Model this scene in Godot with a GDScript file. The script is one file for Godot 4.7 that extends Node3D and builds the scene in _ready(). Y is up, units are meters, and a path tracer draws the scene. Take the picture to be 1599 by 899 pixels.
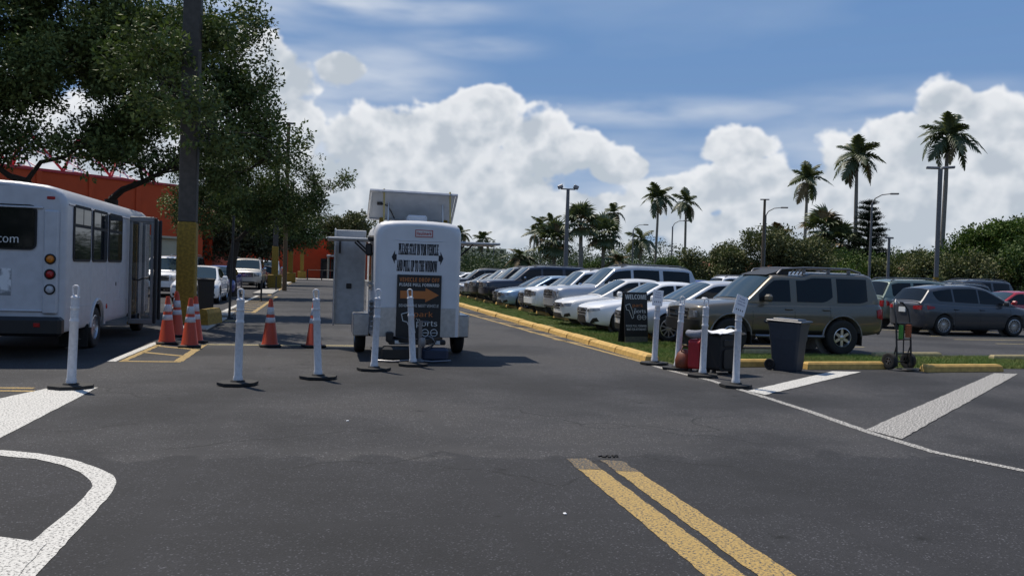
extends Node3D
# Axes: x to the right across the drive lane, -z along the lane away from the camera, y up, metres.

class MB:
	var v := PackedVector3Array()
	var n := PackedVector3Array()
	var uv := PackedVector2Array()
	var ix := PackedInt32Array()
	func _face(a: int, b: int, c: int) -> void:
		ix.append(a); ix.append(c); ix.append(b)
	func tri(a: Vector3, b: Vector3, c: Vector3) -> void:
		var k := v.size()
		var m := (b - a).cross(c - a).normalized()
		for p in [a, b, c]:
			v.append(p); n.append(m); uv.append(Vector2(p.x, p.z))
		_face(k, k + 1, k + 2)
	func quad(a: Vector3, b: Vector3, c: Vector3, d: Vector3) -> void:
		var k := v.size()
		var m := (c - a).cross(d - b).normalized()
		v.append(a); v.append(b); v.append(c); v.append(d)
		for i in 4: n.append(m)
		uv.append(Vector2(0, 1)); uv.append(Vector2(1, 1)); uv.append(Vector2(1, 0)); uv.append(Vector2(0, 0))
		_face(k, k + 1, k + 2); _face(k, k + 2, k + 3)
	func grid(rows: Array, wrap := false) -> void:
		# smooth sheet; row i to i+1 and column j to j+1 turn anticlockwise seen from outside
		var k := v.size()
		var h: int = rows.size()
		var w: int = rows[0].size()
		var acc := PackedVector3Array()
		acc.resize(h * w)
		var cols := w if wrap else w - 1
		for i in h:
			for j in w:
				v.append(rows[i][j]); uv.append(Vector2(float(j) / maxi(1, w - 1), float(i) / maxi(1, h - 1)))
		for i in h - 1:
			for j in cols:
				var j2 := (j + 1) % w
				var a := i * w + j
				var b := i * w + j2
				var c := (i + 1) * w + j2
				var d := (i + 1) * w + j
				var m: Vector3 = (v[k + c] - v[k + a]).cross(v[k + d] - v[k + b])
				if m.length_squared() < 1e-16: continue
				for q in [a, b, c, d]: acc[q] += m
				if v[k + a].distance_squared_to(v[k + b]) > 1e-12: _face(k + a, k + b, k + c)
				if v[k + c].distance_squared_to(v[k + d]) > 1e-12: _face(k + a, k + c, k + d)
		for i in h * w:
			n.append(acc[i].normalized() if acc[i].length_squared() > 1e-20 else Vector3.UP)
	func box(c: Vector3, s: Vector3, b := Basis()) -> void:
		cbox(c, s, 0.0, b)
	func cbox(c: Vector3, s: Vector3, e: float, b := Basis()) -> void:
		# box with chamfered edges
		var h := s * 0.5
		e = minf(e, minf(h.x, minf(h.y, h.z)) * 0.95)
		for ax in 3:
			var a1 := (ax + 1) % 3
			var a2 := (ax + 2) % 3
			for sg in [-1.0, 1.0]:
				var ps := []
				for q in [[-1, -1], [1, -1], [1, 1], [-1, 1]]:
					var p := Vector3.ZERO
					p[ax] = sg * h[ax]; p[a1] = q[0] * (h[a1] - e); p[a2] = q[1] * (h[a2] - e)
					ps.append(c + b * p)
				if sg > 0: quad(ps[0], ps[1], ps[2], ps[3])
				else: quad(ps[3], ps[2], ps[1], ps[0])
		if e <= 0.0: return
		for ax in 3:
			var a1 := (ax + 1) % 3
			var a2 := (ax + 2) % 3
			for s1 in [-1.0, 1.0]:
				for s2 in [-1.0, 1.0]:
					var f := func(t: float, k: int) -> Vector3:
						var p := Vector3.ZERO
						p[ax] = t * (h[ax] - e)
						p[a1] = s1 * (h[a1] - (0.0 if k == 0 else e)); p[a2] = s2 * (h[a2] - (e if k == 0 else 0.0))
						return c + b * p
					_q(f.call(-1.0, 0), f.call(1.0, 0), f.call(1.0, 1), f.call(-1.0, 1), c)
		for sx in [-1.0, 1.0]:
			for sy in [-1.0, 1.0]:
				for sz in [-1.0, 1.0]:
					var p1 := c + b * Vector3(sx * h.x, sy * (h.y - e), sz * (h.z - e))
					var p2 := c + b * Vector3(sx * (h.x - e), sy * h.y, sz * (h.z - e))
					var p3 := c + b * Vector3(sx * (h.x - e), sy * (h.y - e), sz * h.z)
					if (p2 - p1).cross(p3 - p1).dot(p1 - c) > 0: tri(p1, p2, p3)
					else: tri(p1, p3, p2)
	func _q(a: Vector3, b: Vector3, c: Vector3, d: Vector3, inside: Vector3) -> void:
		if (c - a).cross(d - b).dot((a + c) * 0.5 - inside) > 0: quad(a, b, c, d)
		else: quad(d, c, b, a)
	func tube(pts: Array, rad: Array, seg := 8, caps := true) -> void:
		var rows := []
		var side := Vector3.RIGHT
		for i in pts.size():
			var d: Vector3 = (pts[mini(i + 1, pts.size() - 1)] - pts[maxi(i - 1, 0)]).normalized()
			if i == 0: side = d.cross(Vector3.UP if absf(d.y) < 0.9 else Vector3.RIGHT).normalized()
			side = (side - d * side.dot(d)).normalized()
			var up := side.cross(d)
			var r := PackedVector3Array()
			for k in seg:
				var t := TAU * k / seg
				r.append(pts[i] + (side * cos(t) + up * sin(t)) * rad[i])
			r.append(r[0])
			rows.append(r)
		rows.reverse()
		grid(rows)
		if caps:
			for e in [0, rows.size() - 1]:
				var c := Vector3.ZERO
				for k in seg: c += rows[e][k] / seg
				for k in seg:
					_t(c, rows[e][k], rows[e][k + 1], 0.5 * (rows[1 if e == 0 else e - 1][0] + rows[1 if e == 0 else e - 1][seg / 2]))
	func _t(a: Vector3, b: Vector3, c: Vector3, inside: Vector3) -> void:
		if (b - a).cross(c - a).dot(a - inside) > 0: tri(a, b, c)
		else: tri(a, c, b)
	func cyl(a: Vector3, b: Vector3, r: float, r2 := -1.0, seg := 12) -> void:
		tube([a, b], [r, r if r2 < 0 else r2], seg)
	func lathe(prof: Array, seg: int, xf := Transform3D()) -> void:
		# prof: Vector2(radius, height) from bottom to top on the outside; sharp corners stay sharp
		for i in prof.size() - 1:
			var a: Vector2 = prof[i]
			var b: Vector2 = prof[i + 1]
			var nn := Vector2(b.y - a.y, a.x - b.x).normalized()
			var na := nn
			var nb := nn
			if i > 0:
				var q: Vector2 = prof[i - 1]
				var m := Vector2(a.y - q.y, q.x - a.x).normalized()
				if m.dot(nn) > 0.6: na = (nn + m).normalized()
			if i < prof.size() - 2:
				var q: Vector2 = prof[i + 2]
				var m := Vector2(q.y - b.y, b.x - q.x).normalized()
				if m.dot(nn) > 0.6: nb = (nn + m).normalized()
			var k := v.size()
			for j in seg + 1:
				var t := TAU * j / seg
				var d := Vector3(cos(t), 0, -sin(t))
				v.append(xf * (d * a.x + Vector3.UP * a.y)); n.append((xf.basis * (d * na.x + Vector3.UP * na.y)).normalized()); uv.append(Vector2(float(j) / seg, 0))
				v.append(xf * (d * b.x + Vector3.UP * b.y)); n.append((xf.basis * (d * nb.x + Vector3.UP * nb.y)).normalized()); uv.append(Vector2(float(j) / seg, 1))
			for j in seg:
				var p := k + j * 2
				_face(p, p + 2, p + 3); _face(p, p + 3, p + 1)
	func prism(pts: PackedVector2Array, depth: float, xf := Transform3D()) -> void:
		# outline in x,y pushed from z=-depth/2 to z=depth/2
		var t := Geometry2D.triangulate_polygon(pts)
		var z := depth * 0.5
		var inside := Vector3.ZERO
		for p in pts: inside += Vector3(p.x, p.y, 0) / pts.size()
		for i in range(0, t.size(), 3):
			var a := pts[t[i]]; var b := pts[t[i + 1]]; var c := pts[t[i + 2]]
			if (b - a).cross(c - a) < 0:
				var q := b; b = c; c = q
			tri(xf * Vector3(a.x, a.y, z), xf * Vector3(b.x, b.y, z), xf * Vector3(c.x, c.y, z))
			tri(xf * Vector3(a.x, a.y, -z), xf * Vector3(c.x, c.y, -z), xf * Vector3(b.x, b.y, -z))
		var ccw := not Geometry2D.is_polygon_clockwise(pts)
		# Geometry2D counts y down, so work the turn out by area instead
		var area := 0.0
		for i in pts.size(): area += pts[i].cross(pts[(i + 1) % pts.size()])
		ccw = area > 0
		for i in pts.size():
			var a := pts[i]; var b := pts[(i + 1) % pts.size()]
			if not ccw:
				var q := a; a = b; b = q
			quad(xf * Vector3(a.x, a.y, z), xf * Vector3(a.x, a.y, -z), xf * Vector3(b.x, b.y, -z), xf * Vector3(b.x, b.y, z))
	func mesh() -> ArrayMesh:
		var a := []
		a.resize(Mesh.ARRAY_MAX)
		a[Mesh.ARRAY_VERTEX] = v; a[Mesh.ARRAY_NORMAL] = n; a[Mesh.ARRAY_TEX_UV] = uv; a[Mesh.ARRAY_INDEX] = ix
		var m := ArrayMesh.new()
		m.add_surface_from_arrays(Mesh.PRIMITIVE_TRIANGLES, a)
		return m

var M := {}
var rng := RandomNumberGenerator.new()
var taken := {}

func lin(r: float, g: float, b: float) -> Color:
	return Color(r, g, b).linear_to_srgb()

func mat(r: float, g: float, b: float, rough := 0.6, metal := 0.0) -> StandardMaterial3D:
	var m := StandardMaterial3D.new()
	m.albedo_color = lin(r, g, b)
	m.roughness = rough
	m.metallic = metal
	return m

func paint(r: float, g: float, b: float, flake := 0.0) -> StandardMaterial3D:
	var m := mat(r, g, b, 0.38, flake)
	m.clearcoat_enabled = true
	m.clearcoat = 0.8
	m.clearcoat_roughness = 0.04
	return m

func noise_tex(freq: float, lo: Color, hi: Color, seed_: int, px := 512, oct := 4, mid := -1.0, type := FastNoiseLite.TYPE_SIMPLEX_SMOOTH) -> NoiseTexture2D:
	var t := NoiseTexture2D.new()
	t.width = px; t.height = px; t.seamless = true
	var f := FastNoiseLite.new()
	f.noise_type = type
	f.seed = seed_; f.frequency = freq; f.fractal_octaves = oct
	t.noise = f
	var g := Gradient.new()
	g.set_color(0, lo); g.set_color(1, hi)
	if mid > 0:
		g.set_offset(0, mid - 0.12); g.set_offset(1, mid + 0.12)
	t.color_ramp = g
	return t

func worn(r: float, g: float, b: float, rough: float, amount: float, scale_: float, seed_: int, metal := 0.0) -> StandardMaterial3D:
	# a colour with mottling laid on by world-independent triplanar noise
	var m := mat(1, 1, 1, rough, metal)
	m.albedo_color = Color.WHITE
	var k := 1.0 - amount
	m.albedo_texture = noise_tex(0.012, lin(r * k, g * k, b * k), lin(r, g, b), seed_, 512, 6)
	m.uv1_triplanar = true
	m.uv1_scale = Vector3.ONE * scale_
	return m

func numbered(called: String) -> String:
	if not taken.has(called):
		taken[called] = 0
		return called
	taken[called] += 1
	return "%s_%03d" % [called, taken[called]]

func thing(called: String, label: String, category: String, at := Vector3.ZERO, turn := 0.0, group := "") -> Node3D:
	var o := Node3D.new()
	o.name = numbered(called)
	add_child(o)
	o.position = at
	o.rotation.y = deg_to_rad(turn)
	o.set_meta("label", label); o.set_meta("category", category)
	if group: o.set_meta("group", group)
	return o

func put(b: MB, called: String, m: Material, parent: Node3D) -> MeshInstance3D:
	var o := MeshInstance3D.new()
	o.name = called
	o.mesh = b.mesh()
	o.material_override = m
	parent.add_child(o, true)
	return o

func again(mesh: Mesh, called: String, m: Material, parent: Node3D, xf: Transform3D) -> MeshInstance3D:
	var o := MeshInstance3D.new()
	o.name = called
	o.mesh = mesh
	o.material_override = m
	parent.add_child(o, true)
	o.transform = xf
	return o

func struct(b: MB, called: String, m: Material) -> MeshInstance3D:
	var o := put(b, called, m, self)
	o.set_meta("kind", "structure")
	return o

func copy(o: Node3D, called: String, label: String, at: Vector3, turn: float, group := "") -> Node3D:
	var c: Node3D = o.duplicate()
	c.name = numbered(called)
	add_child(c)
	c.position = at
	c.rotation.y = deg_to_rad(turn)
	c.set_meta("label", label)
	if group: c.set_meta("group", group)
	return c

func text(called: String, words: String, size: Vector2, at: Vector3, m: Material, parent: Node3D, turn := Basis(), serif := false, depth := 0.004, bold := true) -> MeshInstance3D:
	var t := TextMesh.new()
	var f := SystemFont.new()
	f.font_names = PackedStringArray(["Droid Serif" if serif else "Droid Sans"])
	if bold: f.font_weight = 700
	t.font = f
	t.text = words
	t.font_size = 64
	t.pixel_size = 0.01
	t.depth = 0.02
	t.curve_step = 2.0
	var box := t.get_aabb()
	var o := MeshInstance3D.new()
	o.name = called
	o.mesh = t
	o.material_override = m
	parent.add_child(o, true)
	var sx := size.x / box.size.x
	var sy := size.y / box.size.y
	var sz := depth / 0.02
	var c := box.get_center()
	var b := turn * Basis.from_scale(Vector3(sx, sy, sz))
	o.transform = Transform3D(b, at - b * Vector3(c.x, c.y, 0))
	return o

# ------------------------------------------------------------------ sky
const PUFFS := [[4.6,7.9,5.6,3.0],[9.7,9.8,3.2,2.1],[10.7,11.1,2.1,1.2],[14.0,8.3,2.6,2.6],[2.2,5.3,6.4,2.6],[16.5,7.9,2.6,1.6],[19.1,7.1,2.6,1.3],[8.1,5.1,8.6,3.8],[-1.0,3.5,5.1,2.1],[-3.2,11.8,2.6,2.1],[-4.4,13.2,2.1,1.7],[0.8,12.7,1.8,1.2],[-2.7,8.7,3.0,2.6],[-4.2,6.2,3.4,2.6],[16.7,3.7,8.6,2.1],[22.9,5.1,3.8,1.7],[26.9,8.4,2.4,1.4],[27.8,6.0,3.8,2.1],[30.9,4.8,4.7,2.1],[36.4,6.3,5.6,3.8],[39.0,10.4,1.9,1.8],[40.8,9.4,3.0,2.1],[37.0,8.6,3.0,1.9],[42.8,6.9,3.4,3.4],[40.0,4.4,6.8,3.4],[32.9,2.8,12.8,2.1],[12.5,1.4,12.8,2.1],[4.0,1.6,8.6,1.7],[-12.0,6.0,7.0,4.0],[-10.0,10.0,4.0,3.0]]
const WISPS := [[1.9,16.8,10.7,0.9,0.75],[20.6,10.6,13.0,0.7,0.6],[8.6,14.6,6.5,0.7,0.4],[3.0,12.2,8.0,1.9,0.5],[36.2,11.3,9.0,0.7,0.3],[-6.0,15.0,8.0,2.0,0.5],[-3.0,9.0,9.0,4.5,0.75],[22.0,6.0,9.0,2.2,0.6],[33.0,9.0,7.0,1.6,0.4]]
var puffs := []
var wisps := []
var na := FastNoiseLite.new()
var nb := FastNoiseLite.new()
var nc := FastNoiseLite.new()

func sky_patch(az0: float, az1: float, el0: float, el1: float, w: int, h: int) -> Image:
	var fld := PackedFloat32Array(); fld.resize(w * h); fld.fill(-1.0)
	var rel := PackedFloat32Array(); rel.resize(w * h)
	var wsp := PackedFloat32Array(); wsp.resize(w * h)
	var sum := PackedFloat32Array(); sum.resize(w * h)
	var sx := w / (az1 - az0)
	var sy := h / (el1 - el0)
	for p in puffs:
		var sq := 1.0 / maxf(0.2, cos(deg_to_rad(p[1])))
		var ra: float = p[2] * 1.35 * sq
		var re: float = p[3] * 1.35
		for turn in [-360.0, 0.0, 360.0]:
			var i0 := maxi(0, int((p[0] + turn - ra - az0) * sx))
			var i1 := mini(w - 1, int((p[0] + turn + ra - az0) * sx))
			if i1 < i0: continue
			for j in range(maxi(0, int((el1 - p[1] - re) * sy)), mini(h - 1, int((el1 - p[1] + re) * sy)) + 1):
				var e: float = (el1 - (j + 0.5) / sy - p[1]) / p[3]
				for i in range(i0, i1 + 1):
					var a: float = (az0 + (i + 0.5) / sx - p[0] - turn) / (p[2] * sq)
					var d := 1.0 - (a * a + e * e)
					var at := j * w + i
					fld[at] = maxf(fld[at], d)
					if d > -0.6:
						var wt := (d + 0.6) * (d + 0.6)
						rel[at] += (e - 0.25 * a) * wt
						sum[at] += wt
	for p in wisps:
		for turn in [-360.0, 0.0, 360.0]:
			var i0 := maxi(0, int((p[0] + turn - p[2] * 1.2 - az0) * sx))
			var i1 := mini(w - 1, int((p[0] + turn + p[2] * 1.2 - az0) * sx))
			if i1 < i0: continue
			for j in range(maxi(0, int((el1 - p[1] - p[3] * 2) * sy)), mini(h - 1, int((el1 - p[1] + p[3] * 2) * sy)) + 1):
				var e: float = (el1 - (j + 0.5) / sy - p[1]) / (p[3] * 2)
				for i in range(i0, i1 + 1):
					var a: float = (az0 + (i + 0.5) / sx - p[0] - turn) / (p[2] * 1.2)
					var d: float = maxf(0.0, 1.0 - a * a - e * e)
					wsp[j * w + i] = maxf(wsp[j * w + i], d * d * p[4] * 1.5)
	var out := PackedByteArray(); out.resize(w * h * 3)
	for j in h:
		var el := el1 - (j + 0.5) / sy
		var t := clampf(el / 90.0, 0.0, 1.0)
		var low := exp(-maxf(el, 0.0) / 7.0)
		var base := Vector3(0.135, 0.27, 0.53).lerp(Vector3(0.08, 0.18, 0.42), smoothstep(0.1, 0.8, t)).lerp(Vector3(0.40, 0.53, 0.68), low * 0.75)
		for i in w:
			var at := j * w + i
			var az := deg_to_rad(az0 + (i + 0.5) / sx)
			var c := base
			var ce := cos(deg_to_rad(el))
			var px := sin(az) * ce * 57.3
			var pz := cos(az) * ce * 57.3
			var py := el
			var f := fld[at]
			var wv := wsp[at]
			if wv > 0.01:
				var nn := nc.get_noise_3d(px * 0.6, py * 3.0, pz * 0.6)
				c = c.lerp(Vector3(0.72, 0.77, 0.84), clampf(wv * (0.45 + nn * 1.0), 0.0, 0.7))
			# thin general haze of high cloud
			var veil := nc.get_noise_3d(px * 0.22 + 40.0, py * 0.8, pz * 0.22)
			c = c.lerp(Vector3(0.55, 0.64, 0.76), clampf(veil * 0.35, 0.0, 0.15))
			if f > -0.85:
				var bil := 1.0 - absf(na.get_noise_3d(px, py * 1.15, pz)) * 2.0
				var fine := nb.get_noise_3d(px, py, pz)
				var d := f + maxf(0.0, f - 0.1) * 0.7 + (bil - 0.62) * 0.75 + fine * 0.48
				if d > 0.0:
					var bil2 := 1.0 - absf(na.get_noise_3d(px * 2.4 + 30.0, py * 2.7, pz * 2.4)) * 2.0
					var al := smoothstep(-0.02, 0.40, d)
					var up := clampf(rel[at] / maxf(sum[at], 0.01) * 0.6 + 0.36 + (bil - 0.6) * 1.1 + (bil2 - 0.6) * 0.35 + fine * 0.5, 0.0, 1.0)
					var rim := 1.0 - smoothstep(0.1, 0.9, d)
					var g := clampf(0.12 + 0.70 * up + 0.45 * rim * up, 0.0, 1.0)
					var wh := Vector3(0.45, 0.51, 0.58).lerp(Vector3(0.90, 0.91, 0.93), g)
					wh = wh.lerp(Vector3(0.50, 0.57, 0.65), low * 0.45)
					c = c.lerp(wh, al * 0.97)
			var o := at * 3
			var cc := Color(c.x, c.y, c.z).linear_to_srgb()
			out[o] = int(clampf(cc.r, 0, 1) * 255.0 + 0.5); out[o + 1] = int(clampf(cc.g, 0, 1) * 255.0 + 0.5); out[o + 2] = int(clampf(cc.b, 0, 1) * 255.0 + 0.5)
	return Image.create_from_data(w, h, false, Image.FORMAT_RGB8, out)

func make_sky() -> ImageTexture:
	var r := RandomNumberGenerator.new()
	r.seed = 77
	puffs = PUFFS.duplicate()
	wisps = WISPS.duplicate()
	# the bank of cumulus goes on all round the horizon, with a few clouds overhead
	var az := 48.0
	while az < 344.0:
		var big := r.randf_range(0.7, 1.5)
		puffs.append([az, r.randf_range(1.5, 3.5), 9.0 * big, 2.2])
		puffs.append([az + r.randf_range(-3, 3), r.randf_range(4, 7), 5.5 * big, 2.8 * big])
		if r.randf() < 0.7: puffs.append([az + r.randf_range(-4, 4), r.randf_range(7, 11), 2.8 * big, 2.0 * big])
		az += r.randf_range(6.0, 11.0)
	for k in 26:
		var a := r.randf_range(50, 340)
		var e := r.randf_range(14, 45)
		puffs.append([a, e, r.randf_range(2.5, 6), r.randf_range(1.2, 2.6)])
		puffs.append([a + 3.5, e + 1, r.randf_range(2, 4), r.randf_range(1.5, 2.6)])
	for k in 22: wisps.append([r.randf_range(0, 360), r.randf_range(19, 60), r.randf_range(8, 20), r.randf_range(0.8, 2.5), 0.5])
	na.seed = 5; na.frequency = 0.16; na.fractal_octaves = 5; na.fractal_gain = 0.52
	nb.seed = 9; nb.frequency = 0.55; nb.fractal_octaves = 4
	nc.seed = 3; nc.frequency = 0.12; nc.fractal_octaves = 5
	var im := sky_patch(-180, 180, -90, 90, 1024, 512)
	im.resize(4096, 2048, Image.INTERPOLATE_CUBIC)
	# the same sky, sampled more finely where the bank of cloud shows detail
	var x0 := int((180.0 - 28.0) / 360.0 * 4096)
	var x1 := int((180.0 + 54.0) / 360.0 * 4096)
	var y0 := int((90.0 - 30.0) / 180.0 * 2048)
	var y1 := int((90.0 + 1.0) / 180.0 * 2048)
	var fine := sky_patch(x0 / 4096.0 * 360.0 - 180.0, x1 / 4096.0 * 360.0 - 180.0, 90.0 - y1 / 2048.0 * 180.0, 90.0 - y0 / 2048.0 * 180.0, x1 - x0, y1 - y0)
	im.blit_rect(fine, Rect2i(0, 0, x1 - x0, y1 - y0), Vector2i(x0, y0))
	# Godot looks the picture's edge up straight ahead (-z), so swap the halves
	var turned := Image.create_empty(4096, 2048, false, Image.FORMAT_RGB8)
	turned.blit_rect(im, Rect2i(2048, 0, 2048, 2048), Vector2i(0, 0))
	turned.blit_rect(im, Rect2i(0, 0, 2048, 2048), Vector2i(2048, 0))
	return ImageTexture.create_from_image(turned)

# ------------------------------------------------------------------ ground
func asphalt_texture(px: int) -> Array:
	var a := FastNoiseLite.new(); a.seed = 21; a.frequency = 0.14; a.fractal_octaves = 3
	var b := FastNoiseLite.new(); b.seed = 22; b.noise_type = FastNoiseLite.TYPE_CELLULAR; b.frequency = 0.24; b.fractal_type = FastNoiseLite.FRACTAL_NONE
	b.cellular_return_type = FastNoiseLite.RETURN_CELL_VALUE
	var c := FastNoiseLite.new(); c.seed = 23; c.frequency = 0.01; c.fractal_octaves = 4
	var ia := a.get_seamless_image(px, px).get_data()
	var ib := b.get_seamless_image(px, px).get_data()
	var ic := c.get_seamless_image(px, px).get_data()
	var out := PackedByteArray(); out.resize(px * px * 3)
	var hgt := PackedByteArray(); hgt.resize(px * px)
	for i in px * px:
		var s := ib[i] / 255.0
		var g := 0.66 + 0.62 * (ia[i] / 255.0) + 0.16 * (ic[i] / 255.0 - 0.5)
		var lum := 0.036 * g
		if s > 0.92: lum = 0.036 + 0.16 * (s - 0.92) * 12.0
		elif s < 0.2: lum *= 0.72
		var v := Color(lum * 0.985, lum, lum * 1.05).linear_to_srgb()
		out[i * 3] = int(v.r * 255); out[i * 3 + 1] = int(v.g * 255); out[i * 3 + 2] = int(v.b * 255)
		hgt[i] = clampi(int(ia[i] * 0.5 + ib[i] * 0.5), 0, 255)
	var im := Image.create_from_data(px, px, false, Image.FORMAT_RGB8, out)
	var hm := Image.create_from_data(px, px, false, Image.FORMAT_L8, hgt)
	hm.convert(Image.FORMAT_RGB8)
	hm.bump_map_to_normal_map(2.0)
	return [ImageTexture.create_from_image(im), ImageTexture.create_from_image(hm)]

func patch_texture(px: int, metres: float) -> ImageTexture:
	# coarse wear: resurfaced bands, stains, scuffs, cracks; white leaves the asphalt as it is
	var a := FastNoiseLite.new(); a.seed = 31; a.frequency = 0.004; a.fractal_octaves = 5
	var b := FastNoiseLite.new(); b.seed = 32; b.frequency = 0.03; b.fractal_octaves = 4
	a.frequency = 0.008
	b.frequency = 0.06
	var ia := PackedByteArray()
	var ib := PackedByteArray()
	var full := px
	px = px / 2
	ia = a.get_seamless_image(px, px).get_data()
	ib = b.get_seamless_image(px, px).get_data()
	var out := PackedByteArray(); out.resize(px * px * 3)
	var k := px / metres
	for j in px:
		var z := -j / k   # metres ahead, 0 to -metres
		for i in px:
			var x := i / k - metres * 0.5
			var p := j * px + i
			var na_ := ia[p] / 255.0
			var nb_ := ib[p] / 255.0
			var g := 0.46 + 0.30 * na_ + 0.16 * nb_
			# older, paler and browner surface beyond the joint that runs across the drive
			var joint := -7.3 + 0.06 * x + (nb_ - 0.5) * 0.7
			var old := 1.0 if z < joint else 0.0
			old *= clampf(na_ * 1.7 - 0.35, 0.0, 1.0)
			var warm := old * 0.07
			g += old * 0.36
			# bands rubbed smooth by tyres in the drive lane
			for tx in [0.6, 2.3, 4.2]:
				var off := absf(x - tx - 0.25 * sin(z * 0.21)) / 0.42
				if off < 1.0 and z < -8.0: g += 0.07 * (1.0 - off) * nb_ * 1.6
			var pv := clampf(g, 0, 1)
			out[p * 3] = int(pv * 255); out[p * 3 + 1] = int(pv * (1.0 - warm * 0.25) * 255); out[p * 3 + 2] = int(clampf(pv * (1.035 - warm), 0, 1) * 255)
	var r := RandomNumberGenerator.new(); r.seed = 8
	var im := Image.create_from_data(px, px, false, Image.FORMAT_RGB8, out)
	im.resize(full, full, Image.INTERPOLATE_BILINEAR)
	px = full
	k = px / metres
	for c in 70:   # oil drips, thickest where cars stand
		var ox := r.randf_range(-6, 6) if c % 2 else r.randf_range(8.5, 13)
		var oz := -r.randf_range(4, 34)
		var rad := r.randf_range(0.02, 0.13)
		for q in int(rad * 1800.0):
			var d := Vector2.from_angle(r.randf() * TAU) * rad * absf(r.randfn()) * 0.6
			var pi := int((ox + d.x + metres * 0.5) * k)
			var pj := int(-(oz + d.y) * k)
			if pi < 1 or pj < 1 or pi > px - 2 or pj > px - 2: continue
			im.set_pixel(pi, pj, im.get_pixel(pi, pj) * 0.90)
	for c in 46:   # cracks and scuffs, each a wandering stroke
		var scuff := c % 3 == 0
		var x := r.randf_range(-9, 9)
		var z := -r.randf_range(3.5, 20)
		if c == 1: x = -0.3; z = -6.9
		if c == 2: x = 0.9; z = -6.95
		var dir := r.randf_range(-0.5, 0.5) if not scuff else r.randf_range(0.3, 1.6)
		if c < 3: dir = 0.0
		for st in int(r.randf_range(60, 300) if not scuff else r.randf_range(8, 34)):
			dir += r.randf_range(-0.35, 0.35) if not scuff else r.randf_range(-0.04, 0.04)
			dir *= 0.97
			x += cos(dir) * 0.014; z -= sin(dir) * 0.014
			var pi := int((x + metres * 0.5) * k)
			var pj := int(-z * k)
			if pi < 1 or pj < 1 or pi > px - 2 or pj > px - 2: break
			if scuff:
				if r.randf() < 0.6: im.set_pixel(pi, pj, Color(1, 1, 1))
			elif r.randf() < 0.8:
				im.set_pixel(pi, pj, im.get_pixel(pi, pj) * 0.5)
				if r.randf() < 0.4: im.set_pixel(pi + 1, pj, im.get_pixel(pi + 1, pj) * 0.7)
	return ImageTexture.create_from_image(im)

func ground_sheet(b: MB, x0: float, x1: float, z0: float, z1: float, y: float) -> void:
	b.quad(Vector3(x0, y, z0), Vector3(x1, y, z0), Vector3(x1, y, z1), Vector3(x0, y, z1))

func paint_strip(b: MB, left: Array, right: Array, y := 0.004, jitter := 0.008, step := 0.12) -> void:
	# painted band between two edge lines (lists of Vector2 x,z), with uneven edges
	var rows := []
	for k in left.size() - 1:
		var a: Vector2 = left[k]; var b2: Vector2 = left[k + 1]
		var c: Vector2 = right[k]; var d: Vector2 = right[k + 1]
		var n := maxi(1, int(a.distance_to(b2) / step))
		for i in n + (1 if k == left.size() - 2 else 0):
			var t := float(i) / n
			var l := a.lerp(b2, t) + Vector2(rng.randf_range(-jitter, jitter), rng.randf_range(-jitter, jitter))
			var rr := c.lerp(d, t) + Vector2(rng.randf_range(-jitter, jitter), rng.randf_range(-jitter, jitter))
			rows.append(PackedVector3Array([Vector3(l.x, y, l.y), Vector3(rr.x, y, rr.y)]))
	for i in rows.size() - 1:
		var k := b.v.size()
		for q in [rows[i][0], rows[i][1], rows[i + 1][1], rows[i + 1][0]]:
			b.v.append(q); b.n.append(Vector3.UP); b.uv.append(Vector2(q.x, q.z))
		var up: float = (rows[i][1] - rows[i][0]).cross(rows[i + 1][0] - rows[i][0]).y
		if up > 0:
			b._face(k, k + 1, k + 2); b._face(k, k + 2, k + 3)
		else:
			b._face(k, k + 2, k + 1); b._face(k, k + 3, k + 2)

func line_strip(b: MB, p0: Vector2, p1: Vector2, width: float, y := 0.004, jitter := 0.008) -> void:
	var d := (p1 - p0).normalized().orthogonal() * width * 0.5
	paint_strip(b, [p0 + d, p1 + d], [p0 - d, p1 - d], y, jitter)

func marking_mat(r: float, g: float, b: float, worn_: float, seed_: int) -> StandardMaterial3D:
	# road paint with asphalt showing through where it has worn off
	var m := mat(1, 1, 1, 0.75)
	m.albedo_color = Color.WHITE
	var t := NoiseTexture2D.new()
	t.width = 1024; t.height = 1024; t.seamless = true
	var f := FastNoiseLite.new()
	f.seed = seed_; f.frequency = 0.05; f.fractal_octaves = 5; f.fractal_gain = 0.75
	t.noise = f
	var gr := Gradient.new()
	gr.offsets = PackedFloat32Array([0.0, worn_, worn_ + 0.09, 0.75, 1.0])
	gr.colors = PackedColorArray([lin(0.034, 0.034, 0.035), lin(0.05, 0.05, 0.05), lin(r * 0.8, g * 0.8, b * 0.8), lin(r, g, b), lin(r, g, b)])
	t.color_ramp = gr
	m.albedo_texture = t
	m.uv1_triplanar = true
	m.uv1_world_triplanar = true
	m.uv1_scale = Vector3.ONE * 0.7
	return m

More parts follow.
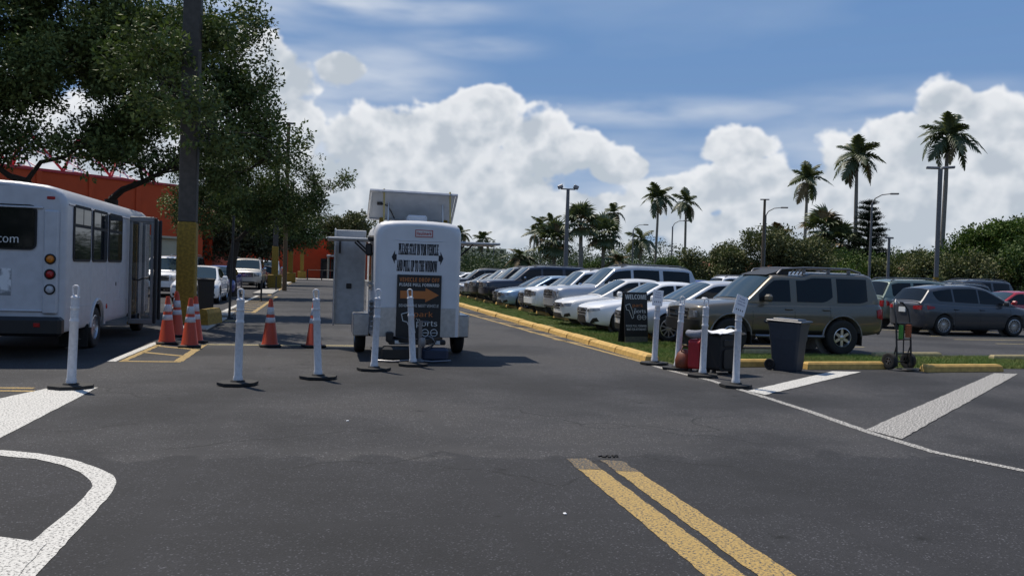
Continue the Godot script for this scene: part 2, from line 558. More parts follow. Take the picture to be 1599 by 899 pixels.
func _ready() -> void:
	rng.seed = 4711
	# camera
	var cam := Camera3D.new()
	cam.name = "camera"
	add_child(cam)
	cam.position = Vector3(0, 1.6, 0)
	cam.rotation_degrees = Vector3(-1.09, -12.53, 1.8)
	cam.fov = 37.08
	cam.far = 2000
	cam.current = true
	# sky, exposure
	var we := WorldEnvironment.new()
	we.name = "environment"
	var env := Environment.new()
	env.background_mode = Environment.BG_SKY
	var sk := Sky.new()
	var pm := PanoramaSkyMaterial.new()
	pm.panorama = make_sky()
	sk.sky_material = pm
	env.sky = sk
	env.tonemap_mode = Environment.TONE_MAPPER_LINEAR
	env.tonemap_exposure = 1.0
	env.sdfgi_enabled = true
	env.ssao_enabled = true
	env.ssil_enabled = true
	we.environment = env
	add_child(we)
	# sun: high, ahead and a little to the left
	var sun := DirectionalLight3D.new()
	sun.name = "sun"
	sun.light_color = Color(1.0, 0.96, 0.9)
	sun.light_energy = 1.5
	sun.light_angular_distance = 0.55
	sun.shadow_enabled = true
	add_child(sun)
	sun.look_at_from_position(Vector3(-0.63, 2.3, -1.06), Vector3.ZERO, Vector3.UP)
	print("sky ", Time.get_ticks_msec())
	build_materials()
	build_ground()
	print("ground ", Time.get_ticks_msec())
	build_store()
	build_trees()
	build_palms()
	print("plants ", Time.get_ticks_msec())
	build_poles()
	build_bus()
	build_trailer()
	build_cars()
	print("cars ", Time.get_ticks_msec())
	build_small()
	print("done ", Time.get_ticks_msec())

func build_materials() -> void:
	var at := asphalt_texture(1024)
	var g := mat(1, 1, 1, 0.88)
	g.albedo_color = Color.WHITE
	g.albedo_texture = at[0]
	g.normal_enabled = true
	g.normal_texture = at[1]
	g.normal_scale = 0.7
	g.detail_enabled = true
	g.detail_blend_mode = BaseMaterial3D.BLEND_MODE_MUL
	g.detail_uv_layer = BaseMaterial3D.DETAIL_UV_2
	g.detail_albedo = patch_texture(2048, 36.0)
	M.asphalt = g
	M.white_line = marking_mat(0.62, 0.61, 0.57, 0.30, 41)
	M.old_line = marking_mat(0.54, 0.52, 0.48, 0.42, 42)
	M.yellow_line = marking_mat(0.42, 0.28, 0.085, 0.34, 43)
	M.rubbed_line = marking_mat(0.27, 0.18, 0.07, 0.49, 45)
	M.pale_line = marking_mat(0.50, 0.42, 0.20, 0.36, 44)
	M.curb = worn(0.66, 0.42, 0.12, 0.8, 0.42, 1.1, 51)
	M.pale_stop = worn(0.46, 0.38, 0.20, 0.85, 0.4, 1.2, 75)
	M.concrete = worn(0.42, 0.40, 0.36, 0.9, 0.35, 0.8, 52)
	M.pole_concrete = worn(0.085, 0.077, 0.068, 0.9, 0.35, 0.9, 53)
	M.pole_yellow = worn(0.36, 0.225, 0.025, 0.75, 0.55, 1.6, 54)
	M.pole_grey = worn(0.16, 0.16, 0.16, 0.6, 0.3, 0.9, 55)
	M.soil = worn(0.10, 0.12, 0.035, 0.95, 0.6, 1.5, 56)
	M.door_frame = worn(0.22, 0.225, 0.23, 0.5, 0.25, 1.5, 76, 0.3)
	M.grass = mat(0.09, 0.135, 0.025, 0.7)
	M.grass.backlight_enabled = true
	M.grass.backlight = lin(0.06, 0.09, 0.015)
	M.white_paint = worn(0.64, 0.65, 0.67, 0.42, 0.10, 0.35, 57)
	M.white_paint.clearcoat_enabled = true
	M.white_paint.clearcoat = 0.35
	M.bus_white = worn(0.52, 0.53, 0.56, 0.38, 0.17, 0.7, 58)
	M.bus_white.clearcoat_enabled = true
	M.bus_white.clearcoat = 0.5
	M.white_plastic = worn(0.72, 0.72, 0.74, 0.45, 0.30, 2.6, 59)
	M.reflective = worn(0.62, 0.64, 0.68, 0.35, 0.25, 6.0, 60)
	M.black_rubber = worn(0.018, 0.018, 0.018, 0.75, 0.4, 3.0, 61)
	M.black_plastic = worn(0.014, 0.014, 0.015, 0.5, 0.3, 2.5, 62)
	M.tyre = mat(0.016, 0.016, 0.016, 0.85)
	M.alloy = mat(0.55, 0.56, 0.58, 0.32, 0.85)
	M.dark_alloy = mat(0.20, 0.20, 0.21, 0.4, 0.7)
	M.chrome = mat(0.75, 0.76, 0.78, 0.12, 1.0)
	M.aluminium = worn(0.55, 0.56, 0.57, 0.38, 0.25, 1.5, 63, 0.8)
	M.glass = mat(0.012, 0.015, 0.018, 0.03)
	M.glass.metallic_specular = 0.35
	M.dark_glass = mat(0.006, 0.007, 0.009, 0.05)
	M.windshield = mat(0.03, 0.045, 0.05, 0.03)
	M.windshield.metallic_specular = 0.55
	M.pane = mat(0.05, 0.06, 0.06, 0.02)
	M.pane.transparency = BaseMaterial3D.TRANSPARENCY_ALPHA
	M.pane.albedo_color.a = 0.14
	M.head_lamp = mat(0.26, 0.27, 0.29, 0.08, 0.6)
	M.tail_lamp = mat(0.32, 0.012, 0.012, 0.15)
	M.amber = mat(0.55, 0.17, 0.01, 0.25)
	M.clear_lamp = mat(0.45, 0.47, 0.5, 0.2)
	M.underbody = worn(0.28, 0.275, 0.27, 0.7, 0.3, 1.0, 77)
	M.grille = mat(0.012, 0.012, 0.013, 0.45)
	M.plate = mat(0.65, 0.67, 0.66, 0.5)
	M.orange_cone = worn(0.52, 0.055, 0.014, 0.55, 0.25, 4.0, 64)
	M.orange_wall = worn(0.55, 0.075, 0.018, 0.85, 0.15, 0.15, 65)
	M.cream_wall = worn(0.50, 0.46, 0.34, 0.9, 0.15, 0.2, 66)
	M.red_steel = mat(0.42, 0.02, 0.03, 0.5)
	M.white_steel = mat(0.75, 0.75, 0.75, 0.5)
	M.bark = worn(0.055, 0.045, 0.036, 0.95, 0.55, 1.2, 67)
	M.palm_bark = worn(0.24, 0.22, 0.19, 0.95, 0.4, 0.6, 68)
	M.ink = mat(0.01, 0.01, 0.015, 0.6)
	M.sign_black = worn(0.014, 0.015, 0.017, 0.45, 0.3, 2.0, 69)
	M.sign_orange = mat(0.45, 0.15, 0.035, 0.6)
	M.sign_white = mat(0.62, 0.62, 0.60, 0.6)
	M.paper = mat(0.82, 0.83, 0.86, 0.8)
	M.glass.clearcoat_enabled = false

func ground_arrays(b: MB, called: String) -> MeshInstance3D:
	var a := []
	a.resize(Mesh.ARRAY_MAX)
	var u1 := PackedVector2Array()
	var u2 := PackedVector2Array()
	for p in b.v:
		u1.append(Vector2(p.x, p.z) / 2.2)
		u2.append(Vector2((p.x + 18.0) / 36.0, -p.z / 36.0))
	a[Mesh.ARRAY_VERTEX] = b.v; a[Mesh.ARRAY_NORMAL] = b.n; a[Mesh.ARRAY_TEX_UV] = u1; a[Mesh.ARRAY_TEX_UV2] = u2; a[Mesh.ARRAY_INDEX] = b.ix
	var tg := PackedFloat32Array()
	for p in b.v: tg.append_array([1, 0, 0, 1])
	a[Mesh.ARRAY_TANGENT] = tg
	var m := ArrayMesh.new()
	m.add_surface_from_arrays(Mesh.PRIMITIVE_TRIANGLES, a)
	var o := MeshInstance3D.new()
	o.name = called
	o.mesh = m
	o.material_override = M.asphalt
	o.set_meta("kind", "structure")
	add_child(o)
	return o

func stop_block(length: float, w := 0.16, h := 0.12) -> ArrayMesh:
	# precast block along x with sloped faces and tapered ends
	var b := MB.new()
	var l := length * 0.5
	var e := 0.05
	var bot := [Vector3(-l, 0, w / 2), Vector3(l, 0, w / 2), Vector3(l, 0, -w / 2), Vector3(-l, 0, -w / 2)]
	var mid := []
	var top := []
	for p in bot:
		mid.append(Vector3(p.x - signf(p.x) * 0.015, h * 0.72, p.z * 0.86))
		top.append(Vector3(p.x - signf(p.x) * e, h, p.z * 0.55))
	for k in 4:
		var q := (k + 1) % 4
		b.quad(bot[k], bot[q], mid[q], mid[k])
		b.quad(mid[k], mid[q], top[q], top[k])
	b.quad(top[0], top[1], top[2], top[3])
	b.quad(bot[3], bot[2], bot[1], bot[0])
	return b.mesh()

func turf(area: Array, count: int, called: String, label: String) -> void:
	# area: list of Rect2 in x,z
	var b := MB.new()
	for k in 9:
		var a := rng.randf() * TAU
		var p := Vector3(rng.randf_range(-0.05, 0.05), 0, rng.randf_range(-0.05, 0.05))
		var side := Vector3(cos(a), 0, sin(a)) * 0.0045
		var tip := p + Vector3(rng.randf_range(-0.035, 0.035), rng.randf_range(0.03, 0.07), rng.randf_range(-0.035, 0.035))
		b.tri(p - side, p + side, tip)
	var total := 0.0
	for r in area: total += r.size.x * r.size.y
	var buf := PackedFloat32Array()
	var nz := FastNoiseLite.new(); nz.seed = 12; nz.frequency = 0.9
	var made := 0
	for r in area:
		for i in int(count * r.size.x * r.size.y / total):
			var x: float = r.position.x + rng.randf() * r.size.x
			var z: float = r.position.y + rng.randf() * r.size.y
			var q := nz.get_noise_2d(x, z)
			if q < -0.32 and rng.randf() < 0.8: continue
			var t := rng.randf() * TAU
			var s := rng.randf_range(0.6, 1.15) * (1.0 + 0.35 * q)
			var dry := clampf(rng.randf_range(0, 0.5) - q * 0.7, 0, 1)
			var c := Color(0.125, 0.20, 0.035).lerp(Color(0.24, 0.21, 0.07), dry)
			buf.append_array([cos(t) * s, 0, sin(t) * s, x, 0, s, 0, 0.004, -sin(t) * s, 0, cos(t) * s, z, c.r, c.g, c.b, 1])
			made += 1
	var m: StandardMaterial3D = M.grass.duplicate()
	m.albedo_color = Color.WHITE
	m.vertex_color_use_as_albedo = true
	var mi := multi(b.mesh(), buf, made, called, m, self)
	mi.set_meta("kind", "stuff"); mi.set_meta("label", label); mi.set_meta("category", "grass")

func multi(mesh: Mesh, buf: PackedFloat32Array, count: int, called: String, m: Material, parent: Node3D) -> MultiMeshInstance3D:
	var mm := MultiMesh.new()
	mm.transform_format = MultiMesh.TRANSFORM_3D
	mm.use_colors = true
	mm.mesh = mesh
	mm.instance_count = count
	mm.buffer = buf
	var o := MultiMeshInstance3D.new()
	o.name = called
	o.multimesh = mm
	o.material_override = m
	parent.add_child(o, true)
	return o

func build_ground() -> void:
	var b := MB.new()
	ground_sheet(b, -600, 600, 30, -900, 0.0)
	ground_arrays(b, "ground")
	# grass verge: along the lane and across the end of the parking rows
	b = MB.new()
	ground_sheet(b, 6.15, 8.25, -15.2, -75, 0.004)
	ground_sheet(b, 8.25, 40.0, -14.3, -16.6, 0.004)
	ground_sheet(b, 6.3, 8.25, -14.45, -15.2, 0.004)
	struct(b, "lawn", M.soil)
	turf([Rect2(6.2, -24, 2.0, 9.0), Rect2(8.2, -16.5, 10.0, 2.2), Rect2(6.4, -15.2, 1.8, 0.75)], 26000, "grass", "short green grass growing on the verge beside the yellow kerb")
	turf([Rect2(6.2, -60, 2.0, 36)], 15000, "grass_001", "far strip of grass running along in front of the parked cars")
	# far lawn beyond the car park and the field beyond
	b = MB.new()
	ground_sheet(b, 30, 500, -100, -700, 0.006)
	ground_sheet(b, -500, -4, -112, -700, 0.006)
	struct(b, "field", M.soil)
	# painted markings
	var w := MB.new()
	# broad white band and rounded outline beside the camera
	paint_strip(w, [Vector2(-4.1, -8.6), Vector2(-3.24, -11.36)], [Vector2(-2.73, -7.2), Vector2(-2.68, -11.48)], 0.004, 0.006)
	struct(w, "road_marking_band", M.white_line)
	w = MB.new()
	var outer := []
	var inner := []
	for p in OUT: outer.append(Vector2(p[0], p[1]))
	for p in INN: inner.append(Vector2(p[0], p[1]))
	paint_strip(w, outer, inner, 0.004, 0.005, 0.08)
	struct(w, "road_marking_curve", M.white_line)
	w = MB.new()
	paint_strip(w, [Vector2(-1.46, -5.2), Vector2(-1.38, -3.2)], [Vector2(-3.2, -6.1), Vector2(-3.2, -3.2)], 0.008, 0.006)
	struct(w, "road_marking_bar", M.white_line)
	w = MB.new()
	var start := MB.new()
	for q in YEL:
		var l0 := Vector2(q[0], q[1])
		var l1 := Vector2(q[4], q[5])
		var r0 := Vector2(q[2], q[3])
		var r1 := Vector2(q[6], q[7])
		paint_strip(start, [l0, l0.lerp(l1, 0.09)], [r0, r0.lerp(r1, 0.09)], 0.004, 0.012, 0.07)
		paint_strip(w, [l0.lerp(l1, 0.09), l1], [r0.lerp(r1, 0.09), r1], 0.004, 0.007, 0.07)
	struct(w, "road_marking_centre_line", M.yellow_line)
	struct(start, "road_marking_worn_end", M.rubbed_line)
	w = MB.new()
	var le := []
	var re := []
	for p in LINE:
		le.append(Vector2(p[0] - p[2] * 0.5, p[1])); re.append(Vector2(p[0] + p[2] * 0.5, p[1]))
	paint_strip(w, le, re, 0.004, 0.008)
	struct(w, "road_marking_edge_line", M.old_line)
	w = MB.new()
	paint_strip(w, [Vector2(S1[0][0], S1[0][1]), Vector2(S1[3][0], S1[3][1])], [Vector2(S1[1][0], S1[1][1]), Vector2(S1[2][0], S1[2][1])], 0.008)
	struct(w, "road_marking_stripe", M.white_line)
	w = MB.new()
	paint_strip(w, [Vector2(S2[0][0], S2[0][1]), Vector2(S2[3][0], S2[3][1])], [Vector2(S2[1][0], S2[1][1]), Vector2(S2[2][0], S2[2][1])], 0.008)
	struct(w, "road_marking_stripe_001", M.old_line)
	# hatched boxes on the bus side, far ladder hatch, hatch along the kerb
	w = MB.new()
	line_strip(w, Vector2(-3.18, -14.4), Vector2(-3.05, -20.5), 0.13)
	line_strip(w, Vector2(-3.1, -29.2), Vector2(-3.1, -44.5), 0.16)
	line_strip(w, Vector2(-3.35, -26.0), Vector2(-2.7, -26.0), 0.5)
	struct(w, "road_marking_side_line", M.white_line)
	w = MB.new()
	line_strip(w, Vector2(-3.07, -14.45), Vector2(-2.15, -14.42), 0.13)
	line_strip(w, Vector2(-2.2, -14.5), Vector2(-2.2, -17.5), 0.14)
	line_strip(w, Vector2(-3.02, -14.55), Vector2(-2.98, -17.5), 0.10)
	line_strip(w, Vector2(-3.0, -15.9), Vector2(-2.25, -15.3), 0.12)
	line_strip(w, Vector2(-3.0, -17.1), Vector2(-2.25, -16.5), 0.12)
	line_strip(w, Vector2(-2.15, -29.0), Vector2(-2.15, -44), 0.14)
	for k in 9: line_strip(w, Vector2(-3.0, -30.0 - k * 1.6), Vector2(-2.22, -29.4 - k * 1.6), 0.2)
	line_strip(w, Vector2(-2.6, -45), Vector2(-2.6, -92), 0.16)
	line_strip(w, Vector2(-2.6, -24.6), Vector2(-2.1, -24.9), 0.35)
	line_strip(w, Vector2(5.15, -34.0), Vector2(5.6, -20.5), 0.13)
	line_strip(w, Vector2(5.6, -20.5), Vector2(5.85, -15.0), 0.11)
	for k in 6: line_strip(w, Vector2(5.25 + k * 0.05, -31.0 + k * 2.2), Vector2(6.0, -29.2 + k * 2.2), 0.12)
	line_strip(w, Vector2(-4.6, -11.5), Vector2(-3.38, -11.4), 0.1)
	line_strip(w, Vector2(-4.6, -11.25), Vector2(-3.3, -11.15), 0.1)
	struct(w, "road_marking_hatch", M.yellow_line)
	w = MB.new()
	line_strip(w, Vector2(-2.3, -17.5), Vector2(0.75, -17.6), 0.16)
	for k in 9:
		line_strip(w, Vector2(8.4, -18.85 - k * 2.7), Vector2(13.2, -18.85 - k * 2.7), 0.1)
		line_strip(w, Vector2(18.6, -20.6 - k * 2.7), Vector2(23.5, -20.6 - k * 2.7), 0.1)
	line_strip(w, Vector2(18.4, -22.0), Vector2(24.5, -22.0), 0.1)
	struct(w, "road_marking_stall_line", M.pale_line)
	# litter and broken asphalt where the centre line starts
	b = MB.new()
	for k in 16:
		var p := Vector3(2.52 + rng.randf_range(-0.12, 0.12), 0.006, -7.14 + rng.randf_range(-0.03, 0.03))
		b.cbox(p, Vector3(rng.randf_range(0.01, 0.05), 0.014, rng.randf_range(0.01, 0.02)), 0.003, Basis(Vector3.UP, rng.randf() * 3))
	var o := put(b, "asphalt_rubble", M.black_rubber, self)
	o.set_meta("kind", "stuff"); o.set_meta("label", "loose asphalt crumbs where the double yellow line begins"); o.set_meta("category", "rubble")
	# kerb blocks
	var kerb := Node3D.new()
	kerb.name = "kerb"
	kerb.set_meta("kind", "structure")
	add_child(kerb)
	var blocks := [stop_block(1.72, 0.30, 0.13), stop_block(1.7, 0.29, 0.12)]
	for k in 22:
		var z := -15.9 - k * 1.78
		again(blocks[k % 2], "kerb_block", M.curb, kerb, Transform3D(Basis(Vector3.UP, PI / 2 + rng.randf_range(-0.012, 0.012)), Vector3(6.08 + rng.randf_range(-0.015, 0.015), 0, z)))
	# left island with plain concrete kerb
	b = MB.new()
	b.cbox(Vector3(-2.95, 0.03, -23.2), Vector3(0.75, 0.06, 4.4), 0.02)
	b.cbox(Vector3(-2.95, 0.03, -27.6), Vector3(0.6, 0.06, 2.0), 0.02)
	b.cbox(Vector3(-3.0, 0.04, -50), Vector3(1.0, 0.08, 7.0), 0.02)
	b.cbox(Vector3(-3.3, 0.04, -75), Vector3(1.4, 0.08, 20.0), 0.02)
	struct(b, "island_kerb", M.concrete)
	b = MB.new()
	b.cbox(Vector3(4, 0.05, -97.5), Vector3(26, 0.1, 5), 0.02)
	struct(b, "far_pavement", M.concrete)

const OUT := [[-2.83, -7.78], [-2.54, -7.76], [-2.21, -7.61], [-1.91, -7.38], [-1.65, -7.07], [-1.47, -6.81], [-1.39, -6.55], [-1.36, -6.2], [-1.36, -5.41], [-1.36, -4.68], [-1.37, -4.38]]
const INN := [[-2.75, -7.56], [-2.47, -7.54], [-2.17, -7.4], [-1.92, -7.18], [-1.72, -6.91], [-1.59, -6.66], [-1.53, -6.47], [-1.51, -6.16], [-1.55, -5.25], [-1.55, -4.44], [-1.59, -4.22]]
const YEL := [[2.1, -7.1, 2.29, -7.08, 2.02, -2.51, 2.26, -2.49], [2.39, -7.02, 2.57, -6.96, 2.31, -2.51, 2.54, -2.5]]
const LINE := [[5.82, -14.67, 0.11], [5.86, -13.34, 0.11], [5.97, -12.36, 0.11], [5.94, -10.98, 0.11], [5.89, -9.51, 0.11], [5.77, -8.14, 0.11], [5.77, -7.1, 0.11], [6.04, -6.31, 0.11], [6.33, -5.94, 0.11]]
const S1 := [[5.97, -11.17], [6.04, -10.8], [9.46, -13.58], [8.93, -13.65]]
const S2 := [[5.83, -8.24], [5.87, -7.71], [12.62, -13.42], [12.18, -13.5]]

# ------------------------------------------------------------------ plants
func leaf_cluster(count: int, radius: float, length: float, width: float, seed_: int, flat := 0.8) -> ArrayMesh:
	var r := RandomNumberGenerator.new()
	r.seed = seed_
	var b := MB.new()
	for k in count:
		var d := Vector3(r.randfn(), r.randfn() * flat, r.randfn()).normalized()
		var p := d * radius * pow(r.randf(), 0.5)
		var ax := (d + Vector3(r.randfn(), r.randfn() - 0.2, r.randfn()) * 0.6).normalized()
		var sd := ax.cross(Vector3(r.randfn(), r.randfn() + 0.8, r.randfn())).normalized()
		var up := sd.cross(ax)
		var l := length * r.randf_range(0.7, 1.25)
		var w := width * r.randf_range(0.8, 1.2)
		var m := p + ax * l * 0.5
		var i := b.v.size()
		b.v.append(p); b.v.append(m + sd * w + up * w * 0.3); b.v.append(p + ax * l); b.v.append(m - sd * w + up * w * 0.3)
		b.n.append(up); b.n.append((up - sd * 0.4).normalized()); b.n.append(up); b.n.append((up + sd * 0.4).normalized())
		for q in 4: b.uv.append(Vector2.ZERO)
		b._face(i, i + 1, i + 2); b._face(i, i + 2, i + 3)
	return b.mesh()

var tinted := {}

func tinted_cluster(kind: String, tone: Color, tone2: Color, n: int) -> Array:
	# the same cluster in n leaf colours
	var key := "%s %s %s" % [kind, tone, tone2]
	if tinted.has(key): return tinted[key]
	var out := []
	for k in n:
		var src: Array = clusters[kind].surface_get_arrays(0)
		var col := PackedColorArray()
		col.resize(src[Mesh.ARRAY_VERTEX].size())
		col.fill(tone.lerp(tone2, float(k) / (n - 1)))
		src[Mesh.ARRAY_COLOR] = col
		var m := ArrayMesh.new()
		m.add_surface_from_arrays(Mesh.PRIMITIVE_TRIANGLES, src)
		out.append(m)
	tinted[key] = out
	return out

var clusters := {}

func leaf_mat(rough := 0.62) -> StandardMaterial3D:
	var m := mat(1, 1, 1, rough)
	m.albedo_color = Color.WHITE
	m.vertex_color_use_as_albedo = true
	m.backlight_enabled = true
	m.metallic_specular = 0.3
	m.backlight = lin(0.13, 0.19, 0.04)
	return m

func broadleaf(called: String, label: String, base: Vector3, trunk_r: float, fork: float, blobs: Array, per_m3: float, kind: String, tone: Color, tone2: Color, group := "", size := 1.0, twigs := 5) -> Node3D:
	# blobs: [x, y, z, rx, ry, rz] relative to the base; branches reach into each, leaves fill them with gaps
	var t := thing(called, label, "tree", base, 0.0, group)
	var r := RandomNumberGenerator.new()
	r.seed = hash(label) + int(base.x * 10)
	var gap := 0.0 if kind == "oak" else -0.08
	var wood := MB.new()
	var top := Vector3(r.randf_range(-0.2, 0.2), fork, r.randf_range(-0.2, 0.2))
	wood.tube([Vector3(0, -0.1, 0), Vector3(0.02, 0.25, 0), Vector3(r.randf_range(-0.1, 0.1), fork * 0.5, 0.05), top], [trunk_r * 1.35, trunk_r * 1.05, trunk_r * 0.9, trunk_r * 0.85], 10)
	var tint := tinted_cluster(kind, tone, tone2, 7)
	var st := SurfaceTool.new()
	st.begin(Mesh.PRIMITIVE_TRIANGLES)
	var nz := FastNoiseLite.new()
	nz.seed = r.randi() % 1000
	nz.frequency = 0.55 / size
	nz.fractal_octaves = 3
	var joints := [[top, trunk_r * 0.7]]
	var order := blobs.duplicate()
	order.sort_custom(func(m, n): return Vector3(m[0], m[1], m[2]).distance_to(top) < Vector3(n[0], n[1], n[2]).distance_to(top))
	for q in order:
		var c := Vector3(q[0], q[1], q[2])
		var rad := Vector3(q[3], q[4], q[5])
		var from0: Vector3 = top
		var r0: float = trunk_r * 0.55
		var best := 1e9
		for jt in joints:
			var dd: float = jt[0].distance_to(c) + maxf(0.0, jt[0].y - c.y) * 1.2
			if dd < best:
				best = dd; from0 = jt[0]; r0 = jt[1]
		var mid := from0.lerp(c, 0.5) + Vector3(r.randf_range(-0.3, 0.3), r.randf_range(-0.1, 0.45), r.randf_range(-0.3, 0.3)) * size
		var lr := clampf(r0 * 0.72, 0.025, trunk_r * 0.6)
		var m1 := from0.lerp(mid, 0.5) + Vector3(r.randf_range(-0.15, 0.15), r.randf_range(0, 0.2), r.randf_range(-0.15, 0.15))
		wood.tube([from0, m1, mid, mid.lerp(c, 0.6) + Vector3(r.randf_range(-0.2, 0.2), 0, r.randf_range(-0.2, 0.2)), c], [lr, lr * 0.85, lr * 0.7, lr * 0.5, lr * 0.3], 7, false)
		joints.append([m1, lr * 0.8]); joints.append([mid, lr * 0.66]); joints.append([c, lr * 0.4])
		for k in twigs:
			var d := Vector3(r.randfn(), r.randfn() * 0.8 + 0.15, r.randfn()).normalized()
			var from := mid.lerp(c, r.randf_range(0.3, 1.0))
			var e := c + d * rad * r.randf_range(0.65, 1.0)
			var m2 := from.lerp(e, 0.55) + Vector3(r.randf_range(-0.2, 0.2), r.randf_range(-0.05, 0.3), r.randf_range(-0.2, 0.2)) * size
			wood.tube([from, m2, e], [maxf(lr * 0.30, 0.014), maxf(lr * 0.18, 0.009), 0.005], 5, false)
		var vol := rad.x * rad.y * rad.z * 4.19
		for k in int(vol * per_m3):
			var d := Vector3(r.randfn(), r.randfn(), r.randfn()).normalized()
			var rr := pow(r.randf(), 0.42)
			var p := c + d * rad * rr * r.randf_range(0.92, 1.1)
			if nz.get_noise_3d(p.x + base.x, p.y * 1.3, p.z + base.z) < gap: continue
			var bs := Basis(Vector3(r.randfn(), r.randfn(), r.randfn()).normalized(), r.randf() * TAU) * Basis.from_scale(Vector3.ONE * r.randf_range(0.75, 1.3))
			st.append_from(tint[clampi(int(r.randfn() * 1.7 + 3.2), 0, 6)], 0, Transform3D(bs, p))
	put(wood, "trunk", M.bark, t)
	crown(st, t)
	return t

func crown(st: SurfaceTool, t: Node3D) -> void:
	var o := MeshInstance3D.new()
	o.name = "crown"
	o.mesh = st.commit()
	o.material_override = M.leaf
	t.add_child(o, true)

func frond_mesh(length: float, lift: float, droop: float, pairs: int, seed_: int) -> ArrayMesh:
	# feather leaf running out along -z, arching under its weight
	var r := RandomNumberGenerator.new()
	r.seed = seed_
	var b := MB.new()
	var pts := []
	var rad := []
	for i in 9:
		var t := i / 8.0
		pts.append(Vector3(0, lift * t * length - droop * t * t * length, -t * length * (1.0 - 0.25 * t * droop)))
		rad.append(0.05 * (1.0 - t) + 0.008)
	b.tube(pts, rad, 5, false)
	for k in pairs:
		var t := 0.12 + 0.88 * k / pairs
		var i := mini(7, int(t * 8))
		var p: Vector3 = pts[i].lerp(pts[i + 1], t * 8 - i)
		var dir: Vector3 = (pts[i + 1] - pts[i]).normalized()
		var l := 1.0 * sin(PI * clampf(t * 0.85 + 0.14, 0, 1)) * r.randf_range(0.8, 1.1)
		for s in [-1.0, 1.0]:
			var out := (Vector3(s, r.randf_range(-0.35, 0.45), 0) + dir * 0.75).normalized()
			var e := p + out * l + Vector3(0, -l * 0.35, 0)
			var m := p + out * l * 0.5
			var wv := dir * 0.085
			b.tri(p - wv, p + wv, m + wv * 1.2)
			b.tri(p - wv, m + wv * 1.2, m - wv)
			b.tri(m - wv, m + wv * 1.2, e)
	return b.mesh()

func fan_mesh(stalk: float, radius: float, segs: int, seed_: int) -> ArrayMesh:
	var r := RandomNumberGenerator.new()
	r.seed = seed_
	var b := MB.new()
	b.tube([Vector3.ZERO, Vector3(0, 0.1, -stalk * 0.5), Vector3(0, 0.08, -stalk)], [0.035, 0.025, 0.02], 5, false)
	var c := Vector3(0, 0.08, -stalk)
	for k in segs:
		var a := lerpf(-2.1, 2.1, (k + 0.5) / segs) + r.randf_range(-0.05, 0.05)
		var d := Vector3(sin(a), 0.12 * cos(a * 2), -cos(a))
		var sd := Vector3(cos(a), 0, sin(a)) * radius * 0.10
		var l := radius * r.randf_range(0.85, 1.1)
		var m := c + d * l * 0.55
		var e := c + d * l + Vector3(0, -l * r.randf_range(0.2, 0.5), 0)
		b.tri(c, m + sd, m - Vector3(0, 0.04, 0))
		b.tri(c, m - Vector3(0, 0.04, 0), m - sd)
		b.tri(m + sd, e, m - Vector3(0, 0.04, 0))
		b.tri(m - Vector3(0, 0.04, 0), e, m - sd)
	return b.mesh()

var fronds := []
var fans := []

func royal(label: String, at: Vector3, h: float, size: float, count: int, seed_: int) -> void:
	var t := thing("royal_palm", label, "palm", at, 0.0, "royal palms beyond the car park")
	var r := RandomNumberGenerator.new()
	r.seed = seed_
	var b := MB.new()
	var lean := Vector3(r.randf_range(-0.3, 0.3), 0, r.randf_range(-0.3, 0.3))
	b.tube([Vector3(0, -0.1, 0), Vector3(0, 0.5, 0) + lean * 0.05, Vector3(0, h * 0.4, 0) + lean * 0.4, Vector3(0, h * 0.7, 0) + lean * 0.8, Vector3(0, h - 1.6, 0) + lean], [0.36, 0.26, 0.25, 0.24, 0.18], 10)
	put(b, "trunk", M.palm_bark, t)
	b = MB.new()
	b.tube([Vector3(0, h - 1.65, 0) + lean, Vector3(0, h - 1.2, 0) + lean, Vector3(0, h - 0.3, 0) + lean, Vector3(0, h + 0.3, 0) + lean], [0.19, 0.22, 0.16, 0.08], 8)
	put(b, "crownshaft", M.frond, t)
	count += 2
	for k in count:
		var turn := TAU * k * 0.382 + r.randf_range(-0.25, 0.25)
		var f := float(k) / (count - 1)
		var pick := 0 if f < 0.3 else (1 if f < 0.65 else 2)
		var tilt := lerpf(1.2, -0.65, f) + r.randf_range(-0.28, 0.28)
		var bs := Basis(Vector3.UP, turn) * Basis(Vector3.RIGHT, tilt) * Basis(Vector3.FORWARD, r.randf_range(-0.5, 0.5))
		again(fronds[pick], "frond", M.dry_frond if (f > 0.85 and r.randf() < 0.5) else M.frond, t, Transform3D(bs.scaled(Vector3.ONE * size * r.randf_range(0.85, 1.1)), Vector3(0, h, 0) + lean))

func fan_palm(label: String, at: Vector3, h: float, size: float, count: int, seed_: int, feather := false) -> void:
	var t := thing("cabbage_palm" if not feather else "date_palm", label, "palm", at, 0.0, "low palms beyond the car park")
	var r := RandomNumberGenerator.new()
	r.seed = seed_
	var b := MB.new()
	b.tube([Vector3(0, -0.1, 0), Vector3(0.05, h * 0.5, 0), Vector3(0, h, 0)], [0.3, 0.24, 0.26], 9)
	put(b, "trunk", M.palm_bark, t)
	for k in count:
		var f := (k + 0.5) / count
		var turn := TAU * k * 0.382 + r.randf_range(-0.3, 0.3)
		var tilt := lerpf(1.35, -0.9, f) + r.randf_range(-0.2, 0.2)
		var bs := Basis(Vector3.UP, turn) * Basis(Vector3.RIGHT, tilt)
		again(fronds[1] if feather else fans[k % 2], "frond", M.fan if r.randf() < 0.8 else M.dry_frond, t, Transform3D(bs.scaled(Vector3.ONE * size * r.randf_range(0.85, 1.15)), Vector3(0, h - 0.05, 0)))

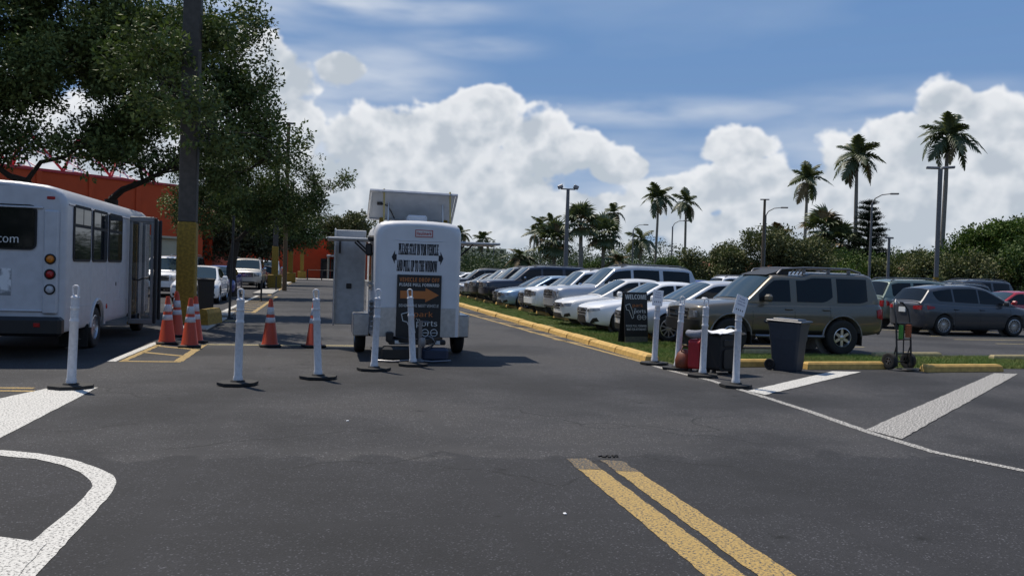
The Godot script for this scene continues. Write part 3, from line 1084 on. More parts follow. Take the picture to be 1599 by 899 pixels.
func build_trees() -> void:
	M.leaf = leaf_mat()
	clusters.oak = leaf_cluster(34, 0.32, 0.125, 0.034, 1)
	clusters.oak_far = leaf_cluster(22, 0.6, 0.24, 0.065, 2)
	clusters.bush = leaf_cluster(22, 0.62, 0.28, 0.085, 3)
	var dk := Color(0.042, 0.066, 0.020)
	var lt := Color(0.17, 0.205, 0.07)
	# two live oaks behind the shuttle bus
	broadleaf("oak_tree", "broad oak with forked dark trunk rising behind the white shuttle bus", Vector3(-8.2, 0, -28.0), 0.26, 3.4, [
		[-1.8, 6.2, 0.0, 1.9, 1.3, 2.0], [0.3, 6.9, 0.6, 1.9, 1.2, 1.9], [-0.8, 8.4, -0.3, 2.3, 1.1, 2.0], [1.9, 8.3, 0.0, 1.6, 1.2, 1.7], [-3.2, 7.9, 0.5, 1.6, 1.4, 1.6], [0.9, 9.6, 0.0, 2.0, 1.0, 1.8], [-2.4, 5.0, 1.2, 1.4, 0.7, 1.2], [1.1, 5.3, -0.8, 1.0, 0.7, 1.2], [-1.5, 9.8, 0.3, 2.0, 1.0, 1.8], [-0.2, 4.9, 1.2, 1.2, 0.6, 1.0], [-1.3, 4.4, 0.8, 1.0, 0.5, 0.9], [1.9, 4.7, 0.4, 1.0, 0.5, 0.9]], 34.0, "oak", dk, lt, "", 1.0, 9)
	broadleaf("oak_tree", "spreading oak whose boughs cross the tall yellow based lamp post", Vector3(-6.6, 0, -29.6), 0.24, 3.5, [
		[0.4, 5.9, 0.3, 1.5, 1.1, 1.6], [2.0, 6.8, 0.6, 1.6, 1.3, 1.6], [3.4, 7.6, 0.2, 1.5, 1.1, 1.5], [1.6, 8.6, 0.0, 1.8, 1.1, 1.7], [3.3, 5.6, 0.4, 1.4, 0.9, 1.4], [4.4, 6.3, 0.5, 1.0, 0.9, 1.2], [2.0, 4.7, 0.6, 1.3, 0.7, 1.2], [3.9, 8.7, -0.2, 1.1, 0.8, 1.2], [-0.3, 7.4, -0.5, 1.5, 1.1, 1.5], [3.1, 9.6, -0.2, 1.6, 0.8, 1.4], [4.6, 4.9, 0.3, 0.9, 0.6, 1.0], [3.3, 4.2, 0.2, 0.9, 0.5, 0.9], [3.2, 5.4, 8.0, 1.0, 0.6, 1.0], [2.3, 6.6, 7.8, 1.0, 0.7, 1.1], [3.9, 4.4, 8.0, 0.7, 0.4, 0.8], [3.6, 7.3, 6.6, 1.1, 0.6, 1.1], [3.0, 5.6, 5.0, 0.9, 0.6, 1.1], [5.2, 5.3, 2.0, 1.0, 0.6, 1.0]], 34.0, "oak", dk, lt, "", 1.0, 9)
	broadleaf("oak_tree", "dark oak spreading over the queue of cars past the lamp post", Vector3(-4.2, 0, -43.0), 0.24, 2.6, [
		[-1.5, 4.2, 0, 1.9, 1.2, 1.9], [0.8, 4.8, 0.3, 1.8, 1.3, 1.8], [2.6, 5.0, 0.2, 1.5, 1.0, 1.5], [3.8, 5.6, 0.0, 1.0, 0.6, 1.2], [0.9, 6.4, 0.0, 1.7, 0.9, 1.7], [-1.2, 5.8, 0.4, 1.8, 1.1, 1.7], [1.8, 3.7, 0.2, 1.6, 0.8, 1.6], [3.0, 4.0, 0, 1.1, 0.6, 1.2], [4.6, 5.3, 0.2, 0.6, 0.4, 0.7], [5.2, 5.9, 0.2, 0.6, 0.35, 0.6], [3.3, 6.6, 0.2, 1.1, 0.6, 1.1], [4.1, 4.6, 0.2, 0.9, 0.5, 0.9]], 24.0, "oak", dk, lt, "", 1.0, 8)
	broadleaf("oak_tree", "bushy grey green oak beside the cars in front of the store wall", Vector3(-6.6, 0, -69.0), 0.24, 2.0, [
		[-1.8, 3.0, 1.0, 1.9, 1.3, 1.9], [1.0, 3.2, 0.6, 2.0, 1.4, 1.9], [-0.3, 4.8, 0.5, 2.2, 1.2, 2.0], [2.6, 3.4, 0.2, 1.6, 1.2, 1.6], [-1.9, 4.4, 0.5, 1.4, 1.0, 1.4]], 13.0, "oak_far", Color(0.045, 0.055, 0.028), Color(0.12, 0.12, 0.065), "", 1.3)
	broadleaf("oak_tree", "distant oak above the parked silver grey van on the store side", Vector3(-4.6, 0, -70.0), 0.25, 2.6, [
		[-2.0, 4.2, 0.5, 2.3, 1.6, 2.2], [0.8, 4.6, 0, 2.3, 1.7, 2.2], [2.8, 4.2, 0, 1.8, 1.3, 1.8], [0.3, 6.6, 0, 2.5, 1.4, 2.2], [2.8, 6.2, 0, 1.6, 1.1, 1.6], [-2.6, 6.4, 0, 1.8, 1.2, 1.8]], 11.0, "oak_far", dk, lt, "", 1.4)
	broadleaf("oak_tree", "rounded olive tree in front of the far store entrance", Vector3(2.6, 0, -106.0), 0.25, 3.0, [
		[0, 5.2, 0, 2.6, 2.0, 2.4], [1.8, 6.6, 0, 2.2, 1.6, 2.0], [-1.8, 6.4, 0, 2.2, 1.6, 2.0]], 7.0, "bush", Color(0.06, 0.07, 0.03), Color(0.12, 0.12, 0.05), "", 1.6)
	# belt of trees beyond the car park
	var belt := [
		["low dark green tree behind the white hotel side palms", 36, -150, 4.6, 3.0, 0], ["round green tree between the distant slender palms", 47, -124, 5.2, 3.6, 0], ["broad dark green tree beside a curved arm lamp", 46, -104, 6.0, 3.8, 0],
		["sparse olive tree with pale bare twigs", 45.5, -93, 5.6, 5.6, 1], ["dense grey green tree next to the thin utility pole", 47.5, -87, 6.2, 7.2, 1], ["leafy tree in front of the fan palms", 52, -86, 6.0, 7.8, 1],
		["yellow green shrub like tree below the fan palms", 53.5, -80, 4.2, 3.4, 2], ["dark tree at the foot of the tall conifer", 60, -89, 5.2, 4.8, 0], ["flowering olive tree behind the green estate car", 58, -78, 4.6, 4.2, 1],
		["pale flowered tree beside the small brown roof", 60, -74, 4.6, 4.4, 1], ["tall dark tree behind the pale flowered trees", 75, -96, 7.4, 5.6, 0], ["speckled olive tree next to the twin headed lamp", 57, -66, 4.8, 4.6, 1],
		["huge bright topped tree rising above the others", 68, -73, 9.0, 7.8, 3], ["dark lower tree leaning out of the huge bright topped one", 61, -66, 5.6, 5.6, 0], ["speckled tree below the huge bright topped one", 60, -58, 4.6, 4.2, 1], ["far dark tree filling the gap behind the rows", 86, -130, 8.0, 6.0, 0], ["far tree behind the twin palms", 66, -150, 7.5, 4.6, 0], ["far round tree between lamp and date palm", 47, -150, 6.0, 3.6, 0]]
	var tones := [[Color(0.046, 0.076, 0.026), Color(0.12, 0.165, 0.05)], [Color(0.075, 0.088, 0.038), Color(0.18, 0.18, 0.085)], [Color(0.06, 0.10, 0.02), Color(0.14, 0.18, 0.045)], [Color(0.045, 0.085, 0.018), Color(0.13, 0.18, 0.035)]]
	for q in belt:
		var r := RandomNumberGenerator.new()
		r.seed = hash(q[0])
		var bl := []
		var wide: float = q[3]
		var high: float = q[4]
		var n := 9 if q[5] != 3 else 14
		for k in n:
			var a := r.randf() * TAU
			var d := r.randf_range(0.15, 0.62) * wide
			var y := r.randf_range(0.32, 0.88) * high
			var sz := r.randf_range(0.22, 0.36) * wide
			bl.append([cos(a) * d, y, sin(a) * d * 0.8, sz, minf(sz * 0.75, high * 0.25), sz])
		broadleaf("broadleaf_tree", q[0], Vector3(q[1], 0, q[2]), 0.22, high * 0.35, bl, 7.0, "bush", tones[q[5]][0], tones[q[5]][1], "trees beyond the car park", 1.6, 4)
	# Norfolk pine: tiers of upturned boughs
	var t := thing("norfolk_pine", "tall dark conifer with tiered boughs behind a royal palm", "conifer", Vector3(65.4, 0, -93.5))
	var b := MB.new()
	b.tube([Vector3(0, -0.1, 0), Vector3(0, 6, 0), Vector3(0, 11.9, 0)], [0.28, 0.18, 0.03], 8)
	var st := SurfaceTool.new()
	st.begin(Mesh.PRIMITIVE_TRIANGLES)
	var tint := tinted_cluster("bush", Color(0.020, 0.034, 0.016), Color(0.026, 0.042, 0.020), 2)
	var made := 0
	var y := 2.6
	while y < 11.6:
		var reach := 3.3 * pow(1.0 - (y - 1.0) / 11.6, 0.75) + 0.25
		var ph := rng.randf() * TAU
		for k in 6:
			var a := ph + TAU * k / 6 + rng.randf_range(-0.15, 0.15)
			var d := Vector3(cos(a), rng.randf_range(0.1, 0.45), sin(a)) * rng.randf_range(0.75, 1.05)
			b.tube([Vector3(0, y, 0), Vector3(0, y, 0) + d * reach], [0.05, 0.015], 5, false)
			for j in int(reach * 13):
				var p := Vector3(0, y + 0.08, 0) + d * reach * (0.2 + 0.8 * rng.randf()) + Vector3(rng.randfn(), rng.randfn() * 0.4, rng.randfn()) * 0.14
				var bs := Basis(Vector3.UP, rng.randf() * TAU) * Basis.from_scale(Vector3(0.5, 0.45, 0.5))
				st.append_from(tint[j % 2], 0, Transform3D(bs, p))
		y += rng.randf_range(0.45, 0.75)
	put(b, "trunk", M.bark, t)
	crown(st, t)
	# clipped hedge line under the belt and far woodland that reads as one mass
	var fb := PackedFloat32Array()
	made = 0
	for k in 15000:
		var u := rng.randf()
		var p := Vector3(lerpf(-120, 260, u), 0, lerpf(-330, -190, rng.randf()) + u * 60)
		var hh := 6.5 + 2.5 * sin(p.x * 0.11) + 1.6 * sin(p.x * 0.37 + p.z)
		p.y = rng.randf() * hh
		var s := rng.randf_range(1.2, 2.2)
		var a := rng.randf() * TAU
		var cc := Color(0.030, 0.050, 0.022).lerp(Color(0.07, 0.095, 0.04), rng.randf())
		fb.append_array([cos(a) * s, 0, sin(a) * s, p.x, 0, s, 0, p.y, -sin(a) * s, 0, cos(a) * s, p.z, cc.r, cc.g, cc.b, 1])
		made += 1
	var wood := multi(clusters.bush, fb, made, "far_woods", M.leaf, self)
	wood.set_meta("kind", "stuff"); wood.set_meta("label", "distant green woodland along the skyline behind the palms"); wood.set_meta("category", "woodland")
	fb = PackedFloat32Array()
	made = 0
	for k in 9000:
		var a0 := rng.randf_range(-0.15, PI + 0.15)
		var dist := rng.randf_range(55, 75)
		var p := Vector3(cos(a0) * dist, 0, sin(a0) * dist + 6.0)
		p.y = rng.randf() * (9.5 + 2.5 * sin(a0 * 17.0) + 1.5 * sin(a0 * 41.0))
		var s := rng.randf_range(1.3, 2.2)
		var a := rng.randf() * TAU
		var cc := Color(0.030, 0.050, 0.020).lerp(Color(0.07, 0.095, 0.035), rng.randf())
		fb.append_array([cos(a) * s, 0, sin(a) * s, p.x, 0, s, 0, p.y, -sin(a) * s, 0, cos(a) * s, p.z, cc.r, cc.g, cc.b, 1])
		made += 1
	var back := multi(clusters.bush, fb, made, "street_woods", M.leaf, self)
	back.set_meta("kind", "stuff"); back.set_meta("label", "line of trees across the street mirrored in the bus windows"); back.set_meta("category", "woodland")
	fb = PackedFloat32Array()
	made = 0
	for k in 5200:
		var u := rng.randf()
		var p := Vector3(lerpf(22, 58, u), 0, lerpf(-118, -52, u)) + Vector3(rng.randf_range(-1.2, 1.2), 0, rng.randf_range(-1.2, 1.2))
		p.y = rng.randf() * (1.7 + 0.5 * sin(p.x * 0.9))
		var s := rng.randf_range(0.4, 0.8)
		var a := rng.randf() * TAU
		var cc := Color(0.022, 0.034, 0.014).lerp(Color(0.05, 0.07, 0.028), rng.randf())
		fb.append_array([cos(a) * s, 0, sin(a) * s, p.x, 0, s, 0, p.y, -sin(a) * s, 0, cos(a) * s, p.z, cc.r, cc.g, cc.b, 1])
		made += 1
	var hedge := multi(clusters.bush, fb, made, "shrubbery", M.leaf, self)
	hedge.set_meta("kind", "stuff"); hedge.set_meta("label", "long dark shrubbery bordering the far side of the car park"); hedge.set_meta("category", "shrubbery")

func build_palms() -> void:
	M.frond = mat(0.048, 0.066, 0.026, 0.55)
	M.frond.backlight_enabled = true
	M.frond.backlight = lin(0.06, 0.075, 0.02)
	M.fan = mat(0.07, 0.095, 0.04, 0.5)
	M.fan.backlight_enabled = true
	M.fan.backlight = lin(0.03, 0.04, 0.01)
	M.dry_frond = mat(0.16, 0.12, 0.06, 0.8)
	fronds = [frond_mesh(3.2, 0.35, 0.55, 34, 1), frond_mesh(3.5, 0.30, 0.95, 34, 2), frond_mesh(3.1, 0.1, 0.75, 32, 3)]
	fans = [fan_mesh(1.1, 1.0, 17, 1), fan_mesh(0.9, 0.95, 15, 2)]
	# label, x, crown height, z, size, fronds
	var ps := [
		["lone tall royal palm standing beside the twin headed lamp post", 65.1, 17.4, -80.3, 1.15, 16], ["tall royal palm rising in front of the dark conifer", 65.9, 17.3, -96.7, 1.22, 15], ["royal palm between the conifer and the thin utility pole", 72.2, 16.9, -119.0, 1.22, 14],
		["slender royal palm with wind swept crown, shorter of the distant pair", 74.3, 17.0, -167.9, 1.25, 12], ["full crowned royal palm, taller of the distant pair", 65.6, 17.2, -162.9, 1.4, 16], ["royal palm leaning over the fan palm clump", 67.7, 16.2, -194.1, 1.25, 12],
		["short royal palm between two curved arm lamps", 61.4, 8.4, -160.6, 1.25, 13], ["royal palm peeping behind the twin floodlight pole", 57.7, 14.3, -214.4, 1.25, 11], ["royal palm in the far clump above the date palm", 52.5, 12.8, -204.8, 1.2, 11],
		["smallest royal palm of the far clump above the date palm", 58.1, 12.2, -235.2, 1.2, 10], ["bushy royal palm in front of the distant hotel", 50.4, 11.4, -271.0, 1.4, 14], ["royal palm half hidden behind the cargo trailer", 37.1, 11.4, -231.4, 1.1, 11],
		["far royal palm over the store entrance, shorter one", 3.3, 10.6, -202.7, 1.2, 11], ["far royal palm over the store entrance, taller one", 6.6, 10.6, -179.4, 1.2, 11]]
	for k in ps.size():
		var q: Array = ps[k]
		royal(q[0], Vector3(q[1], 0, q[3]), q[2], q[4], q[5], 100 + k)
	fan_palm("large cabbage palm beside the twin floodlight pole", Vector3(32.9, 0, -107.6), 8.3, 1.45, 34, 1)
	fan_palm("thick cabbage palm overlapping the largest cabbage palm", Vector3(37.5, 0, -112.0), 7.0, 1.5, 34, 2)
	fan_palm("dense low cabbage palm on the hotel side of the twin floodlight pole", Vector3(31.4, 0, -115.0), 6.0, 1.7, 36, 3)
	fan_palm("spiky low date palm in front of the hotel", Vector3(27.2, 0, -116.5), 3.2, 0.85, 30, 4, true)
	fan_palm("small date palm between the cabbage palms and the curved lamp", Vector3(37.6, 0, -106.0), 3.0, 0.75, 28, 5, true)
	fan_palm("tall cabbage palm standing behind the leafy trees", Vector3(63.1, 0, -99.7), 8.2, 1.6, 32, 6)
	fan_palm("cabbage palm with drooping skirt next to the conifer", Vector3(64.6, 0, -98.0), 6.6, 1.5, 32, 7)
	fan_palm("ragged cabbage palm behind the thin utility pole", Vector3(57.0, 0, -100.0), 6.8, 1.0, 24, 8, true)

# ------------------------------------------------------------------ store, hotel, poles
func build_store() -> void:
	var p0 := Vector3(-32.0, 0, -40.0)
	var p1 := Vector3(-8.4, 0, -64.5)
	var along := (p1 - p0).normalized()
	var length := p0.distance_to(p1)
	var turn := rad_to_deg(atan2(-along.z, along.x))
	var t := thing("store_building", "orange store with cream base and red and white roof trusses", "building", (p0 + p1) * 0.5, turn)
	# local x along the front, local +z faces out
	var b := MB.new()
	b.box(Vector3(0, 4.95, -6), Vector3(length, 3.5, 12))
	put(b, "wall", M.orange_wall, t)
	b = MB.new()
	b.box(Vector3(-0.8, 1.6, -6.05), Vector3(length - 1.6, 3.2, 11.9))
	put(b, "base_wall", M.cream_wall, t)
	b = MB.new()
	b.cbox(Vector3(length / 2 - 0.75, 1.6, -5.9), Vector3(1.5, 3.2, 12.0), 0.02)
	put(b, "corner_pier", M.orange_wall, t)
	b = MB.new()
	b.box(Vector3(0, 6.78, -6), Vector3(length + 0.2, 0.16, 12.2))
	put(b, "coping", M.red_steel, t)
	for k in 10:
		b = MB.new()
		b.cbox(Vector3(length / 2 - 1.9 - k * 3.3, 4.95, 0.03), Vector3(0.34, 3.5, 0.14), 0.02)
		put(b, "wall_rib", M.orange_wall, t)
	b = MB.new()
	b.cbox(Vector3(-0.8, 3.2, 0.05), Vector3(length - 1.7, 0.16, 0.24), 0.03)
	put(b, "string_course", M.cream_wall, t)
	for k in 3:
		b = MB.new()
		b.cbox(Vector3(length / 2 - 6.5 - k * 5.0, 1.9, -0.08), Vector3(1.2, 1.0, 0.08), 0.01)
		put(b, "wall_sign", M.sign_white, t)
	# roof trusses: red triangles laced with white struts
	var n := 9
	for k in n:
		var x := -length / 2 + 1.5 + k * (length - 8) / (n - 1)
		var s := 3.4
		b = MB.new()
		var a0 := Vector3(x, 6.86, -1.0)
		var a1 := Vector3(x + s, 6.86, -1.0)
		var a2 := Vector3(x + s * 0.5, 9.3, -2.2)
		var a3 := Vector3(x + s * 0.5, 6.86, -4.0)
		for e in [[a0, a1], [a0, a2], [a1, a2], [a0, a3], [a1, a3], [a2, a3]]: b.cyl(e[0], e[1], 0.09, -1, 6)
		var tr := put(b, "roof_truss", M.red_steel, t)
		b = MB.new()
		for j in 4:
			var f := 0.2 + 0.2 * j
			b.cyl(a0.lerp(a2, f), a1.lerp(a2, 1.0 - f), 0.05, -1, 6)
			b.cyl(a0.lerp(a1, f), a2.lerp(a3, f), 0.045, -1, 6)
		put(b, "strut", M.white_steel, tr)
	# long side wing behind the trees
	t = thing("store_wing", "long orange side wing of the store half hidden by oaks", "building", Vector3(-14.0, 0, -85.0))
	b = MB.new()
	b.box(Vector3(0, 2.6, 0), Vector3(12, 5.2, 36))
	put(b, "wall", M.orange_wall, t)
	b = MB.new()
	b.cbox(Vector3(0, 5.28, 0), Vector3(12.3, 0.2, 36.3), 0.03)
	put(b, "coping", M.red_steel, t)
	# far entrance
	t = thing("store_entrance", "far orange store entrance with gabled canopy and dark doors", "building", Vector3(2.0, 0, -112.0))
	b = MB.new()
	b.box(Vector3(-1, 2.5, -5), Vector3(22, 5.0, 10))
	put(b, "wall", M.orange_wall, t)
	b = MB.new()
	b.prism(PackedVector2Array([Vector2(-1.9, 0), Vector2(1.9, 0), Vector2(1.0, 1.9), Vector2(-1.0, 1.9)]), 2.4, Transform3D(Basis(), Vector3(0.6, 3.0, 1.4)))
	put(b, "canopy", M.orange_wall, t)
	b = MB.new()
	b.cbox(Vector3(0.6, 2.86, 1.45), Vector3(4.1, 0.25, 2.7), 0.03)
	put(b, "canopy_trim", M.white_steel, t)
	for k in 4:
		b = MB.new()
		b.cbox(Vector3(-1.6 + k * 1.25, 1.25, 0.06), Vector3(1.15, 2.5, 0.1), 0.01)
		var d := put(b, "door", M.black_plastic, t)
		b = MB.new()
		b.cbox(Vector3(-1.6 + k * 1.25, 1.3, 0.12), Vector3(0.95, 2.1, 0.02), 0.005)
		put(b, "pane", M.glass, d)
	for s in [-1.0, 1.0]:
		b = MB.new()
		b.cyl(Vector3(0.6 + s * 1.85, 0, 2.6), Vector3(0.6 + s * 1.85, 2.75, 2.6), 0.12)
		put(b, "column", M.cream_wall, t)
	# distant hotel
	t = thing("hotel", "distant white hotel with rows of windows and green lower storey", "building", Vector3(66.0, 0, -395.0))
	b = MB.new()
	b.box(Vector3(0, 8.0, 0), Vector3(34, 8.0, 14))
	b.box(Vector3(-9, 12.6, 0), Vector3(10, 1.2, 12))
	put(b, "wall", M.cream_wall, t)
	b = MB.new()
	b.box(Vector3(-2, 2.0, 0), Vector3(42, 4.0, 15))
	put(b, "lower_storey", mat(0.25, 0.38, 0.33, 0.8), t)
	var win := MB.new()
	win.cbox(Vector3.ZERO, Vector3(1.7, 1.3, 0.1), 0.02)
	var wm := win.mesh()
	for j in 3:
		for k in 10: again(wm, "window", M.glass, t, Transform3D(Basis(), Vector3(-14.8 + k * 3.3, 5.6 + j * 2.5, 7.03)))
	t = thing("roof_house", "low house with brown tiled roof behind the olive trees", "house", Vector3(66.5, 0, -82.5), -30.0)
	b = MB.new()
	b.box(Vector3(0, 1.1, 0), Vector3(7, 2.2, 6))
	put(b, "wall", M.cream_wall, t)
	b = MB.new()
	b.prism(PackedVector2Array([Vector2(-3.6, 0), Vector2(3.6, 0), Vector2(0, 1.5)]), 8.0, Transform3D(Basis(Vector3.UP, PI / 2), Vector3(0, 2.2, 0)))
	put(b, "roof", worn(0.20, 0.09, 0.05, 0.9, 0.4, 0.8, 71), t)
	t = thing("roof_house", "low pale house with reddish roof behind the sparse olive tree", "house", Vector3(53.0, 0, -104.0), -20.0)
	b = MB.new()
	b.box(Vector3(0, 1.2, 0), Vector3(9, 2.4, 6))
	put(b, "wall", M.cream_wall, t)
	b = MB.new()
	b.prism(PackedVector2Array([Vector2(-3.6, 0), Vector2(3.6, 0), Vector2(0, 1.3)]), 10.0, Transform3D(Basis(Vector3.UP, PI / 2), Vector3(0, 2.4, 0)))
	put(b, "roof", worn(0.34, 0.13, 0.08, 0.9, 0.4, 0.8, 72), t)

func cobra(label: String, at: Vector3, h: float, reach: float, turn: float) -> void:
	var t := thing("street_lamp", label, "street lamp", at, turn, "curved arm street lamps")
	var b := MB.new()
	b.tube([Vector3(0, 0, 0), Vector3(0, 0.4, 0), Vector3(0, h - 0.8, 0)], [0.17, 0.13, 0.09], 10)
	put(b, "pole", M.pole_grey, t)
	b = MB.new()
	b.tube([Vector3(0, h - 0.85, 0), Vector3(reach * 0.12, h - 0.4, 0), Vector3(reach * 0.4, h - 0.08, 0), Vector3(reach * 0.75, h, 0)], [0.055, 0.05, 0.045, 0.04], 8)
	put(b, "arm", M.pole_grey, t)
	b = MB.new()
	b.cbox(Vector3(reach * 0.75 + 0.3, h, 0), Vector3(0.75, 0.14, 0.3), 0.05)
	put(b, "lamp_head", M.pole_grey, t)

func build_poles() -> void:
	var b := MB.new()
	# tall square concrete lamp post with yellow foot
	var t := thing("lamp_post", "tall square dark concrete post with yellow base beside the bus", "post", Vector3(-3.24, 0, -22.3), 0.0)
	b.cbox(Vector3(0, 1.31, 0), Vector3(0.44, 2.5, 0.44), 0.03)
	put(b, "painted_base", M.pole_yellow, t)
	b = MB.new()
	b.cbox(Vector3(0, 6.95, 0), Vector3(0.41, 8.8, 0.41), 0.03)
	put(b, "shaft", M.pole_concrete, t)
	for s in [-1.0, 1.0]:
		b = MB.new()
		b.cbox(Vector3(s * 0.55, 11.42, 0), Vector3(0.7, 0.16, 0.4), 0.03)
		put(b, "lamp_head", M.pole_grey, t)
	var spots := [["square post with yellow foot standing between the far cars", -3.1, -60.0, 9.5, 0.42], ["more distant square post with yellow foot", -2.75, -79.0, 9.0, 0.42], ["slim yellow post near the store entrance", -2.2, -99.0, 3.4, 0.4]]
	for q in spots:
		t = thing("lamp_post", q[0], "post", Vector3(q[1], 0, q[2]), 0.0)
		b = MB.new()
		b.cbox(Vector3(0, 1.4, 0), Vector3(q[4], 2.8, q[4]), 0.03)
		b.cbox(Vector3(0, 0.45, 0), Vector3(q[4] + 0.5, 0.9, q[4] + 0.5), 0.04)
		put(b, "painted_base", M.pole_yellow, t)
		b = MB.new()
		b.cbox(Vector3(0, 2.8 + (q[3] - 2.8) * 0.5, 0), Vector3(q[4] * 0.8, q[3] - 2.8, q[4] * 0.8), 0.03)
		put(b, "shaft", M.pole_yellow if q[3] < 5 else M.pole_concrete, t)
	t = thing("utility_pole", "thin brown wooden pole rising above the dark oak", "pole", Vector3(-2.2, 0, -53.9))
	b = MB.new()
	b.tube([Vector3(0, 0, 0), Vector3(0, 10.2, 0)], [0.14, 0.10], 8)
	put(b, "shaft", worn(0.16, 0.10, 0.05, 0.9, 0.4, 1.0, 73), t)
	b = MB.new()
	b.cbox(Vector3(0.1, 10.15, 0), Vector3(0.5, 0.12, 0.12), 0.02)
	put(b, "cross_piece", M.pole_grey, t)
	t = thing("sign_post", "thin black steel post on the island beside the black bin", "post", Vector3(-2.57, 0.0, -25.83))
	b = MB.new()
	b.cyl(Vector3(0, 0, 0), Vector3(0.06, 2.95, 0), 0.035)
	put(b, "shaft", M.black_plastic, t)
	b = MB.new()
	b.cbox(Vector3(0, 0.02, 0), Vector3(0.25, 0.04, 0.25), 0.01)
	put(b, "foot", M.black_plastic, t)
	for q in [["short thin black post in the hatched marking", -2.5, -38.0, 0.9], ["short black post past the hatched marking", -2.6, -52.0, 0.9]]:
		t = thing("bollard", q[0], "post", Vector3(q[1], 0, q[2]))
		b = MB.new()
		b.cyl(Vector3.ZERO, Vector3(0, q[3], 0), 0.04, 0.035, 8)
		b.lathe([Vector2(0.06, 0.0), Vector2(0.06, 0.05), Vector2(0.04, 0.06)], 8)
		put(b, "shaft", M.black_plastic, t)
	# railing across the end of the lane
	t = thing("barrier_railing", "thin dark railing across the far end of the lane", "railing", Vector3(0, 0.0, -94.0))
	for k in 7:
		b = MB.new()
		b.cyl(Vector3(-1.5 + k * 1.5, 0, 0), Vector3(-1.5 + k * 1.5, 1.15, 0), 0.06, -1, 8)
		put(b, "upright", M.black_plastic, t)
	b = MB.new()
	b.cyl(Vector3(-1.5, 1.1, 0), Vector3(7.5, 1.1, 0), 0.03, -1, 6)
	put(b, "rail", M.black_plastic, t)
	t = thing("litter_bin", "dark litter bin by the far railing", "bin", Vector3(3.6, 0, -92.6))
	b = MB.new()
	b.lathe([Vector2(0.42, 0), Vector2(0.5, 0.1), Vector2(0.55, 1.1), Vector2(0.5, 1.2), Vector2(0.3, 1.4), Vector2(0.0, 1.42)], 14)
	put(b, "body", M.black_plastic, t)
	t = thing("stop_sign", "red stop sign behind the open trailer door", "sign", Vector3(8.2, 0, -100.0), 0)
	b = MB.new()
	b.cyl(Vector3.ZERO, Vector3(0, 2.9, 0), 0.04, -1, 8)
	put(b, "pole", M.pole_grey, t)
	b = MB.new()
	var oct := PackedVector2Array()
	for k in 8: oct.append(Vector2(cos(TAU * (k + 0.5) / 8), sin(TAU * (k + 0.5) / 8)) * 0.42)
	b.prism(oct, 0.03, Transform3D(Basis(), Vector3(0, 2.5, 0.06)))
	put(b, "plate", mat(0.45, 0.02, 0.03, 0.5), t)
	# lamps of the car park
	t = thing("floodlight_pole", "tall concrete pole with twin floodlights and yellow foot among cars", "lamp", Vector3(22.8, 0, -79.2), -12)
	b = MB.new()
	b.tube([Vector3(0, 1.6, 0), Vector3(0, 9.6, 0)], [0.24, 0.16], 10)
	put(b, "shaft", M.pole_grey, t)
	b = MB.new()
	b.tube([Vector3(0, 0, 0), Vector3(0, 1.6, 0)], [0.27, 0.245], 10)
	put(b, "painted_base", M.pole_yellow, t)
	b = MB.new()
	b.cbox(Vector3(0, 9.65, 0), Vector3(1.4, 0.12, 0.14), 0.02)
	put(b, "cross_arm", M.pole_grey, t)
	for s in [-1.0, 1.0]:
		b = MB.new()
		b.cbox(Vector3(s * 0.75, 9.85, 0.05), Vector3(0.5, 0.36, 0.42), 0.05, Basis(Vector3.FORWARD, s * 0.4))
		put(b, "floodlight", M.dark_alloy, t)
	t = thing("floodlight_pole", "tall pole with twin flat lamp heads and yellow foot by a palm", "lamp", Vector3(43.6, 0, -54.2), -35)
	b = MB.new()
	b.cbox(Vector3(0, 6.1, 0), Vector3(0.30, 7.9, 0.30), 0.03)
	put(b, "shaft", M.pole_grey, t)
	b = MB.new()
	b.cbox(Vector3(0, 1.08, 0), Vector3(0.34, 2.15, 0.34), 0.03)
	put(b, "painted_base", M.pole_yellow, t)
	for s in [-1.0, 1.0]:
		b = MB.new()
		b.cbox(Vector3(s * 0.52, 10.1, 0), Vector3(0.85, 0.16, 0.42), 0.03, Basis(Vector3.BACK, s * 0.05))
		put(b, "lamp_head", M.dark_alloy, t)
	t = thing("utility_pole", "thin wooden utility pole with small cross arm among trees", "pole", Vector3(43.9, 0, -80.0))
	b = MB.new()
	b.tube([Vector3.ZERO, Vector3(0, 9.8, 0)], [0.18, 0.13], 8)
	put(b, "shaft", worn(0.16, 0.12, 0.08, 0.9, 0.4, 1.0, 74), t)
	b = MB.new()
	b.cbox(Vector3(0, 9.75, 0), Vector3(0.9, 0.12, 0.12), 0.02, Basis(Vector3.UP, -0.5))
	put(b, "cross_arm", M.pole_grey, t)
	cobra("curved arm street lamp between the distant pair of royal palms", Vector3(45.0, 0, -106.0), 9.0, 1.9, -20)
	cobra("curved arm street lamp next to the thin wooden pole", Vector3(44.4, 0, -80.6), 9.0, 2.0, -30)
	cobra("curved arm street lamp beside the dark conifer, largest of them", Vector3(47.6, 0, -67.7), 9.5, 2.0, -35)
	cobra("curved arm street lamp half lost among the cabbage palms", Vector3(44.0, 0, -118.0), 9.0, 2.0, -20)
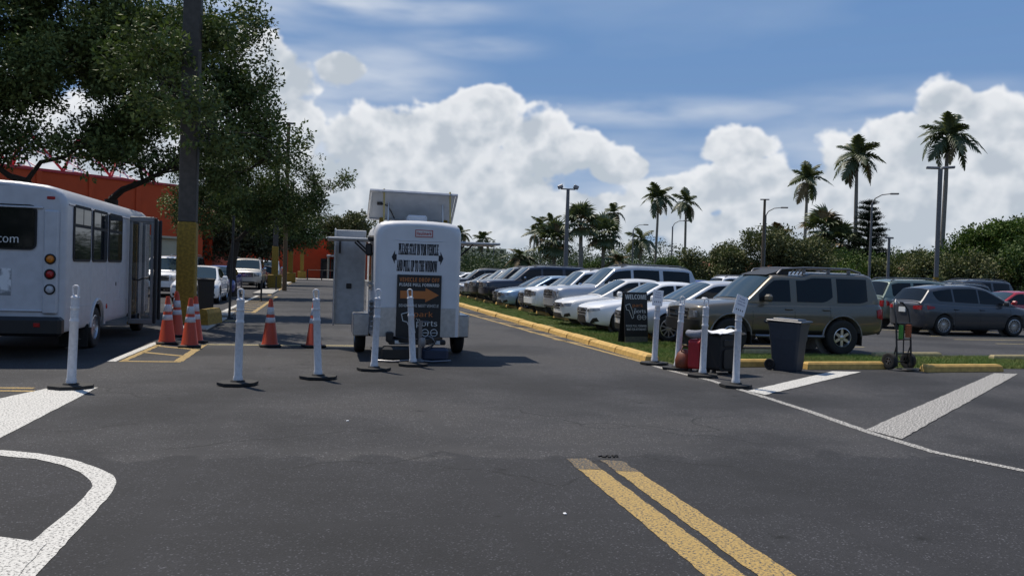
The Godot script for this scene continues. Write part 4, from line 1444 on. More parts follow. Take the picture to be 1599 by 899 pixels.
	for q in [["slim distant pole above the hotel roof", 40.1, -202.0, 9.0], ["slim distant pole between palm trunks", 42.0, -136.0, 6.0], ["short grey pole behind the flowering olive tree", 48.6, -66.5, 5.6]]:
		t = thing("utility_pole", q[0], "pole", Vector3(q[1], 0, q[2]))
		b = MB.new()
		b.tube([Vector3.ZERO, Vector3(0, q[3], 0)], [0.15, 0.11], 8)
		put(b, "shaft", M.pole_grey, t)
		b = MB.new()
		b.cbox(Vector3(0, q[3], 0), Vector3(0.8, 0.15, 0.2), 0.03)
		put(b, "cross_arm", M.pole_grey, t)

# ------------------------------------------------------------------ wheels and cars
func wheel(parent: Node3D, at: Vector3, r: float, w: float, side: float, spokes: int, rim_mat: Material, rim_share := 0.66) -> void:
	# axle along x, outer face towards side
	var o := Node3D.new()
	o.name = "wheel"
	parent.add_child(o, true)
	o.position = at
	var xf := Transform3D(Basis(Vector3.FORWARD, PI / 2 * side), Vector3.ZERO)
	var key := "%.3f %.3f %d %.2f %.0f" % [r, w, spokes, rim_share, side]
	if not clusters.has(key):
		var h := w * 0.5
		var rr := r * rim_share
		var b := MB.new()
		b.lathe([Vector2(rr, -h * 0.85), Vector2(r * 0.84, -h), Vector2(r * 0.95, -h * 0.9), Vector2(r, -h * 0.6), Vector2(r, h * 0.6), Vector2(r * 0.95, h * 0.9), Vector2(r * 0.84, h), Vector2(rr, h * 0.85), Vector2(rr, h * 0.3)], 28, xf)
		var d := MB.new()
		d.lathe([Vector2(rr, h * 0.2), Vector2(rr, h * 0.86), Vector2(rr * 0.93, h * 0.9), Vector2(rr * 0.90, h * 0.75), Vector2(rr * 0.88, h * 0.2)], 28, xf)
		d.lathe([Vector2(rr * 0.26, h * 0.1), Vector2(rr * 0.24, h * 0.72), Vector2(rr * 0.12, h * 0.8), Vector2(0.0, h * 0.8)], 14, xf)
		for k in spokes:
			var a := TAU * k / spokes
			var sw := rr * (0.30 if spokes <= 6 else 0.13)
			var bs := xf.basis * Basis(Vector3.UP, a)
			var y0 := h * 0.58
			var p := PackedVector2Array([Vector2(rr * 0.16, -sw * 0.55), Vector2(rr * 0.92, -sw * 0.42), Vector2(rr * 0.92, sw * 0.42), Vector2(rr * 0.16, sw * 0.55)])
			d.prism(p, h * 0.22, Transform3D(bs * Basis(Vector3.RIGHT, PI / 2), xf.basis * Vector3(0, y0, 0)))
		var c := MB.new()
		c.lathe([Vector2(rr * 0.99, h * 0.05), Vector2(0.0, h * 0.05)], 20, xf)  # near-black disc closing the rim behind the spokes
		clusters[key] = [b.mesh(), d.mesh(), c.mesh()]
	again(clusters[key][0], "tyre", M.tyre, o, Transform3D())
	again(clusters[key][1], "rim", rim_mat, o, Transform3D())
	again(clusters[key][2], "rim_back_disc", M.grille, o, Transform3D())

func curve_at(pts: Array, z: float) -> float:
	# piecewise cubic-eased line through [z, y] pairs
	if z <= pts[0][0]: return pts[0][1]
	for i in pts.size() - 1:
		if z <= pts[i + 1][0]:
			var t: float = (z - pts[i][0]) / (pts[i + 1][0] - pts[i][0])
			var y0: float = pts[maxi(0, i - 1)][1]
			var y3: float = pts[mini(pts.size() - 1, i + 2)][1]
			return lerpf(lerpf(pts[i][1], pts[i + 1][1], t), cubic_interpolate(pts[i][1], pts[i + 1][1], y0, y3, t), 0.35)
	return pts[-1][1]

const SECTION := [[0.0, 0.90], [0.10, 0.965], [0.28, 0.99], [0.5, 1.0], [0.66, 0.992], [0.80, 0.972], [0.91, 0.935], [0.97, 0.89], [1.0, 0.84]]

func sec(f: float) -> float:
	f = clampf(f, 0, 1)
	for i in SECTION.size() - 1:
		if f <= SECTION[i + 1][0]: return lerpf(SECTION[i][1], SECTION[i + 1][1], (f - SECTION[i][0]) / (SECTION[i + 1][0] - SECTION[i][0]))
	return 0.84

class Shell:
	# outline of one kind of car; heading -z
	var p: Dictionary
	var S: Node
	func half(z: float) -> float:
		var w: float = p.W * 0.5
		var e: float = p.L * 0.5
		if z < -(e - p.af):
			var u: float = clampf((-z - (e - p.af)) / p.af, 0, 1)
			return w * pow(maxf(0.0, 1.0 - pow(u, p.nf)), 1.0 / p.nf)
		if z > e - p.ar:
			var u: float = clampf((z - (e - p.ar)) / p.ar, 0, 1)
			return w * pow(maxf(0.0, 1.0 - pow(u, p.nr)), 1.0 / p.nr)
		return w
	func top(z: float) -> float:
		return S.curve_at(p.top, z)
	func bot(z: float) -> float:
		var e: float = p.L * 0.5
		var u := clampf((absf(z) - (e - 0.7)) / 0.7, 0, 1)
		return p.sill + 0.09 * u * u
	func arch(z: float) -> float:
		var y: float = bot(z)
		for zc in [p.zf, p.zr]:
			var R: float = p.r + p.gap
			var d := absf(z - zc)
			if d < R: y = maxf(y, p.r + sqrt(R * R - d * d))
		return y
	func side(z: float, y: float) -> float:
		var b := bot(z)
		return half(z) * S.sec((y - b) / maxf(0.01, top(z) - b))
	func front(x: float, y: float, sign_: float) -> float:
		# z of the nose (sign -1) or tail (sign 1) at that x and height
		var e: float = p.L * 0.5
		var a: float = p.af if sign_ < 0 else p.ar
		var n: float = p.nf if sign_ < 0 else p.nr
		var zz := sign_ * (e - a * 0.3)
		var b := bot(zz)
		var m: float = S.sec((y - b) / maxf(0.01, top(zz) - b)) * p.W * 0.5
		var u := clampf(absf(x) / m, 0, 0.998)
		return sign_ * (e - a + a * pow(1.0 - pow(u, n), 1.0 / n))
	func cab_top(z: float) -> float:
		return S.curve_at(p.roof, z)
	func cab_side(y: float, z: float) -> float:
		var b: float = p.belt
		var t := clampf((y - b) / (p.H - b), 0, 1)
		var plan := 1.0
		if z < p.roof[1][0]: plan = 1.0 - 0.05 * pow((p.roof[1][0] - z) / (p.roof[1][0] - p.roof[0][0]), 2.0)
		var zb: float = p.roof[-1][0] - 0.9
		if z > zb: plan = 1.0 - 0.10 * pow((z - zb) / 0.9, 2.0)
		return p.W * 0.5 * lerpf(p.wb, p.wr, t * (0.85 + 0.15 * t)) * plan

func strip_side(b: MB, sh: Shell, zs: Array, lo: Array, hi: Array, s: float, off: float, cab: bool, nv := 4) -> void:
	var rows := []
	for j in nv + 1:
		var row := PackedVector3Array()
		for i in zs.size():
			var y: float = lerpf(lo[i], hi[i], float(j) / nv)
			var x: float = (sh.cab_side(y, zs[i]) if cab else sh.side(zs[i], y)) + off
			row.append(Vector3(s * x, y, zs[i]))
		rows.append(row)
	if s > 0: rows.reverse()
	b.grid(rows)
	# rim back to the body
	var k := rows.size()
	var ring := []
	for i in zs.size(): ring.append(rows[0][i])
	for j in range(1, k): ring.append(rows[j][zs.size() - 1])
	for i in range(zs.size() - 2, -1, -1): ring.append(rows[k - 1][i])
	for j in range(k - 2, -1, -1): ring.append(rows[j][0])
	for i in ring.size() - 1:
		var d := Vector3(-s * (off + 0.012), 0, 0)
		b.quad(ring[i + 1], ring[i], ring[i] + d, ring[i + 1] + d)

func patch_end(b: MB, sh: Shell, q: Array, end: float, off: float, nu := 5, nv := 3) -> void:
	# q: four [x, y] corners, anticlockwise seen from outside in front (end -1) or behind (end 1); x to the car's own +x
	var rows := []
	for j in nv + 1:
		var row := PackedVector3Array()
		for i in nu + 1:
			var u := float(i) / nu
			var v := float(j) / nv
			var lo := Vector2(q[0][0], q[0][1]).lerp(Vector2(q[1][0], q[1][1]), u)
			var hi := Vector2(q[3][0], q[3][1]).lerp(Vector2(q[2][0], q[2][1]), u)
			var c := lo.lerp(hi, v)
			row.append(Vector3(c.x, c.y, sh.front(c.x, c.y, end) + end * off))
		rows.append(row)
	var flip: bool = (rows[0][1] - rows[0][0]).cross(rows[1][0] - rows[0][0]).z * end < 0
	if flip:
		for j in rows.size(): rows[j].reverse()
	b.grid(rows)
	var ring := []
	for i in nu + 1: ring.append(rows[0][i])
	for j in range(1, nv + 1): ring.append(rows[j][nu])
	for i in range(nu - 1, -1, -1): ring.append(rows[nv][i])
	for j in range(nv - 1, -1, -1): ring.append(rows[j][0])
	for i in ring.size() - 1:
		var d := Vector3(0, 0, -end * (off + 0.02))
		b.quad(ring[i + 1], ring[i], ring[i] + d, ring[i + 1] + d)

func mirror_x(q: Array) -> Array:
	return [[-q[1][0], q[1][1]], [-q[0][0], q[0][1]], [-q[3][0], q[3][1]], [-q[2][0], q[2][1]]]

func make_car(p: Dictionary) -> Node3D:
	var root := Node3D.new()
	root.set_meta("category", p.get("category", "car"))
	var sh := Shell.new()
	sh.p = p
	sh.S = self
	p.zf = -p.L * 0.5 + p.fo
	p.zr = p.zf + p.base
	if not p.has("gap"): p.gap = 0.05
	var e: float = p.L * 0.5
	# stations
	var zs := []
	for k in 19: zs.append(-(e - p.af + p.af * sin(PI / 2 * pow(1.0 - k / 18.0, 0.6))))
	for k in 19: zs.append(e - p.ar + p.ar * sin(PI / 2 * pow(k / 18.0, 0.6)))
	var z: float = -(e - p.af) + 0.1
	while z < e - p.ar - 0.05:
		zs.append(z); z += 0.14
	for zc in [p.zf, p.zr]:
		var R: float = p.r + p.gap
		for k in 15: zs.append(zc + R * cos(PI * k / 14.0) * (1.0 if k > 0 and k < 14 else 0.9999))
		zs.append(zc - R * 1.001); zs.append(zc + R * 1.001)
	zs.sort()
	var body := MB.new()
	var rows := []
	for zz in zs:
		var yb := sh.bot(zz)
		var yt := sh.top(zz)
		var ya := sh.arch(zz)
		var hw := sh.half(zz)
		var half_row := PackedVector3Array()
		for q in SECTION:
			var y := maxf(yb + (yt - yb) * q[0], minf(ya, yt - 0.02))
			half_row.append(Vector3(sh.side(zz, y), y, zz))
		var crown: float = p.get("crown", 0.045)
		half_row.append(Vector3(hw * 0.62, yt + crown * 0.65, zz))
		half_row.append(Vector3(hw * 0.3, yt + crown * 0.92, zz))
		half_row.append(Vector3(0, yt + crown, zz))
		var row := PackedVector3Array()
		for q in half_row: row.append(q)
		for k in range(half_row.size() - 2, -1, -1): row.append(Vector3(-half_row[k].x, half_row[k].y, half_row[k].z))
		rows.append(row)
	rows.reverse()
	body.grid(rows)
	# cabin shell
	var cz := []
	var z0: float = p.roof[0][0]
	var z1: float = p.roof[-1][0]
	for k in 33: cz.append(lerpf(z0, z1, k / 32.0))
	for q in p.roof: cz.append(q[0])
	cz.sort()
	rows = []
	for zz in cz:
		var yt := sh.cab_top(zz)
		var yb: float = minf(p.belt - 0.06, yt)
		var hr := PackedVector3Array()
		for f in [0.0, 0.3, 0.6, 0.85, 0.95]:
			var y := lerpf(yb, yt - 0.015, f)
			hr.append(Vector3(sh.cab_side(y, zz), y, zz))
		var wt := sh.cab_side(yt, zz)
		hr.append(Vector3(wt * 0.955, yt, zz))
		hr.append(Vector3(wt * 0.80, yt + 0.022, zz))
		hr.append(Vector3(wt * 0.45, yt + 0.04, zz))
		hr.append(Vector3(0, yt + 0.045, zz))
		var row := PackedVector3Array()
		for q in hr: row.append(q)
		for k in range(hr.size() - 2, -1, -1): row.append(Vector3(-hr[k].x, hr[k].y, hr[k].z))
		rows.append(row)
	rows.reverse()
	body.grid(rows)
	# tail closure of the cabin
	var tail: PackedVector3Array = rows[0]
	for k in tail.size() / 2 - 1:
		var m := tail.size() - 1 - k
		body.quad(tail[m], tail[k], tail[k + 1], tail[m - 1])
	put(body, "body", M.paint_default, root)
	# arches and underside
	var dark := MB.new()
	for zc in [p.zf, p.zr]:
		var R: float = p.r + p.gap
		for s in [-1.0, 1.0]:
			var arc := []
			for k in 17:
				var a := PI * k / 16.0
				var zz: float = zc - R * cos(a)
				var yy: float = p.r + R * sin(a)
				arc.append([Vector3(s * (sh.side(zz, yy) - 0.004), yy, zz), Vector3(s * (p.W * 0.5 - 0.34), yy, zz)])
			for k in 16: dark.quad(arc[k][0], arc[k + 1][0], arc[k + 1][1], arc[k][1])
			dark.cyl(Vector3(s * (p.W * 0.5 - 0.345), p.r, zc), Vector3(s * (p.W * 0.5 - 0.36), p.r, zc), R, -1, 18)
	dark.cbox(Vector3(0, (p.sill + 0.55) * 0.5 + 0.02, 0), Vector3(p.W - 0.74, 0.55 - p.sill, p.L - 0.5), 0.04)
	put(dark, "underbody", M.underbody, root)
	# glass
	var n := 10
	for end in [0, 1]:
		var g := MB.new()
		var za: float = p.roof[0][0] + 0.04 if end == 0 else p.roof[-1][0] - 0.03
		var zb: float = p.roof[1][0] if end == 0 else p.roof[-2][0]
		var gr := []
		for j in n + 1:
			var zz := lerpf(za, zb, j / float(n) * 0.93 + 0.03)
			var row := PackedVector3Array()
			var yt := sh.cab_top(zz)
			var wt := sh.cab_side(yt, zz) * 0.90
			for i in 11:
				var u := i / 5.0 - 1.0
				row.append(Vector3(u * wt, yt + 0.014 + 0.04 * (1.0 - pow(absf(u), 2.2)), zz + (-0.012 if end == 0 else 0.012)))
			gr.append(row)
		if end == 0: gr.reverse()
		for row in gr: row.reverse()
		g.grid(gr)
		put(g, "windscreen" if end == 0 else "rear_window", M.windshield if end == 0 else M.glass, root)
	for s in [-1.0, 1.0]:
		for wdw in p.windows:
			var g := MB.new()
			var zl := []
			var lo := []
			var hi := []
			for k in 13:
				var zz := lerpf(wdw[0], wdw[1], k / 12.0)
				var yt: float = sh.cab_top(zz) - p.get("header", 0.075)
				var yl: float = p.belt + 0.02 + p.get("belt_rise", 0.0) * (zz - p.roof[0][0])
				if wdw.size() > 2 and k > 8: yl += wdw[2] * pow((k - 8) / 4.0, 2.0)
				if yt < yl + 0.02: yt = yl + 0.02
				zl.append(zz); lo.append(yl); hi.append(yt)
			strip_side(g, sh, zl, lo, hi, s, 0.006, true)
			put(g, "side_window", M.glass, root)
	# lamps, grille, plates
	for q in p.head:
		for m in [q, mirror_x(q)]:
			var g := MB.new()
			patch_end(g, sh, m, -1.0, 0.022, 8, 4)
			put(g, "headlight", M.head_lamp, root)
	for q in p.tail:
		for m in [q, mirror_x(q)]:
			var g := MB.new()
			patch_end(g, sh, m, 1.0, 0.026, 8, 4)
			put(g, "tail_light", M.tail_lamp, root)
	if p.has("tail_side"):
		var q: Array = p.tail_side
		for s in [-1.0, 1.0]:
			var g := MB.new()
			strip_side(g, sh, range(9).map(func(k): return lerpf(q[0], q[1], k / 8.0)), range(9).map(func(k): return q[2] + 0.03 * (1.0 - k / 8.0)), range(9).map(func(k): return q[3] - 0.03 * (1.0 - k / 8.0)), s, 0.022, false, 4)
			put(g, "tail_light", M.tail_lamp, root)
	for q in p.grilles:
		var g := MB.new()
		patch_end(g, sh, q, -1.0, 0.006, 8, 3)
		var gi := put(g, "grille", M.grille, root)
		if q.size() > 4:
			g = MB.new()
			for k in int(q[4]):
				var f: float = (k + 0.5) / q[4]
				var y0: float = lerpf(q[0][1], q[3][1], f)
				var xa: float = lerpf(q[0][0], q[3][0], f)
				var xb: float = lerpf(q[1][0], q[2][0], f)
				patch_end(g, sh, [[xa, y0 - 0.012], [xb, y0 - 0.012], [xb, y0 + 0.012], [xa, y0 + 0.012]], -1.0, 0.02, 8, 1)
			put(g, "grille_bar", M.chrome, gi)
	if p.has("emblem"):
		var g := MB.new()
		patch_end(g, sh, [[-0.09, p.emblem - 0.035], [0.09, p.emblem - 0.035], [0.09, p.emblem + 0.035], [-0.09, p.emblem + 0.035]], -1.0, 0.03, 2, 2)
		put(g, "badge", M.chrome, root)
	if p.has("bumper"):
		for en in [-1.0, 1.0]:
			var g := MB.new()
			var w: float = p.W * 0.5 * 0.93
			patch_end(g, sh, [[-w, p.bumper[0]], [w, p.bumper[0]], [w, p.bumper[1]], [-w, p.bumper[1]]], en, 0.03, 14, 3)
			put(g, "bumper", M.grille if p.get("dark_bumper", false) else M.paint_default, root)
	var pl := MB.new()
	patch_end(pl, sh, [[-0.16, p.plate], [0.16, p.plate], [0.16, p.plate + 0.16], [-0.16, p.plate + 0.16]], 1.0, 0.035, 2, 2)
	put(pl, "number_plate", M.plate, root)
	# mirrors, handles, door gaps
	for s in [-1.0, 1.0]:
		var g := MB.new()
		var mz: float = p.windows[0][0] + 0.14
		var mx: float = p.W * 0.5 + 0.07
		g.cbox(Vector3(s * mx, p.belt + 0.09, mz), Vector3(0.20, 0.16, 0.13), 0.045, Basis(Vector3.UP, s * -0.2))
		g.cbox(Vector3(s * (mx - 0.11), p.belt + 0.045, mz), Vector3(0.14, 0.05, 0.07), 0.02)
		put(g, "mirror", M.chrome if p.get("chrome_mirror", false) else M.paint_default, root)
		for hz in p.handles:
			g = MB.new()
			var hy: float = p.belt - 0.14
			g.cbox(Vector3(s * (sh.side(hz, hy) + 0.018), hy, hz), Vector3(0.035, 0.035, 0.19), 0.014)
			put(g, "door_handle", M.chrome if p.get("chrome_mirror", false) else M.paint_default, root)
		g = MB.new()
		for dz in p.doors:
			var ys := []
			for k in 7: ys.append(lerpf(maxf(p.sill + 0.08, sh.arch(dz) + 0.03), p.belt - 0.02, k / 6.0))
			for k in 6:
				var xa := sh.side(dz, ys[k]) + 0.0015
				var xb := sh.side(dz, ys[k + 1]) + 0.0015
				var a := Vector3(s * xa, ys[k], dz - 0.005)
				var c := Vector3(s * xb, ys[k + 1], dz + 0.005)
				if s > 0: g.quad(Vector3(a.x, a.y, c.z), a, Vector3(c.x, c.y, a.z), c)
				else: g.quad(a, Vector3(a.x, a.y, c.z), c, Vector3(c.x, c.y, a.z))
		put(g, "door_gap", M.black_rubber, root)
		if p.get("clad", 0.0) > 0.0:
			g = MB.new()
			for seg in [[p.zf + p.r + 0.12, p.zr - p.r - 0.12]]:
				var zl := []
				var lo := []
				var hi := []
				for k in 7:
					var zz := lerpf(seg[0], seg[1], k / 6.0)
					zl.append(zz); lo.append(p.sill + 0.02); hi.append(p.sill + p.clad)
				strip_side(g, sh, zl, lo, hi, s, 0.02, false, 2)
			put(g, "side_trim", M.get(p.get("clad_mat", "grille")), root)
		if p.get("rails", false):
			g = MB.new()
			var pts := []
			var rad := []
			for k in 9:
				var zz := lerpf(p.roof[1][0] + 0.25, p.roof[-2][0] - 0.1, k / 8.0)
				var yt := sh.cab_top(zz)
				pts.append(Vector3(s * sh.cab_side(yt, zz) * 0.86, yt + (0.03 if k == 0 or k == 8 else 0.085), zz))
				rad.append(0.02)
			g.tube(pts, rad, 6)
			put(g, "roof_rail", M.dark_alloy, root)
		for zc in [p.zf, p.zr]:
			wheel(root, Vector3(s * (p.W * 0.5 - 0.13), p.r, zc), p.r, p.get("tw", 0.22), s, p.get("spokes", 10), M.get(p.get("rim", "alloy")), p.get("rim_share", 0.68))
	return root

func sedan_spec() -> Dictionary:
	return {"L": 4.60, "W": 1.80, "H": 1.45, "fo": 0.92, "base": 2.69, "r": 0.325, "sill": 0.20, "belt": 0.90, "af": 0.62, "nf": 2.5, "ar": 0.50, "nr": 2.8, "wb": 0.90, "wr": 0.66,
		"top": [[-2.30, 0.60], [-2.2, 0.70], [-1.9, 0.78], [-1.2, 0.88], [-0.95, 0.91], [0.0, 0.92], [1.2, 0.95], [1.75, 1.0], [2.1, 0.99], [2.25, 0.94], [2.30, 0.86]],
		"roof": [[-1.12, 0.90], [-0.22, 1.37], [0.25, 1.415], [0.75, 1.385], [1.85, 0.99]], "windows": [[-0.72, 0.12], [0.19, 1.02, 0.06]], "header": 0.065,
		"head": [[[0.40, 0.56], [0.78, 0.60], [0.78, 0.69], [0.46, 0.65]]], "tail": [[[0.45, 0.70], [0.78, 0.70], [0.78, 0.87], [0.45, 0.85]]], "grilles": [[[-0.36, 0.50], [0.36, 0.50], [0.42, 0.68], [-0.42, 0.68], 2], [[-0.5, 0.24], [0.5, 0.24], [0.42, 0.38], [-0.42, 0.38]], [[0.56, 0.27], [0.78, 0.29], [0.76, 0.40], [0.60, 0.36]], [[-0.78, 0.29], [-0.56, 0.27], [-0.60, 0.36], [-0.76, 0.40]]],
		"emblem": 0.62, "plate": 0.62, "handles": [-0.02, 0.98], "doors": [-1.0, 0.155, 1.05], "spokes": 10}

func tall_spec() -> Dictionary:
	return {"L": 5.25, "W": 2.0, "H": 1.92, "fo": 0.97, "base": 3.02, "r": 0.40, "sill": 0.36, "belt": 1.20, "af": 0.42, "nf": 3.4, "ar": 0.32, "nr": 4.2, "wb": 0.93, "wr": 0.74, "crown": 0.05,
		"top": [[-2.62, 1.0], [-2.5, 1.08], [-2.2, 1.13], [-1.3, 1.18], [-0.95, 1.2], [0.5, 1.22], [2.3, 1.22], [2.55, 1.2], [2.625, 1.12]],
		"roof": [[-1.22, 1.19], [-0.50, 1.80], [0.3, 1.89], [2.0, 1.87], [2.30, 1.80], [2.58, 1.19]], "windows": [[-0.9, 0.05], [0.15, 1.08], [1.22, 2.2, 0.05]], "header": 0.10,
		"head": [[[0.56, 0.80], [0.88, 0.82], [0.88, 0.98], [0.56, 1.0]]], "tail": [[[0.72, 0.85], [0.89, 0.85], [0.89, 1.08], [0.74, 1.08]]], "tail_side": [2.40, 2.50, 0.86, 1.07], "grilles": [[[-0.52, 0.76], [0.52, 0.76], [0.52, 1.03], [-0.52, 1.03], 3], [[-0.6, 0.46], [0.6, 0.46], [0.6, 0.58], [-0.6, 0.58]]],
		"emblem": 0.9, "bumper": [0.5, 0.72], "plate": 0.75, "handles": [-0.1, 0.95], "doors": [-1.05, 0.1, 1.14], "spokes": 6, "rails": true, "chrome_mirror": true, "tw": 0.26, "rim_share": 0.62, "category": "suv"}

func mid_spec() -> Dictionary:
	return {"L": 4.55, "W": 1.84, "H": 1.72, "fo": 0.90, "base": 2.64, "r": 0.36, "sill": 0.30, "belt": 1.06, "af": 0.45, "nf": 3.0, "ar": 0.30, "nr": 4.0, "wb": 0.93, "wr": 0.72,
		"top": [[-2.27, 0.85], [-2.15, 0.95], [-1.9, 1.0], [-1.1, 1.05], [-0.8, 1.07], [0.5, 1.08], [2.0, 1.09], [2.2, 1.07], [2.275, 0.98]],
		"roof": [[-1.05, 1.05], [-0.35, 1.60], [0.3, 1.68], [1.6, 1.66], [1.90, 1.58], [2.22, 1.07]], "windows": [[-0.75, 0.05], [0.14, 0.98], [1.1, 1.85, 0.08]], "header": 0.085,
		"head": [[[0.50, 0.70], [0.81, 0.72], [0.81, 0.86], [0.52, 0.86]]], "tail": [[[0.64, 0.76], [0.81, 0.76], [0.81, 0.97], [0.67, 0.97]]], "tail_side": [2.06, 2.15, 0.78, 0.97], "grilles": [[[-0.45, 0.68], [0.45, 0.68], [0.45, 0.90], [-0.45, 0.90], 2], [[-0.55, 0.38], [0.55, 0.38], [0.5, 0.52], [-0.5, 0.52]]],
		"emblem": 0.79, "bumper": [0.42, 0.60], "plate": 0.70, "handles": [-0.08, 0.85], "doors": [-0.92, 0.09, 1.02], "spokes": 5, "rails": true, "tw": 0.23, "rim_share": 0.62, "category": "suv"}

func mpv_spec() -> Dictionary:
	return {"L": 4.41, "W": 1.83, "H": 1.62, "fo": 0.90, "base": 2.65, "r": 0.33, "sill": 0.20, "belt": 0.98, "af": 0.65, "nf": 2.5, "ar": 0.40, "nr": 3.2, "wb": 0.92, "wr": 0.68,
		"top": [[-2.2, 0.68], [-2.1, 0.80], [-1.8, 0.90], [-1.3, 0.97], [-0.9, 0.99], [0.5, 1.0], [1.8, 1.03], [2.1, 1.02], [2.2, 0.93]],
		"roof": [[-1.45, 0.95], [-0.35, 1.50], [0.2, 1.585], [1.1, 1.55], [1.75, 1.44], [2.12, 1.02]], "windows": [[-1.02, -0.02], [0.05, 0.92], [1.0, 1.66, 0.22]], "header": 0.08, "belt_rise": 0.03,
		"head": [[[0.5, 0.60], [0.80, 0.66], [0.80, 0.76], [0.54, 0.70]]], "tail": [[[0.50, 0.82], [0.78, 0.80], [0.78, 0.94], [0.50, 0.92]]], "tail_side": [1.72, 1.97, 0.82, 0.94], "grilles": [[[-0.5, 0.30], [0.5, 0.30], [0.42, 0.52], [-0.42, 0.52], 2]],
		"emblem": 0.66, "plate": 0.70, "handles": [-0.05, 0.92], "doors": [-1.12, 0.02, 0.96], "spokes": 15, "rim_share": 0.70}

func trail_spec() -> Dictionary:
	return {"L": 4.52, "W": 1.85, "H": 1.80, "fo": 0.82, "base": 2.65, "r": 0.385, "gap": 0.085, "sill": 0.42, "belt": 1.12, "af": 0.34, "nf": 3.6, "ar": 0.26, "nr": 5.0, "wb": 0.93, "wr": 0.77,
		"top": [[-2.26, 0.93], [-2.15, 1.0], [-1.9, 1.05], [-1.2, 1.11], [-0.9, 1.12], [0.5, 1.13], [2.0, 1.13], [2.2, 1.12], [2.26, 1.05]],
		"roof": [[-1.12, 1.10], [-0.42, 1.68], [0.30, 1.70], [0.52, 1.76], [1.9, 1.76], [2.02, 1.70], [2.20, 1.12]], "windows": [[-0.78, -0.04], [0.12, 0.98, 0.12], [1.10, 1.86, 0.05]], "header": 0.095,
		"head": [[[0.56, 0.74], [0.81, 0.76], [0.81, 0.90], [0.58, 0.91]]], "tail": [[[0.72, 0.78], [0.83, 0.78], [0.83, 1.02], [0.74, 1.02]]], "tail_side": [2.04, 2.15, 0.80, 1.03], "grilles": [[[-0.44, 0.72], [0.44, 0.72], [0.5, 0.94], [-0.5, 0.94], 2], [[-0.5, 0.46], [0.5, 0.46], [0.5, 0.56], [-0.5, 0.56]]],
		"emblem": 0.83, "bumper": [0.46, 0.70], "dark_bumper": true, "plate": 0.80, "handles": [-0.10, 0.80], "doors": [-0.95, 0.04, 0.90], "spokes": 6, "tw": 0.27, "rim_share": 0.55, "category": "suv", "clad": 0.10, "rim": "alloy"}

func place_car(proto: Node3D, label: String, called: String, x: float, z: float, turn: float, m: Material, group: String, extra := Vector3.ONE) -> Node3D:
	var c: Node3D = proto.duplicate()
	c.name = numbered(called)
	add_child(c)
	c.position = Vector3(x, 0, z)
	c.rotation.y = deg_to_rad(turn)
	if extra != Vector3.ONE: c.scale = extra
	c.set_meta("label", label)
	c.set_meta("group", group)
	for k in c.get_children():
		if k is MeshInstance3D and k.material_override == M.paint_default: k.material_override = m
	return c

